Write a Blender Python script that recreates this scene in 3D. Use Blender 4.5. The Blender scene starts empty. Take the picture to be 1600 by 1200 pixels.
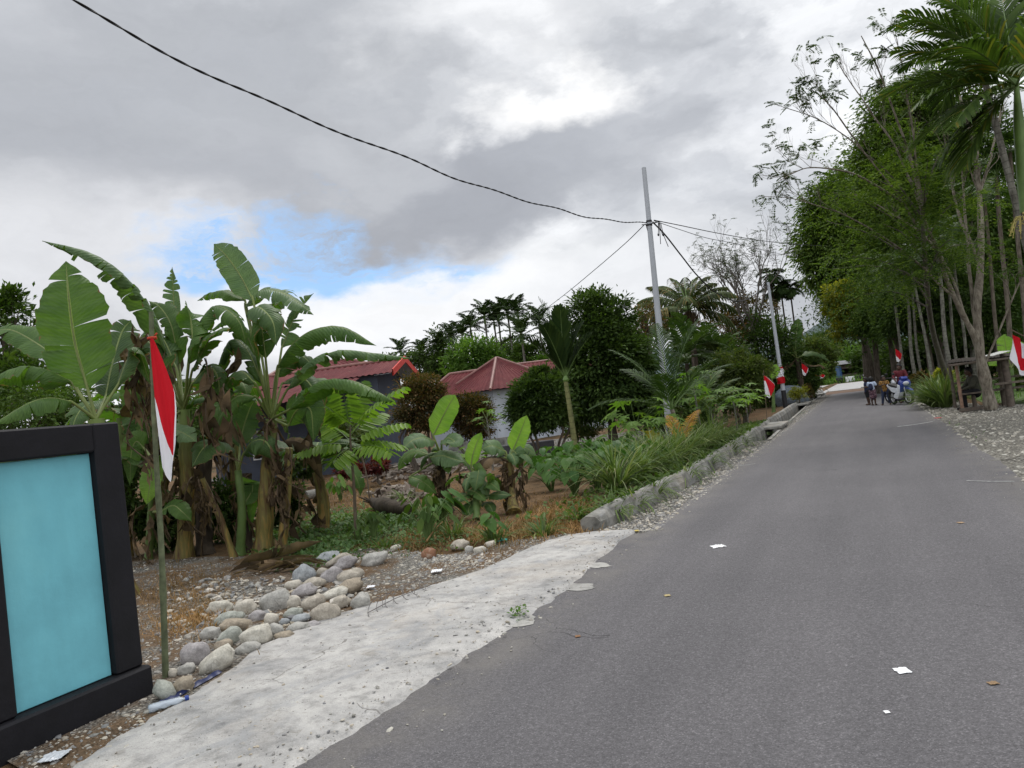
import bpy, math, random
import numpy as np
from mathutils import Vector, Matrix, noise as mnoise
R = np.random.default_rng(11)
random.seed(5)
sc = bpy.context.scene
COL = sc.collection
# ------------------------------------------------------------------ camera
F, ROLL, PITCH, YAW, H = 1200.0, math.radians(7), math.radians(2.05), math.radians(24.8), 1.6
def ray(px, py):
    dx, dy = px - 800, py - 600
    s, c = math.sin(ROLL), math.cos(ROLL)
    a, b = dx * c - dy * s, -dx * s - dy * c
    y = F * math.cos(PITCH) - b * math.sin(PITCH)
    z = F * math.sin(PITCH) + b * math.cos(PITCH)
    cy, sy = math.cos(YAW), math.sin(YAW)
    return np.array([a * cy - y * sy, a * sy + y * cy, z]), y
def G(px, py, z=0.0):                      # point of the ground seen at that pixel of the photo
    r, _ = ray(px, py)
    t = (z - H) / r[2]
    return np.array([r[0] * t, r[1] * t, z])
def D(px, py, d):                          # point at horizontal distance d in front of the camera
    r, y = ray(px, py)
    return np.array([0, 0, H]) + r * (d / y)
FWD = np.array([-math.sin(YAW), math.cos(YAW), 0.0])
RGT = np.array([math.cos(YAW), math.sin(YAW), 0.0])
UP = np.array([0, 0, 1.0])
def fdist(p): return float(np.dot(np.asarray(p)[:3], FWD))

cam = bpy.data.cameras.new('camera'); co = bpy.data.objects.new('camera', cam); COL.objects.link(co)
cam.sensor_width = 36; cam.lens = 36 * F / 1600; cam.clip_end = 8000; cam.clip_start = .05
_f = FWD * math.cos(PITCH) + UP * math.sin(PITCH)
_u = -FWD * math.sin(PITCH) + UP * math.cos(PITCH)
_r = RGT
s_, c_ = math.sin(ROLL), math.cos(ROLL)
imr = c_ * _r - s_ * _u
imu = s_ * _r + c_ * _u
M = Matrix(((imr[0], imu[0], -_f[0], 0), (imr[1], imu[1], -_f[1], 0), (imr[2], imu[2], -_f[2], H), (0, 0, 0, 1)))
co.matrix_world = M
sc.camera = co
# ------------------------------------------------------------------ object helpers
LABELS = {}
def tag(o, label, cat, group=None, kind=None):
    if label: o['label'] = label
    if cat: o['category'] = cat
    if group: o['group'] = group
    if kind: o['kind'] = kind
    return o
def thing(name, label, cat, loc, group=None):
    o = bpy.data.objects.new(name, None); COL.objects.link(o)
    o.empty_display_size = .2
    o.location = tuple(float(x) for x in loc)
    return tag(o, label, cat, group)
def root_loc(o):
    while o.parent: o = o.parent
    return np.array(o.location)
class MB:
    def __init__(s): s.v = []; s.f = []; s.mi = []; s.uv = []; s.n = 0
    def add(s, v, f, mi=0, uv=None):
        v = np.asarray(v, float).reshape(-1, 3); f = np.asarray(f, int)
        if len(v) == 0 or len(f) == 0: return s
        s.v.append(v); s.f.append(f + s.n); s.mi.append(np.full(len(f), mi, int))
        s.uv.append(np.zeros((len(v), 3)) if uv is None else np.asarray(uv, float).reshape(-1, 3)); s.n += len(v)
        return s
    def build(s, name, mats, parent=None, smooth=False, world=False, loc=None, uv=False, label=None):
        me = bpy.data.meshes.new(name)
        v = np.concatenate(s.v)
        if world and parent is not None: v = v - root_loc(parent)
        if loc is not None: v = v - np.asarray(loc)
        tot = np.concatenate([np.full(len(f), f.shape[1]) for f in s.f])
        idx = np.concatenate([f.ravel() for f in s.f])
        st = np.concatenate([[0], np.cumsum(tot)[:-1]])
        me.vertices.add(len(v)); me.vertices.foreach_set('co', v.ravel())
        me.loops.add(len(idx)); me.loops.foreach_set('vertex_index', idx)
        me.polygons.add(len(tot)); me.polygons.foreach_set('loop_start', st)
        me.polygons.foreach_set('material_index', np.concatenate(s.mi))
        me.polygons.foreach_set('use_smooth', np.full(len(tot), bool(smooth)))
        if uv:
            a = me.attributes.new('uvw', 'FLOAT_VECTOR', 'POINT'); a.data.foreach_set('vector', np.concatenate(s.uv).ravel())
        if not isinstance(mats, (list, tuple)): mats = [mats]
        for m in mats: me.materials.append(m)
        me.update(calc_edges=True); me.validate()
        o = bpy.data.objects.new(name, me); COL.objects.link(o)
        if parent is not None: o.parent = parent
        if loc is not None: o.location = tuple(float(x) for x in loc)
        if label: o['label'] = label
        return o
def copy_tree(o, parent=None):
    c = o.copy(); COL.objects.link(c); c.parent = parent
    for ch in list(o.children): copy_tree(ch, c)
    return c
def nrm(a):
    a = np.asarray(a, float)
    return a / np.maximum(np.linalg.norm(a, axis=-1, keepdims=True), 1e-9)
def smoothpath(pts, n):
    p = np.asarray(pts, float)
    if len(p) == 2: 
        t = np.linspace(0, 1, n)[:, None]; return p[0] * (1 - t) + p[1] * t
    e = np.vstack([2 * p[0] - p[1], p, 2 * p[-1] - p[-2]])
    out = []
    for u in np.linspace(0, len(p) - 1, n):
        i = min(int(u), len(p) - 2); t = u - i
        a, b, c, d = e[i], e[i + 1], e[i + 2], e[i + 3]
        out.append(.5 * ((2 * b) + (c - a) * t + (2 * a - 5 * b + 4 * c - d) * t * t + (3 * b - a - 3 * c + d) * t ** 3))
    return np.array(out)
def tube(mb, pts, rad, k=8, mi=0, caps=True, uv=True):
    p = np.asarray(pts, float); n = len(p)
    rad = np.broadcast_to(np.asarray(rad, float), (n,)) if np.ndim(rad) == 0 or len(rad) == n else np.interp(np.linspace(0, 1, n), np.linspace(0, 1, len(rad)), rad)
    T = nrm(np.gradient(p, axis=0))
    ref = np.array([1.0, 0, 0]) if abs(T[0][0]) < .8 else np.array([0, 1.0, 0])
    A = nrm(np.cross(T[0], ref)); ring = []
    an = np.arange(k) * 2 * math.pi / k
    for i in range(n):
        A = nrm(A - T[i] * np.dot(A, T[i])); B = np.cross(T[i], A)
        ring.append(p[i] + rad[i] * (np.cos(an)[:, None] * A + np.sin(an)[:, None] * B))
    v = np.concatenate(ring)
    i = np.arange(n - 1)[:, None] * k; j = np.arange(k)[None, :]; j2 = (j + 1) % k
    f = np.stack([i + j, i + j2, i + k + j2, i + k + j], -1).reshape(-1, 4)
    t = np.repeat(np.linspace(0, 1, n), k)
    uvw = np.stack([t, np.tile(an / 6.283, n), np.zeros(n * k)], 1)
    mb.add(v, f, mi, uvw)
    if caps:
        mb.add(ring[0], [list(range(k))[::-1]], mi); mb.add(ring[-1], [list(range(k))], mi)
    return mb
def box(mb, lo, hi, mi=0, bev=0.0):
    x0, y0, z0 = lo; x1, y1, z1 = hi
    if bev <= 0:
        v = [(x0, y0, z0), (x1, y0, z0), (x1, y1, z0), (x0, y1, z0), (x0, y0, z1), (x1, y0, z1), (x1, y1, z1), (x0, y1, z1)]
        mb.add(v, [(3, 2, 1, 0), (4, 5, 6, 7), (0, 1, 5, 4), (1, 2, 6, 5), (2, 3, 7, 6), (3, 0, 4, 7)], mi)
        return mb
    b = bev
    v = []
    for z, i in ((z0, b), (z0 + b, 0), (z1 - b, 0), (z1, b)):
        for (sx, sy) in ((0, 0), (1, 0), (1, 1), (0, 1)):
            xx = (x1 if sx else x0); yy = (y1 if sy else y0)
            ax = xx + (b if sx == 0 else -b); ay = yy + (b if sy == 0 else -b)
            ix = i
            # two verts per corner (chamfered vertical edge)
            if (sx, sy) == (0, 0): v += [(x0 + ix, ay if ix == 0 else y0 + b + ix * .4, z), (ax if ix == 0 else x0 + b + ix * .4, y0 + ix, z)]
            if (sx, sy) == (1, 0): v += [(ax if ix == 0 else x1 - b - ix * .4, y0 + ix, z), (x1 - ix, ay if ix == 0 else y0 + b + ix * .4, z)]
            if (sx, sy) == (1, 1): v += [(x1 - ix, ay if ix == 0 else y1 - b - ix * .4, z), (ax if ix == 0 else x1 - b - ix * .4, y1 - ix, z)]
            if (sx, sy) == (0, 1): v += [(ax if ix == 0 else x0 + b + ix * .4, y1 - ix, z), (x0 + ix, ay if ix == 0 else y1 - b - ix * .4, z)]
    v = np.array(v); q = []
    for l in range(3):
        for j in range(8): q.append((l * 8 + j, l * 8 + (j + 1) % 8, l * 8 + 8 + (j + 1) % 8, l * 8 + 8 + j))
    mb.add(v, q, mi); mb.add(v[:8], [list(range(8))[::-1]], mi); mb.add(v[24:], [list(range(8))], mi)
    return mb
def xform(mb, start, rot=None, loc=None, scale=None):      # transform chunks added since start
    for i in range(start, len(mb.v)):
        v = mb.v[i]
        if scale is not None: v = v * np.asarray(scale)
        if rot is not None: v = v @ np.asarray(rot).T
        if loc is not None: v = v + np.asarray(loc)
        mb.v[i] = v
def rotz(a): c, s = math.cos(a), math.sin(a); return np.array([[c, -s, 0], [s, c, 0], [0, 0, 1]])
def rotx(a): c, s = math.cos(a), math.sin(a); return np.array([[1, 0, 0], [0, c, -s], [0, s, c]])
def roty(a): c, s = math.cos(a), math.sin(a); return np.array([[c, 0, s], [0, 1, 0], [-s, 0, c]])
_ico = {}
def ico(sub):
    if sub not in _ico:
        import bmesh
        bm = bmesh.new(); bmesh.ops.create_icosphere(bm, subdivisions=sub, radius=1)
        _ico[sub] = (np.array([v.co[:] for v in bm.verts]), np.array([[v.index for v in f.verts] for f in bm.faces])); bm.free()
    return _ico[sub]
def sphere(mb, c, r, sub=2, mi=0):
    v, f = ico(sub); mb.add(v * np.asarray(r) + np.asarray(c), f, mi); return mb
# ------------------------------------------------------------------ materials
class NT:
    def __init__(s, name):
        s.m = bpy.data.materials.new(name); s.m.use_nodes = True; s.t = s.m.node_tree; s.t.nodes.clear()
    def n(s, typ, ins=None, **props):
        nd = s.t.nodes.new('ShaderNode' + typ)
        for k, v in props.items(): setattr(nd, k, v)
        for k, v in (ins or {}).items():
            if isinstance(v, bpy.types.NodeSocket): s.t.links.new(v, nd.inputs[k])
            else:
                if isinstance(v, (tuple, list)) and len(v) == 3 and nd.inputs[k].type == 'RGBA': v = (*v, 1)
                nd.inputs[k].default_value = v
        return nd
    def ramp(s, fac, stops, interp='LINEAR'):
        nd = s.n('ValToRGB', {0: fac}); cr = nd.color_ramp; cr.interpolation = interp
        while len(cr.elements) < len(stops): cr.elements.new(.5)
        for e, (p, c) in zip(cr.elements, stops):
            e.position = p; e.color = (c, c, c, 1) if not isinstance(c, (tuple, list)) else (*c, 1)
        return nd.outputs[0]
    def noise(s, vec, scale, detail=4, rough=.55, dist=0.0):
        return s.n('TexNoise', {'Vector': vec, 'Scale': scale, 'Detail': detail, 'Roughness': rough, 'Distortion': dist}).outputs[0]
    def mix(s, f, a, b, mode='MIX'):
        nd = s.n('Mix', {0: f}, data_type='RGBA', blend_type=mode)
        for i, v in ((6, a), (7, b)):
            if isinstance(v, bpy.types.NodeSocket): s.t.links.new(v, nd.inputs[i])
            else: nd.inputs[i].default_value = (*v, 1) if len(v) == 3 else v
        return nd.outputs[2]
    def math(s, op, a, b=None, clamp=False):
        ins = {0: a}
        if b is not None: ins[1] = b
        return s.n('Math', ins, operation=op, use_clamp=clamp).outputs[0]
    def obj(s): return s.n('TexCoord').outputs['Object']
    def pos(s): return s.n('NewGeometry').outputs['Position']
    def out(s, sh): s.n('OutputMaterial', {0: sh}); return s.m
    def bump(s, h, st=.3, dist=.01): return s.n('Bump', {'Height': h, 'Strength': st, 'Distance': dist}).outputs[0]
    def pbsdf(s, col, rough=.6, normal=None, spec=.3, metal=0.0):
        ins = {'Base Color': col, 'Roughness': rough, 'Specular IOR Level': spec, 'Metallic': metal}
        if normal is not None: ins['Normal'] = normal
        return s.n('BsdfPrincipled', ins).outputs[0]
def simple(name, col, rough=.6, var=.25, scale=6.0, bump=0.0, spec=.3, metal=0.0, bscale=None):
    t = NT(name); v = t.obj()
    c2 = tuple(max(0, x * (1 - var)) for x in col); c1 = tuple(x * (1 + var * .6) for x in col)
    c = t.ramp(t.noise(v, scale, 5), [(.3, c2), (.7, c1)])
    nn = t.bump(t.noise(v, bscale or scale * 6, 4), .4, bump) if bump else None
    return t.out(t.pbsdf(c, rough, nn, spec, metal))
def leafmat(name, c1, c2, trans=.3, rough=.55, c3=None, p3=.0, vs=.7, spec=.12):
    t = NT(name)
    rnd = t.n('NewGeometry').outputs['Random Per Island']
    stops = [(0, c1), (1 - p3 if c3 else 1, c2)]
    if c3: stops.append((min(1, 1 - p3 + .02), c3))
    c = t.ramp(rnd, stops)
    ns = t.noise(t.obj(), vs, 3)
    c = t.mix(1.0, c, t.ramp(ns, [(.32, (.52, .57, .52)), (.68, (1.3, 1.26, 1.12))]), 'MULTIPLY')
    a = t.pbsdf(c, rough, None, spec)
    tc = t.mix(1.0, c, (1.5, 1.7, .6), 'MULTIPLY')
    b = t.n('BsdfTranslucent', {0: tc}).outputs[0]
    return t.out(t.n('MixShader', {0: trans, 1: a, 2: b}).outputs[0])
MAT = {}
MAT['dark_leaf'] = leafmat('dark_leaf', (.03, .056, .016), (.07, .115, .028), .25)
MAT['mid_leaf'] = leafmat('mid_leaf', (.042, .082, .018), (.085, .135, .03), .28)
MAT['light_leaf'] = leafmat('light_leaf', (.06, .13, .025), (.12, .2, .045), .33)
MAT['feather_leaf'] = leafmat('feather_leaf', (.042, .082, .018), (.125, .18, .036), .35, .6, vs=.55)
MAT['yellow_leaf'] = leafmat('yellow_leaf', (.17, .19, .025), (.32, .30, .045), .36)
MAT['bronze_leaf'] = leafmat('bronze_leaf', (.04, .048, .016), (.115, .08, .03), .24, .6, (.17, .09, .04), .25)
MAT['olive_leaf'] = leafmat('olive_leaf', (.045, .075, .02), (.10, .12, .035), .28)
MAT['pale_leaf'] = leafmat('pale_leaf', (.08, .13, .05), (.14, .19, .08), .28)
MAT['grey_twig_leaf'] = leafmat('grey_twig_leaf', (.03, .05, .025), (.07, .09, .04), .25)
MAT['palm_leaf'] = leafmat('palm_leaf', (.04, .075, .02), (.085, .135, .032), .28, .5, (.17, .15, .03), .05, .7, .15)
MAT['dark_palm_leaf'] = leafmat('dark_palm_leaf', (.024, .05, .016), (.05, .085, .022), .2, .55)
MAT['coconut_leaf'] = leafmat('coconut_leaf', (.03, .045, .014), (.06, .08, .024), .12, .7, (.16, .12, .045), .10)
MAT['far_palm_leaf'] = leafmat('far_palm_leaf', (.014, .03, .010), (.032, .055, .015), .10, .7, spec=.05)
MAT['orange_leaf'] = leafmat('orange_leaf', (.35, .16, .03), (.5, .28, .06), .3, .5)
MAT['dead_leaf'] = leafmat('dead_leaf', (.04, .028, .018), (.12, .085, .055), .15, .8, vs=3)
MAT['taro_leaf'] = leafmat('taro_leaf', (.04, .10, .03), (.085, .165, .045), .3, .42, (.12, .17, .03), .05)
MAT['papaya_leaf'] = leafmat('papaya_leaf', (.11, .21, .04), (.18, .29, .065), .38, .5)
MAT['grass_blade'] = leafmat('grass_blade', (.075, .125, .04), (.15, .20, .075), .25, .55, (.22, .24, .13), .12)
MAT['straw'] = leafmat('straw', (.16, .09, .04), (.32, .2, .10), .15, .8)
MAT['cover_leaf'] = leafmat('cover_leaf', (.06, .12, .045), (.13, .2, .085), .25, .6)
MAT['red_leaf'] = leafmat('red_leaf', (.09, .018, .02), (.16, .04, .035), .25, .5)
MAT['sapling_leaf'] = leafmat('sapling_leaf', (.12, .22, .035), (.21, .32, .055), .4, .4)

def banana_mat(name, col, col2, brown=.08, trans=.35):
    t = NT(name)
    uv = t.n('Attribute', attribute_name='uvw').outputs['Vector']
    sx = t.n('SeparateXYZ', {0: uv}); u, v = sx.outputs[0], sx.outputs[1]
    av = t.math('ABSOLUTE', v)
    wob = t.noise(t.obj(), 3.0, 3)
    veins = t.math('SINE', t.math('ADD', t.math('MULTIPLY', u, 190.0), t.math('MULTIPLY', av, -22.0)))
    c = t.ramp(wob, [(.3, col), (.7, col2)])
    fine = t.ramp(t.noise(t.n('Combine' + 'XYZ', {0: t.math('MULTIPLY', u, 60.0), 1: v, 2: 0.0}).outputs[0], 1.0, 3), [(.3, (.78, .8, .8)), (.7, (1.15, 1.12, 1.1))])
    c = t.mix(1.0, c, fine, 'MULTIPLY')
    edge = t.math('ADD', av, t.math('MULTIPLY', t.noise(t.obj(), 9.0, 4), .55))
    bm = t.ramp(edge, [(1.25 - brown * 1.5 if brown < 1 else 0, 0.0), (1.33 - brown * 1.5 if brown < 1 else .01, 1.0)]) if False else t.math('GREATER_THAN', edge, 1.40 - brown)
    c = t.mix(bm, c, (.16, .10, .05))
    c = t.mix(t.math('LESS_THAN', av, .045), c, (.19, .24, .08))
    nn = t.bump(veins, .28, .006)
    a = t.pbsdf(c, .48, nn, .22)
    b = t.n('BsdfTranslucent', {0: t.mix(1.0, c, (1.6, 1.9, .5), 'MULTIPLY'), 'Normal': nn}).outputs[0]
    return t.out(t.n('MixShader', {0: trans, 1: a, 2: b}).outputs[0])
MAT['banana'] = banana_mat('banana_blade', (.055, .115, .026), (.092, .165, .038), .10)
MAT['banana_dark'] = banana_mat('banana_blade_dark', (.038, .08, .022), (.07, .125, .033), .17, .3)
MAT['banana_young'] = banana_mat('banana_blade_young', (.12, .23, .04), (.19, .31, .06), .02, .4)
MAT['banana_grey'] = banana_mat('banana_blade_greygreen', (.075, .135, .055), (.12, .185, .08), .08, .28)
MAT['banana_dead'] = leafmat('banana_dead_blade', (.035, .024, .016), (.17, .12, .078), .15, .9, vs=5)
MAT['banana_rib'] = simple('banana_rib', (.16, .2, .06), .5, .3, 4)
def stem_mat():
    t = NT('banana_stem'); p = t.obj()
    st = t.n('Mapping', {0: p, 'Scale': (9, 9, 1.0)}).outputs[0]
    n1 = t.noise(st, 1.6, 5, .6, .6)
    c = t.ramp(n1, [(.28, (.025, .018, .012)), (.42, (.12, .07, .03)), (.55, (.17, .15, .045)), (.66, (.30, .18, .05)), (.8, (.13, .16, .05))])
    hgt = t.n('SeparateXYZ', {0: p}).outputs[2]
    up = t.math('MULTIPLY', t.math('SUBTRACT', hgt, 1.2), 1.1, True)
    c = t.mix(up, c, (.15, .21, .06))
    nn = t.bump(t.noise(st, 4, 5), .6, .02)
    return t.out(t.pbsdf(c, .6, nn))
MAT['banana_stem'] = stem_mat()
def bark(name, c1, c2, sx=6, ring=False):
    t = NT(name); p = t.obj()
    mp = t.n('Mapping', {0: p, 'Scale': (sx, sx, sx * .35)}).outputs[0]
    c = t.ramp(t.noise(mp, 1.5, 6, .65), [(.3, c1), (.62, c2)])
    if ring:
        z = t.n('SeparateXYZ', {0: p}).outputs[2]
        w = t.math('SINE', t.math('ADD', t.math('MULTIPLY', z, 38.0), t.math('MULTIPLY', t.noise(p, 2.0, 2), 6.0)))
        c = t.mix(t.math('MULTIPLY', t.math('GREATER_THAN', w, .9), .45), c, tuple(x * .6 for x in c1))
    return t.out(t.pbsdf(c, .85, t.bump(t.noise(mp, 4, 5), .7, .02), .15))
MAT['bark'] = bark('grey_brown_bark', (.045, .035, .026), (.15, .125, .10))
MAT['pale_bark'] = bark('pale_lichen_bark', (.055, .042, .03), (.26, .23, .185), 8)
MAT['dark_bark'] = bark('dark_bark', (.02, .016, .012), (.07, .055, .04))
MAT['palm_bark'] = bark('ringed_palm_bark', (.05, .045, .035), (.20, .195, .165), 7, True)
MAT['green_palm_bark'] = bark('green_ringed_bark', (.09, .10, .045), (.21, .21, .09), 6, True)
MAT['crownshaft'] = simple('crownshaft_green', (.12, .2, .05), .4, .3, 3)
MAT['twig'] = simple('twig_bark', (.11, .095, .08), .85, .35, 8)
MAT['stalk'] = simple('green_stalk', (.10, .16, .045), .5, .3, 5)
MAT['brown_stalk'] = simple('brown_stalk', (.09, .06, .035), .7, .4, 8)
MAT['thin_bark'] = simple('sapling_bark', (.13, .10, .07), .8, .4, 9)
# ------------------------------------------------------------------ surfaces of the place
def asphalt():
    t = NT('asphalt'); p = t.pos()
    big = t.noise(p, .35, 5, .6)
    mp = t.n('Mapping', {0: p, 'Scale': (1.6, .12, 1)}).outputs[0]
    streak = t.noise(mp, 1.3, 4, .55)
    ag = t.n('TexVoronoi', {'Vector': p, 'Scale': 150.0, 'Randomness': 1.0})
    fine = t.noise(p, 260.0, 3, .7)
    mid = t.noise(p, 34.0, 4, .7)
    c = t.ramp(t.math('ADD', t.math('MULTIPLY', big, .5), t.math('MULTIPLY', streak, .5)), [(.35, (.092, .088, .092)), (.62, (.124, .118, .122))])
    sp = t.n('SeparateColor', {0: ag.outputs['Color']}).outputs[0]
    c = t.mix(1.0, c, t.ramp(sp, [(0, .72), (.5, .98), (.86, 1.12), (1, 1.7)]), 'MULTIPLY')
    c = t.mix(1.0, c, t.ramp(mid, [(.3, .8), (.7, 1.2)]), 'MULTIPLY')
    c = t.mix(1.0, c, t.ramp(fine, [(.3, .84), (.7, 1.16)]), 'MULTIPLY')
    ex = t.math('ABSOLUTE', t.math('ADD', t.n('SeparateXYZ', {0: p}).outputs[0], .52))
    ed = t.n('MapRange', {0: ex, 1: 1.45, 2: 2.1, 3: 0.0, 4: 1.0}, interpolation_type='SMOOTHSTEP').outputs[0]
    c = t.mix(t.math('MULTIPLY', t.math('MULTIPLY', ed, t.ramp(t.noise(p, 1.8, 6, .7), [(.35, 0.0), (.65, 1.0)])), .6), c, (.19, .175, .155))
    # dusty pale spots and dark oil-like stains
    st = t.ramp(t.noise(p, 2.2, 6, .7), [(.70, 0.0), (.78, 1.0)])
    c = t.mix(t.math('MULTIPLY', st, .35), c, (.055, .053, .053))
    du = t.ramp(t.noise(p, 1.1, 7, .72, .6), [(.66, 0.0), (.8, 1.0)])
    c = t.mix(t.math('MULTIPLY', du, .45), c, (.24, .225, .205))
    cr = t.n('TexVoronoi', {'Vector': t.n('Vector' + 'Math', {0: p, 1: t.n('VectorMath', {0: t.n('TexNoise', {'Vector': p, 'Scale': 1.5, 'Detail': 6.0}).outputs[1], 1: (1.1, 1.1, 0)}, operation='MULTIPLY').outputs[0]}, operation='ADD').outputs[0], 'Scale': .28}, feature='DISTANCE_TO_EDGE').outputs[0]
    ck = t.math('MULTIPLY', t.math('LESS_THAN', cr, .0009), t.math('GREATER_THAN', t.noise(p, .5, 2), .60))
    c = t.mix(t.math('MULTIPLY', ck, .7), c, (.03, .029, .03))
    h = t.math('ADD', t.math('MULTIPLY', ag.outputs['Distance'], -1.0), t.math('MULTIPLY', fine, .6))
    return t.out(t.pbsdf(c, .8, t.bump(h, .75, .006), .25))
def concrete(name, c0, c1, c2, crack=False, dirt=True):
    t = NT(name); p = t.pos()
    n1 = t.noise(p, 1.7, 8, .68, .4); n2 = t.noise(p, 9.0, 6, .7); n3 = t.noise(p, 120.0, 3, .7)
    c = t.ramp(n1, [(.3, c0), (.47, c1), (.68, c2)])
    c = t.mix(1.0, c, t.ramp(n2, [(.28, .58), (.5, .98), (.75, 1.16)]), 'MULTIPLY')
    c = t.mix(1.0, c, t.ramp(n3, [(.3, .82), (.7, 1.14)]), 'MULTIPLY')
    if dirt:
        dm = t.ramp(t.noise(p, 4.3, 8, .75, 1.0), [(.57, 0.0), (.68, 1.0)])
        c = t.mix(t.math('MULTIPLY', dm, .65), c, (.19, .175, .15))
        tan = t.ramp(t.noise(p, .9, 6, .6, .5), [(.5, 0.0), (.66, 1.0)])
        c = t.mix(t.math('MULTIPLY', tan, .32), c, (.38, .32, .25))
        gw = t.ramp(t.noise(t.n('Mapping', {0: p, 'Scale': (1.0, .55, 1)}).outputs[0], 2.6, 8, .72, 1.2), [(.54, 0.0), (.62, 1.0)])
        c = t.mix(t.math('MULTIPLY', gw, .5), c, (.26, .265, .27))
        spk = t.n('TexVoronoi', {'Vector': p, 'Scale': 38.0}).outputs['Distance']
        c = t.mix(t.math('MULTIPLY', t.math('LESS_THAN', spk, .13), t.math('GREATER_THAN', t.noise(p, 2.5, 3), .5)), c, (.12, .11, .10))
    h = t.math('ADD', t.math('MULTIPLY', n2, 1.0), t.math('MULTIPLY', n3, .35))
    if crack:
        off = t.n('VectorMath', {0: t.n('TexNoise', {'Vector': p, 'Scale': 2.2, 'Detail': 7.0}).outputs[1], 1: (.7, .7, 0)}, operation='MULTIPLY').outputs[0]
        pv = t.n('VectorMath', {0: p, 1: off}, operation='ADD').outputs[0]
        cr = t.n('TexVoronoi', {'Vector': pv, 'Scale': .42}, feature='DISTANCE_TO_EDGE').outputs[0]
        ck = t.math('MULTIPLY', t.math('LESS_THAN', cr, .002), t.math('GREATER_THAN', t.noise(p, 1.1, 3), .5))
        c = t.mix(t.math('MULTIPLY', ck, .6), c, (.09, .08, .07))
        h = t.math('SUBTRACT', h, t.math('MULTIPLY', ck, 1.0))
    return t.out(t.pbsdf(c, .85, t.bump(h, .7, .012), .2))
def soil():
    t = NT('garden_soil'); p = t.pos()
    n1 = t.noise(p, .32, 7, .65, .5); n2 = t.noise(p, 3.5, 7, .7); n3 = t.noise(p, 40.0, 4, .7)
    c = t.ramp(n1, [(.30, (.05, .065, .028)), (.42, (.085, .06, .034)), (.55, (.13, .078, .04)), (.7, (.105, .078, .05))])
    c = t.mix(1.0, c, t.ramp(n2, [(.3, .55), (.52, 1.0), (.72, 1.35)]), 'MULTIPLY')
    c = t.mix(1.0, c, t.ramp(n3, [(.3, .7), (.7, 1.3)]), 'MULTIPLY')
    return t.out(t.pbsdf(c, .95, t.bump(t.math('ADD', n2, t.math('MULTIPLY', n3, .4)), .9, .05), .1))
def gravelmat(name, cols, sc1=38.0, dark=.35):
    t = NT(name); p = t.pos()
    vo = t.n('TexVoronoi', {'Vector': p, 'Scale': sc1}); vo2 = t.n('TexVoronoi', {'Vector': p, 'Scale': sc1 * 2.7})
    r = t.n('SeparateColor', {0: vo.outputs['Color']}).outputs[0]
    c = t.ramp(r, [(i / (len(cols) - 1), cc) for i, cc in enumerate(cols)])
    c = t.mix(1.0, c, t.ramp(vo.outputs['Distance'], [(.25, 1.1), (.75, dark)]), 'MULTIPLY')
    c = t.mix(1.0, c, t.ramp(t.noise(p, .8, 6, .7), [(.3, .65), (.7, 1.2)]), 'MULTIPLY')
    h = t.math('ADD', t.math('MULTIPLY', vo.outputs['Distance'], -1.0), t.math('MULTIPLY', vo2.outputs['Distance'], -.4))
    return t.out(t.pbsdf(c, .9, t.bump(h, 1.0, .03), .15))
def pebblemat(name, cols):
    t = NT(name)
    r = t.n('NewGeometry').outputs['Random Per Island']
    c = t.ramp(r, [(i / (len(cols) - 1), cc) for i, cc in enumerate(cols)])
    c = t.mix(1.0, c, t.ramp(t.noise(t.pos(), 45.0, 4, .7), [(.3, .75), (.7, 1.2)]), 'MULTIPLY')
    return t.out(t.pbsdf(c, .85, t.bump(t.noise(t.pos(), 90.0, 3), .4, .004), .2))
def stonemat(name, col, col2):
    t = NT(name); p = t.obj()
    n1 = t.noise(p, 7.0, 7, .65, .5); n2 = t.noise(p, 60.0, 4, .7)
    c = t.ramp(n1, [(.3, tuple(x * .7 for x in col)), (.5, col), (.72, col2)])
    c = t.mix(1.0, c, t.ramp(n2, [(.3, .75), (.7, 1.2)]), 'MULTIPLY')
    vn = t.n('TexVoronoi', {'Vector': t.n('VectorMath', {0: p, 1: t.n('VectorMath', {0: t.n('TexNoise', {'Vector': p, 'Scale': 6.0}).outputs[1], 1: (.25, .25, .25)}, operation='MULTIPLY').outputs[0]}, operation='ADD').outputs[0], 'Scale': 3.2}, feature='DISTANCE_TO_EDGE').outputs[0]
    c = t.mix(t.math('MULTIPLY', t.math('LESS_THAN', vn, .012), .45), c, tuple(x * .45 for x in col))
    return t.out(t.pbsdf(c, .8, t.bump(t.math('ADD', n1, t.math('MULTIPLY', n2, .3)), .55, .02), .25))
MAT['asphalt'] = asphalt()
MAT['apron'] = concrete('pale_concrete', (.20, .20, .20), (.345, .335, .32), (.45, .435, .41), True)
MAT['drain'] = concrete('stained_concrete', (.06, .058, .05), (.20, .195, .175), (.36, .35, .325))
MAT['smear'] = concrete('concrete_smear', (.24, .23, .215), (.32, .31, .29), (.38, .37, .34), False, False)
MAT['far_concrete'] = concrete('far_concrete', (.28, .275, .265), (.34, .335, .325), (.40, .39, .38), False, False)
MAT['soil'] = soil()
MAT['gravel_left'] = gravelmat('gravel_left', [(.17, .165, .15), (.30, .28, .245), (.22, .21, .195), (.36, .33, .28)], 42)
MAT['gravel_right'] = gravelmat('gravel_right', [(.2, .185, .155), (.33, .31, .265), (.25, .235, .2), (.4, .38, .33)], 30)
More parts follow.
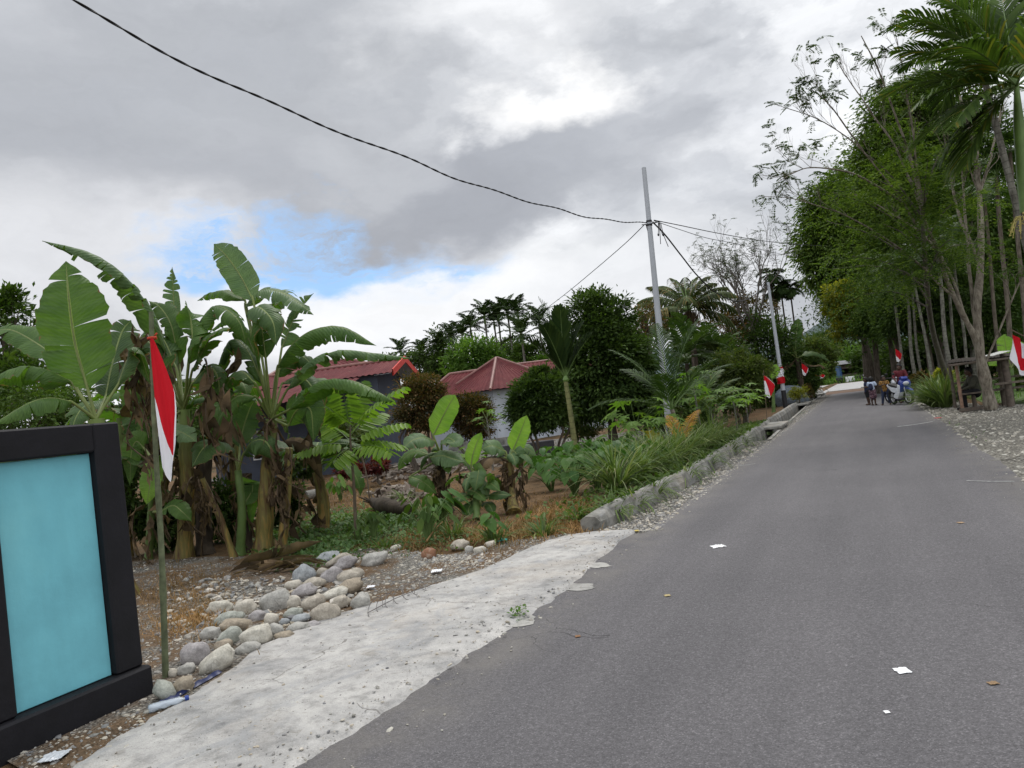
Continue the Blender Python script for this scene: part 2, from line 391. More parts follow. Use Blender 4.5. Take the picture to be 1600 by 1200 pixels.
def patchmat():
    t = NT('gravel_with_soil'); p = t.pos()
    vo = t.n('TexVoronoi', {'Vector': p, 'Scale': 42.0}); r = t.n('SeparateColor', {0: vo.outputs['Color']}).outputs[0]
    c = t.ramp(r, [(0, (.16, .155, .14)), (.35, (.28, .26, .225)), (.7, (.2, .195, .18)), (1, (.34, .31, .26))])
    c = t.mix(1.0, c, t.ramp(vo.outputs['Distance'], [(.25, 1.1), (.75, .35)]), 'MULTIPLY')
    n = t.noise(p, 1.1, 7, .7, .6)
    so = t.ramp(t.noise(p, 6.0, 6, .7), [(.3, (.075, .05, .03)), (.7, (.20, .13, .075))])
    c = t.mix(t.ramp(n, [(.43, 0.0), (.56, .92)]), c, so)
    return t.out(t.pbsdf(c, .95, t.bump(t.math('ADD', t.math('MULTIPLY', vo.outputs['Distance'], -1.0), n), 1.0, .03), .1))
MAT['pebble'] = pebblemat('pebble', [(.17, .17, .16), (.34, .32, .28), (.22, .215, .21), (.44, .40, .33), (.27, .27, .25), (.15, .15, .155), (.38, .33, .25), (.5, .47, .42)])
MAT['pebble_right'] = pebblemat('pebble_right', [(.2, .185, .155), (.42, .39, .33), (.27, .25, .21), (.5, .48, .42), (.33, .31, .27), (.18, .17, .15)])
MAT['lawn'] = simple('lawn', (.075, .12, .03), .9, .35, 2.0, .02)
MAT['dirt'] = simple('brown_dirt', (.14, .085, .055), .95, .3, 1.5, .02)
# ------------------------------------------------------------------ sheets
NZ = 0
def hgt(x, y):                               # garden relief
    if x > -3.3: return 0.0
    b = .16 * math.exp(-((x + 3.6) / .9) ** 2) * min(1, max(0, (y - 9.6) / 1.5))
    w = min(1, max(0, (-x - 4.2) / 2))
    return b + w * .09 * mnoise.noise((x * .35, y * .35, 0)) + w * .03 * mnoise.noise((x * 1.7, y * 1.7, 3))
def xd(y): return float(np.interp(y, [8, 9.2, 11, 14, 21, 28, 48, 64], [-3.15, -3.05, -2.85, -2.72, -2.85, -3.05, -3.5, -3.6]))       # drain centre line
YD0, YD1 = 21.5, 74.0
ys = sorted(set([-400, -120, -40, -15, -6] + list(np.arange(-3, 40, .6).round(2)) + list(np.arange(40, 80, 2.5)) + [YD0, YD1, 90, 110, 140, 200, 400, 900, 2500]))
xl = [-2500, -700, -250, -120, -80, -60, -48] + list(np.arange(-40, -16, 2.0)) + list(np.arange(-16, -4.4, .5)) + [-4.2, -3.8]
xr = [2.6, 4, 6, 9, 13, 18, 25, 40, 80, 250, 700, 2500]
def sheet_rows():
    V = []; idx = []
    ncol = len(xl) + 2 + 2 + len(xr)
    for y in ys:
        c = xd(y)
        row = [x for x in xl] if y < 22 or True else xl
        row = [min(x, c - .3 - .001 * (len(xl) - i)) for i, x in enumerate(row)] + [c - .21, c + .21] + [-2.64, 1.6] + xr
        V += [(x, y, (hgt(x, y) if x < c - .25 else 0.0) - .012) for x in row]
    fs = []
    a = len(xl)
    for i in range(len(ys) - 1):
        for j in range(ncol - 1):
            if j == a and ys[i] >= YD0 and ys[i + 1] <= YD1: continue
            fs.append((i * ncol + j, i * ncol + j + 1, (i + 1) * ncol + j + 1, (i + 1) * ncol + j))
    return V, fs
mb = MB(); V_, F_ = sheet_rows(); mb.add(V_, F_)
tag(mb.build('ground', MAT['soil'], smooth=True), 'brown garden soil and earth', None, kind='structure')
def strip(name, pts_l, pts_r, z, m, n=1, jit=0.0, kind='structure', label=None):
    L, Rr = np.array(pts_l, float), np.array(pts_r, float)
    mb = MB(); k = len(L); V = []
    cols = n + 1
    for i in range(k):
        for j in range(cols):
            t = j / n; p = L[i] * (1 - t) + Rr[i] * t; V.append((p[0], p[1], z))
    fs = [(i * cols + j, i * cols + j + 1, (i + 1) * cols + j + 1, (i + 1) * cols + j) for i in range(k - 1) for j in range(n)]
    mb.add(V, fs); o = mb.build(name, m); tag(o, label, None, None, kind); return o
def nz(y, s, k=0): return mnoise.noise((y * s, k * 7.3, .5)) 
yy = np.concatenate([np.arange(-12, 20, .12), np.arange(20, 62, .5)])
roadL = [((-2.6 if y > 8.75 else -2.95) + .05 * nz(y, 1.1) + .025 * nz(y, 5), y) for y in yy]
roadR = [(1.55 + .05 * nz(y, .9, 2) + .03 * nz(y, 4, 2) - (.0 if y < 40 else (y - 40) * .02), y) for y in yy]
strip('road', roadL, roadR, .004, MAT['asphalt'], label='grey asphalt village road')
# a raised slab edge of the asphalt: a few centimetres thick skirt
# left gravel strip between road and drain
yg = np.arange(8.6, 66, .5)
strip('gravel_strip', [(xd(y) + (.2 if y > YD0 else -.34), y) for y in yg], [(-2.45, y) for y in yg], -.004, MAT['gravel_left'], label='grey gravel strip beside the road')
# right gravel verge
yr = np.concatenate([np.arange(4, 40, .5), [45, 50, 56]])
def vr(y): return 1.55 + float(np.interp(y, [4, 10, 22, 25, 28, 32, 40, 56], [5, 5.5, 5.5, 3.4, 1.6, 1.2, .8, .5])) + .2 * nz(y, .6, 5)
strip('gravel_verge', [(1.45, y) for y in yr], [(vr(y), y) for y in yr], -.004, MAT['gravel_right'], label='pale gravel verge right of the road')
# gravel patch around stones, left front
gp = [(-60, 1150), (120, 1060), (150, 900), (240, 880), (420, 868), (560, 858), (640, 862), (700, 868), (760, 852), (870, 836)]
gq = [(150, 1270), (335, 1090), (440, 1022), (540, 975), (620, 945), (690, 925), (745, 905), (790, 882), (860, 850), (920, 834)]
gl = [G(*p)[:2] for p in gp]; gr = [G(*p)[:2] for p in gq]
gl = smoothpath([(*p, 0) for p in gl], 60)[:, :2]; gr = smoothpath([(*p, 0) for p in gr], 60)[:, :2]
mb = MB(); n_ = 24; V = []
for i in range(60):
    for j in range(n_ + 1):
        t = j / n_; p = gl[i] * (1 - t) + gr[i] * t
        V.append((p[0], p[1], max(hgt(p[0], p[1]), 0) + .006 if t < .7 else .002 + max(hgt(p[0], p[1]), 0) * (1 - t) / .3 + .004))
mb.add(V, [(i * (n_ + 1) + j, i * (n_ + 1) + j + 1, (i + 1) * (n_ + 1) + j + 1, (i + 1) * (n_ + 1) + j) for i in range(59) for j in range(n_)])
tag(mb.build('gravel_patch', patchmat(), smooth=True), 'grey gravel spread between the wall and the concrete apron', None, kind='structure')
# concrete apron: real slab, 2 to 3 cm proud, ragged edges
al = [(-40, 1300), (110, 1195), (225, 1120), (310, 1068), (405, 1006), (500, 965), (600, 935), (660, 916), (740, 893), (830, 852), (900, 834), (975, 830)]
ar = [(440, 1235), (500, 1188), (578, 1140), (658, 1088), (716, 1048), (774, 1008), (814, 980), (862, 948), (900, 920), (926, 890), (955, 862), (990, 832)]
AL = smoothpath([G(*p) for p in al], 160); AR = smoothpath([G(*p) for p in ar], 160)
mb = MB(); cols = 14; V = []
for i in range(160):
    a = AL[i].copy(); b = AR[i].copy()
    a[0] += .05 * nz(i * .12, 1.5, 9) + .03 * nz(i * .12, 6, 9); b[0] += .05 * nz(i * .12, 1.5, 4) + .012 * nz(i * .12, 7, 4)
    for j in range(cols + 1):
        t = j / cols; p = a * (1 - t) + b * t
        e = min(t, 1 - t)
        z = (-.02 if e == 0 else .018 + .012 * min(1, e / .3)) + (.006 * mnoise.noise((p[0] * 3, p[1] * 3, 1)) if e > 0 else 0)
        if e == 0: pass
        V.append((p[0], p[1], z))
mb.add(V, [(i * (cols + 1) + j, i * (cols + 1) + j + 1, (i + 1) * (cols + 1) + j + 1, (i + 1) * (cols + 1) + j) for i in range(159) for j in range(cols)])
tag(mb.build('concrete_apron', MAT['apron'], smooth=True), 'pale concrete driveway apron beside the asphalt', None, kind='structure')
# thin concrete smears that run out over the asphalt
for k, (px, py, w, h, a) in enumerate([(902, 918, 36, 5, -.05), (930, 885, 24, 4, -.2), (815, 972, 26, 8, -.45)]):
    c = G(px, py); mb = MB(); ring = []
    for i in range(28):
        t = i / 28 * 6.283; r = 1 + .5 * mnoise.noise((math.cos(t) * 1.5, math.sin(t) * 1.5, k * 3.1)) + .3 * mnoise.noise((math.cos(t) * 5, math.sin(t) * 5, k * 5.1))
        q = G(px + w * r * math.cos(t), py + h * r * math.sin(t) + a * w * math.cos(t) * r * .3); ring.append((q[0], q[1], .0085))
    mb.add(ring, [list(range(28))[::-1]]); mb.build('concrete_smear', MAT['smear'])['kind'] = 'structure'
# far end: dirt strip and pale crossing road
strip('dirt_strip', [(-3.0, 61), (-3.4, 69)], [(3.2, 61), (3.2, 69)], .002, MAT['dirt'], label='brown dirt where the asphalt ends')
strip('crossing_road', [(-30, 78), (-34, 112)], [(3.0, 69), (2.2, 108)], .012, MAT['far_concrete'], 4, label='pale concrete road crossing at the far end')
strip('lawn', [(4.5, 23), (3.3, 30), (4.5, 60)], [(40, 23), (40, 30), (40, 60)], -.001, MAT['lawn'], 3, label='green lawn behind the hut')
strip('garden_yard', [(-30, 27), (-34, 36)], [(-5.2, 24.5), (-5.6, 33)], .06, MAT['gravel_left'], 6, label='grey gravel yard in front of the houses')
# ------------------------------------------------------------------ pebble scatter (stuff)
def scatter(name, pts, sizes, m, label, sub=1, flat=.6, zoff=0.0):
    n = len(pts); v0, f0 = ico(sub); k = len(v0)
    q = R.normal(size=(n, 4)); q /= np.linalg.norm(q, axis=1)[:, None]
    w, x, y, z = q.T
    RM = np.stack([1 - 2 * (y * y + z * z), 2 * (x * y - z * w), 2 * (x * z + y * w), 2 * (x * y + z * w), 1 - 2 * (x * x + z * z), 2 * (y * z - x * w), 2 * (x * z - y * w), 2 * (y * z + x * w), 1 - 2 * (x * x + y * y)], -1).reshape(n, 3, 3)
    s = sizes[:, None] * np.stack([R.uniform(.8, 1.3, n), R.uniform(.6, 1.0, n), R.uniform(.45, .8, n)], 1)
    lump = 1 + .18 * R.normal(size=(n, k, 1))
    V = np.einsum('nij,nkj->nki', RM, v0[None] * s[:, None, :] * lump)
    V[..., 2] *= flat
    V += pts[:, None, :] + np.array([0, 0, zoff])
    Fc = (f0[None] + (np.arange(n) * k)[:, None, None]).reshape(-1, 3)
    mb = MB(); mb.add(V.reshape(-1, 3), Fc)
    return tag(mb.build(name, m, smooth=sub > 1), label, None, None, 'stuff')
def sample_quad(l, r, n, t0=0, t1=1):
    i = R.random(n) * (len(l) - 1.001); k = i.astype(int); u = (i - k)[:, None]; t = (t0 + (t1 - t0) * R.random(n))[:, None]
    a = l[k] * (1 - u) + l[k + 1] * u; b = r[k] * (1 - u) + r[k + 1] * u
    return a * (1 - t) + b * t
P = sample_quad(gl, gr, 9000, 0, 1.0); P = np.array([p for p in P if mnoise.noise((p[0] * .9, p[1] * .9, 2.0)) + R.normal() * .25 < .22]); NPB = len(P)
sz = np.clip(R.lognormal(-4.55, .5, NPB), .004, .045)
P3 = np.column_stack([P, [max(hgt(a, b), 0) + .006 for a, b in P]])
scatter('gravel', P3, sz, MAT['pebble'], 'loose grey pebbles lying around the river stones and the wall foot', 1)
n = 5000; y = 8.9 + (R.random(n) ** 1.7) * 40; x = np.array([R.uniform(xd(b) + (.18 if b > YD0 else -.16), -2.5 + .03) for b in y])
scatter('gravel', np.column_stack([x, y, np.full(n, .0)]), np.clip(R.lognormal(-4.1, .4, n), .008, .05), MAT['pebble'], 'grey crushed stones in a strip between road and drain', 1)
n = 9500; y = 6 + (R.random(n) ** 1.2) * 38; x = np.array([1.5 + (R.random() ** 1.1) * (vr(b) - 1.5) for b in y])
scatter('gravel', np.column_stack([x, y, np.full(n, .0)]), np.clip(R.lognormal(-3.75, .45, n), .01, .075), MAT['pebble_right'], 'pale loose stones of the verge right of the road', 1)
# broken bits wedged between the river stones
pr = np.array([G(R.uniform(330, 560) if k % 3 else R.uniform(255, 420), 0 + R.uniform(905, 1010)) for k in range(900)])
keep = np.array([(p[0] < np.interp(p[1], AL[:, 1], AL[:, 0]) - .08) for p in pr]); pr = pr[keep]; pr[:, 2] = .015
scatter('rubble', pr, np.clip(R.lognormal(-3.55, .45, len(pr)), .012, .07), MAT['pebble'], 'broken bits of rock wedged between the river stones', 1)
# crumbs on the concrete and along the asphalt edge
i = R.integers(0, 160, 900); t = R.random(900) ** .3; t = np.where(R.random(900) < .3, 1 - t, t)
P = AL[i] * (1 - t[:, None]) + AR[i] * t[:, None]; P[:, 2] = .03
scatter('grit', P, np.clip(R.lognormal(-5.0, .55, 900), .003, .018), MAT['pebble'], 'small crumbs of stone strewn over the concrete apron', 1)
n = 1300; y = 1.5 + R.random(n) * 55; side = R.random(n) < .6
x = np.where(side, -2.58 + np.abs(R.normal(0, .13, n)), 1.5 - np.abs(R.normal(0, .14, n)))
scatter('grit', np.column_stack([x, y, np.full(n, .008)]), np.clip(R.lognormal(-5.0, .5, n), .003, .022), MAT['pebble_right'], 'fine grit strewn along both edges of the asphalt', 1)
# ------------------------------------------------------------------ sky and sun
SUN_EL, SUN_AZ = math.radians(58), math.radians(-12)      # azimuth from +Y towards +X
sd = bpy.data.lights.new('sun', 'SUN'); sd.energy = 1.5; sd.angle = math.radians(22); sd.color = (1, .96, .9)
so = bpy.data.objects.new('sun', sd); COL.objects.link(so)
sdir = Vector((math.sin(SUN_AZ) * math.cos(SUN_EL), math.cos(SUN_AZ) * math.cos(SUN_EL), math.sin(SUN_EL)))
so.rotation_euler = sdir.to_track_quat('Z', 'Y').to_euler()
W = bpy.data.worlds.new('World'); sc.world = W; W.use_nodes = True; W.node_tree.nodes.clear()
t = NT.__new__(NT); t.t = W.node_tree; t.m = None
sky = t.n('TexSky', sky_type='NISHITA', sun_disc=False, sun_elevation=SUN_EL, sun_rotation=SUN_AZ)
gen = t.n('TexCoord').outputs['Generated']
vm = lambda op, a, b: t.n('VectorMath', {0: a, 1: b}, operation=op).outputs[0]
ZS = 1.9
base = vm('MULTIPLY', gen, (1, 1, ZS))
n1 = t.n('TexNoise', {'Vector': base, 'Scale': 3.0, 'Detail': 6.0, 'Roughness': .5}).outputs[1]
n2 = t.n('TexNoise', {'Vector': base, 'Scale': 9.0, 'Detail': 7.0, 'Roughness': .6}).outputs[1]
warp = vm('ADD', vm('MULTIPLY', vm('SUBTRACT', n1, (.5, .5, .5)), (.40, .40, .40)), vm('MULTIPLY', vm('SUBTRACT', n2, (.5, .5, .5)), (.17, .17, .17)))
wd = vm('ADD', base, warp)
def dirof(px, py):
    r, _ = ray(px, py); r = r / np.linalg.norm(r); return (float(r[0]), float(r[1]), float(r[2] * ZS))
def blob(px, py, rad, soft=.6, sx=1.0):
    # soft patch of the dome round one direction; sx > 1 stretches it sideways
    c = dirof(px, py)
    d = vm('SUBTRACT', wd, c)
    rr = t.n('VectorRotate', {'Vector': d, 'Angle': math.atan2(c[0], c[1])}, rotation_type='Z_AXIS').outputs[0] if sx != 1 else d
    if sx != 1: rr = vm('MULTIPLY', rr, (1 / sx, 1, 1))
    L = t.n('VectorMath', {0: rr}, operation='LENGTH').outputs['Value']
    return t.n('MapRange', {0: L, 1: rad, 2: rad * (1 - soft), 3: 0.0, 4: 1.0}, interpolation_type='SMOOTHSTEP').outputs[0]
nb = t.n('TexNoise', {'Vector': vm('MULTIPLY', wd, (1, 1, 1.2)), 'Scale': 2.6, 'Detail': 8.0, 'Roughness': .52}).outputs[0]
g = t.ramp(nb, [(.36, (.40, .42, .455)), (.5, (.62, .64, .675)), (.60, (.92, .935, .96))])
K = 10.5
# dark cloud bellies
for px, py, rad, sx, a, col in [
    (250, 180, .40, 1.6, .85, (0.385, 0.403, 0.440)), (60, 60, .30, 1.5, .5, (0.433, 0.453, 0.492)), (620, 300, .20, 1.9, .9, (0.347, 0.364, 0.404)), (500, 90, .22, 1.5, .4, (0.404, 0.424, 0.460)),
    (960, 230, .20, 1.5, .75, (0.404, 0.424, 0.466)), (1080, 330, .16, 1.6, .4, (0.482, 0.506, 0.553)), (1150, 90, .20, 1.3, .2, (0.500, 0.522, 0.575)), (690, 370, .10, 1.8, .8, (0.385, 0.403, 0.446)),
    (1300, 560, .14, 2, .5, (0.529, 0.560, 0.625)), (300, 270, .12, 2.0, .6, (0.414, 0.432, 0.472))]:
    g = t.mix(t.math('MULTIPLY', blob(px, py, rad, .75, sx), a), g, col)
# pale and white cloud
for px, py, rad, sx, a, col in [
    (885, 135, .10, 1.0, .95, (1.0, 1.0, 1.0)), (800, 165, .09, 1.1, .8, (1.0, 1.0, 1.0)), (760, 215, .07, 1.0, .6, (.92, .93, .95)), (560, 250, .10, 1.6, .35, (.66, .68, .71)), (640, 470, .20, 2.4, .95, (.88, .89, .91)), (80, 400, .26, 1.4, .75, (.74, .75, .78)),
    (1240, 170, .12, 1.0, .6, (.84, .86, .90)), (900, 450, .18, 1.6, .55, (.76, .78, .80)), (820, 20, .14, 1.6, .6, (.86, .87, .89)), (1020, 440, .14, 1.4, .4, (.72, .73, .77))]:
    g = t.mix(t.math('MULTIPLY', blob(px, py, rad, .8, sx), a), g, col)
blue = t.math('MAXIMUM', t.math('MAXIMUM', blob(480, 340, .095, .45, 1.2), blob(640, 415, .075, .5, 2.3)), t.math('MAXIMUM', blob(375, 385, .095, .55, 1.6), blob(545, 395, .095, .5, 1.9)))
skyc = t.mix(1.0, sky.outputs[0], (.62, .95, 1.45), 'MULTIPLY')
skyb = t.mix(.72, skyc, (4.0, 6.4, 9.4))
cl = t.mix(1.0, g, (K, K, K), 'MULTIPLY')
wisp = t.n('TexNoise', {'Vector': vm('MULTIPLY', wd, (1, 1, 2.2)), 'Scale': 6.0, 'Detail': 9.0, 'Roughness': .66}).outputs[0]
blue = t.math('MULTIPLY', blue, t.ramp(wisp, [(.36, .15), (.52, 1.0)]))
colr = t.mix(t.math('MULTIPLY', blue, .93), cl, skyb)
wc = t.math('MULTIPLY', blob(600, 462, .11, .45, 3.2), .9)
colr = t.mix(wc, colr, (9.0, 9.1, 9.3))
zz = t.n('SeparateXYZ', {0: gen}).outputs[2]
zen = t.n('MapRange', {0: zz, 1: .5, 2: .95, 3: 1.0, 4: 2.0}).outputs[0]    # an overcast sky is brightest overhead
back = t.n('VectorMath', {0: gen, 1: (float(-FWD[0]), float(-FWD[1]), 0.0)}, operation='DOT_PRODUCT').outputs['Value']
bk = t.n('MapRange', {0: back, 1: .0, 2: .8, 3: 1.0, 4: 1.55}).outputs[0]   # sky brightened behind the camera, added fill for surfaces facing it
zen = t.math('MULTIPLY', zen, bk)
fine_c = t.n('TexNoise', {'Vector': vm('MULTIPLY', wd, (1, 1, 1.5)), 'Scale': 7.0, 'Detail': 8.0, 'Roughness': .62}).outputs[0]
zen = t.math('MULTIPLY', zen, t.ramp(fine_c, [(.3, .95), (.5, 1.0), (.7, 1.05)]))
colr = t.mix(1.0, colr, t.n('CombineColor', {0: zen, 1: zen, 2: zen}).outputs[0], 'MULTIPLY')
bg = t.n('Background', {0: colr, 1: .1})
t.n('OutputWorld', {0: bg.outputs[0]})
vs = sc.view_settings
vs.view_transform = 'Standard'; vs.look = 'None'; vs.gamma = 1; vs.use_curve_mapping = False; vs.exposure = .12
sc.cycles.max_bounces = 6; sc.cycles.transparent_max_bounces = 6
# ------------------------------------------------------------------ boundary wall
def wallmat():
    t = NT('black_paint'); p = t.obj()
    c = t.ramp(t.noise(p, 3, 6, .65), [(.3, (.005, .005, .0065)), (.7, (.011, .0105, .014))])
    c = t.mix(t.math('MULTIPLY', t.ramp(t.noise(p, 26, 5, .75), [(.66, 0.0), (.74, 1.0)]), .35), c, (.03, .03, .033))
    return t.out(t.pbsdf(c, .7, t.bump(t.noise(p, 18, 6, .65), .35, .012), .3))
def tealmat():
    t = NT('turquoise_paint'); p = t.obj()
    c = t.ramp(t.noise(p, 1.6, 6, .6), [(.25, (.14, .40, .47)), (.5, (.175, .50, .575)), (.75, (.21, .56, .62))])
    c = t.mix(1.0, c, t.ramp(t.noise(t.n('Mapping', {0: p, 'Scale': (6, 6, 1.2)}).outputs[0], 2, 5), [(.3, .965), (.7, 1.03)]), 'MULTIPLY')
    c = t.mix(t.math('MULTIPLY', t.ramp(t.noise(p, 17, 6, .8), [(.68, 0.0), (.74, 1.0)]), .3), c, (.045, .22, .28))
    return t.out(t.pbsdf(c, .6, t.bump(t.noise(p, 11, 6, .65), .3, .012), .25))
BL, TL = wallmat(), tealmat()
# the wall face runs almost parallel to the road; u along the wall (towards the viewer), x the outward side
w1 = G(243, 1083)
p_top = None
axis = nrm(np.array([.015, -1.0, 0]))            # from the far end to the near end
outn = np.array([-axis[1], axis[0], 0]); outn = outn if outn[0] > 0 else -outn
def on_wall(px, py, off=0.0):
    r, _ = ray(px, py); o = np.array([0, 0, H]); q = w1 + outn * off
    tt = np.dot(q - o, outn) / np.dot(r, outn); h = o + r * tt
    return float(np.dot(h - w1, axis)), float(h[2])
wall = thing('boundary_wall', 'low boundary wall with a turquoise panel in a thick black frame', 'wall', w1)
def wpt(u, o, z): return axis * u + outn * o + UP * z
def wbox(mb, u0, u1, o0, o1, z0, z1, bev=.012):
    s = len(mb.v); box(mb, (u0, o0, z0), (u1, o1, z1), 0, bev)
    for i in range(s, len(mb.v)):
        v = mb.v[i]; mb.v[i] = v[:, :1] * axis + v[:, 1:2] * outn + v[:, 2:3] * UP
        # keep outward winding whatever the handedness
ztop = on_wall(195, 658, -.05)[1]
u_p = on_wall(149, 706, -.05)[0]; zt = on_wall(149, 706, -.05)[1]
u_q = on_wall(3, 850, -.05)[0]
zb = .2
mb = MB(); e0 = .025
wbox(mb, e0, u_p, -.25, -.05, zb, ztop)                      # right-hand post of the frame
wbox(mb, u_p, u_q, -.25, -.05, zt, ztop)                     # top beam
wbox(mb, u_q, u_q + .45, -.25, -.05, zb, ztop)
wbox(mb, u_q + .45, u_q + 1.9, -.25, -.05, zt, ztop)
wbox(mb, u_q + 1.9, u_q + 2.35, -.25, -.05, zb, ztop)
def fixn(o):
    import bmesh
    bm = bmesh.new(); bm.from_mesh(o.data); bmesh.ops.recalc_face_normals(bm, faces=bm.faces); bm.to_mesh(o.data); bm.free(); return o
fixn(mb.build('frame', BL, wall))
for k, (a, b) in enumerate(((u_p + .004, u_q - .004), (u_q + .454, u_q + 1.896))):
    mb = MB(); wbox(mb, a, b, -.2, -.105, zb + .003, zt - .004, .004); fixn(mb.build('panel', TL, wall))
mb = MB(); wbox(mb, 0, u_q + 2.4, -.28, 0, -.1, zb - .003, .015); fixn(mb.build('plinth', BL, wall))
# ------------------------------------------------------------------ flags
def flagmat():
    t = NT('flag_cloth')
    uv = t.n('Attribute', attribute_name='uvw').outputs['Vector']; v = t.n('SeparateXYZ', {0: uv}).outputs[1]
    c = t.mix(t.math('GREATER_THAN', v, .5), (.55, .012, .022), (.78, .78, .82))
    w = t.n('TexWave', {'Vector': t.obj(), 'Scale': 30.0, 'Distortion': 2.0}).outputs[0]
    a = t.pbsdf(c, .7, t.bump(t.noise(t.obj(), 14, 4), .3, .01), .15)
    b = t.n('BsdfTranslucent', {0: c}).outputs[0]
    return t.out(t.n('MixShader', {0: .3, 1: a, 2: b}).outputs[0])
FLAG = flagmat()
BAMB = simple('mossy_bamboo', (.12, .14, .075), .7, .5, 14, .004)
BAMB2 = simple('brown_stick', (.14, .10, .07), .8, .4, 10, .003)
STRING = simple('red_string', (.5, .06, .03), .8)
def cloth(mb, P, uvf, th=.0):
    # P: grid (n, m, 3); uv second coordinate: 0..1 across the two stripes
    n, m, _ = P.shape
    uv = np.array([[uvf(i / (n - 1), j / (m - 1)) for j in range(m)] for i in range(n)]).reshape(-1, 3)
    f = [(i * m + j, i * m + j + 1, (i + 1) * m + j + 1, (i + 1) * m + j) for i in range(n - 1) for j in range(m - 1)]
    mb.add(P.reshape(-1, 3), f, 0, uv)
def hanging_flag(label, base, top, rope_z, drop, width, side, polemat, r0, group, furl=1.0, flip=False, seed=0):
    """limp two-stripe flag tied by its hoist: gathers in folds and hangs down"""
    base, top = np.array(base), np.array(top)
    root = thing('flag', label, 'flag', base, group)
    mb = MB(); pts = smoothpath([base - UP * .05, base * .66 + top * .34 + RGT * .012 * r0 * 30, base * .33 + top * .67 - RGT * .01 * r0 * 30, top], 26)
    rad = np.linspace(r0, r0 * .62, 26); rad[6::6] *= 1.18
    tube(mb, pts, rad, 9); mb.build('pole', polemat, root, True, True)
    ax = nrm(top - base); hp = base + ax * ((rope_z - base[2]) / ax[2])
    n, m = 40, 33; P = np.zeros((n, m, 3))
    for i in range(n):
        for j in range(m):
            t = i / (n - 1); q = j / (m - 1)                     # t down, q across the folds
            ww = width * (.10 + .9 * min(1, t / .55) ** .8) * (1 - .22 * max(0, t - .7) / .3)
            lat = (q - .12) * ww
            fold = math.sin(q * 6.283 * 2.1 + t * 1.7 + seed) * ww * .17 * furl
            # the lower hem runs at a slant: the two free corners hang at different heights
            dd = drop * (1 - .34 * abs(q - .42) ** 1.1 * 1.5 * (1 if q > .42 else .55))
            P[i, j] = hp + RGT * (side * lat) + FWD * (-.03 + fold) - UP * (t * dd) + ax * .0
    def uvf(t, q):
        s = (q * 1.0 + .10 * math.sin(t * 3 + seed))
        v = s + (t - .5) * .30
        # white shows as a narrow strip at the far edge and a triangle at the lower near corner
        return (t, .5 + 3 * (max(q - 1.22 + .44 * t, .80 * (t - .46) / .54 - q) if not flip else max(min(.12 + .42 * t - q, t - .22), q - .93 - .1 * t)), 0)
    mb = MB(); cloth(mb, P, uvf); mb.build('cloth', FLAG, root, True, True, uv=True)
    mb = MB(); s = []
    for k in range(20): a = k / 20 * 6.283 * 2.5; s.append(hp + UP * (.012 * k / 20 - .01) + RGT * math.cos(a) * r0 * 1.25 + FWD * math.sin(a) * r0 * 1.25)
    s += [s[-1] + RGT * .03 + UP * .01, s[-1] + RGT * .05 + UP * .03]
    tube(mb, s, r0 * .28, 5); mb.build('string', STRING, root, True, True)
    return root
gflag = 'red and white flags on sticks along the road'
d1 = fdist(G(258, 1060))
b1 = G(258, 1060); t1 = D(236, 487, d1 - .02)
hanging_flag('large red and white flag hanging limp on a mossy bamboo pole beside the black wall', b1, t1, D(238, 528, d1)[2], 1.06, .15, 1, BAMB, .024, gflag, .35)
def small_flag(label, px, py_top, py_bot, d, pole_top, base_px=None, drop=None, width=.3, side=1, flip=False, r0=.014, seed=0):
    tp = D(px, py_top, d); bt = D(px, py_bot, d); dr = tp[2] - bt[2]
    bs = D(px, py_bot, d); b = np.array([bs[0], bs[1], 0.0]) if base_px is None else np.array([*D(base_px, py_bot, d)[:2], 0])
    top = D(px, pole_top, d)
    return hanging_flag(label, b, top, tp[2], dr, width, side, BAMB2, r0, gflag, .5, flip, seed)
small_flag('red and white flag over papaya leaves in front of the second white pole', 1193, 588, 623, 26.5, 578, None, width=.36, side=1, flip=True, seed=1)
small_flag('small red and white flag on a thin stick behind the bluish grey rock', 1252, 569, 588, 42, 560, None, width=.34, seed=2)
small_flag('tiny faded flag by the crossing road, left one of the distant pair', 1271, 585, 592, 88, 583, None, width=.6, seed=3, r0=.03)
small_flag('tiny red and white flag by the crossing road, right one of the distant pair', 1281, 584, 592, 88, 582, None, width=.6, seed=4, r0=.03)
small_flag('red and white flag hanging among the pale trunks above the motorbike rider', 1398, 546, 567, 36, 538, None, width=.3, seed=5)
# flag at the right edge, on a leaning stick that comes in from the right
dR = 17.5
rt = D(1580, 515, dR); rb = D(1640, 585, dR); rb = np.array([rb[0] + 1.0, rb[1], 0.0])
root = thing('flag', 'red and white flag on a leaning stick in front of the low hut roof', 'flag', rb, gflag)
mb = MB(); tube(mb, smoothpath([rb - UP * .05, (rb + rt) / 2 + UP * .3, rt], 16), np.linspace(.02, .012, 16), 7); mb.build('pole', BAMB2, root, True, True)
n, m = 30, 25; Pq = np.zeros((n, m, 3))
cA, cB = D(1582, 520, dR), D(1603, 540, dR)
for i in range(n):
    for j in range(m):
        t, q = i / (n - 1), j / (m - 1)
        top_ = cA * (1 - q) + cB * q
        dz = (.72 + .28 * math.sin(q * 3.0)) * .80 * t
        Pq[i, j] = top_ - UP * dz + FWD * (.05 * math.sin(q * 11 + t * 2)) + RGT * (-.10 * t * (1 - q) + .03 * math.sin(t * 4))
mb = MB(); cloth(mb, Pq, lambda t, q: (t, .5 + 3 * max(min(.30 * t - q, t - .2), min(q - .58, .5 - t), t - .86), 0)); mb.build('cloth', FLAG, root, True, True, uv=True)
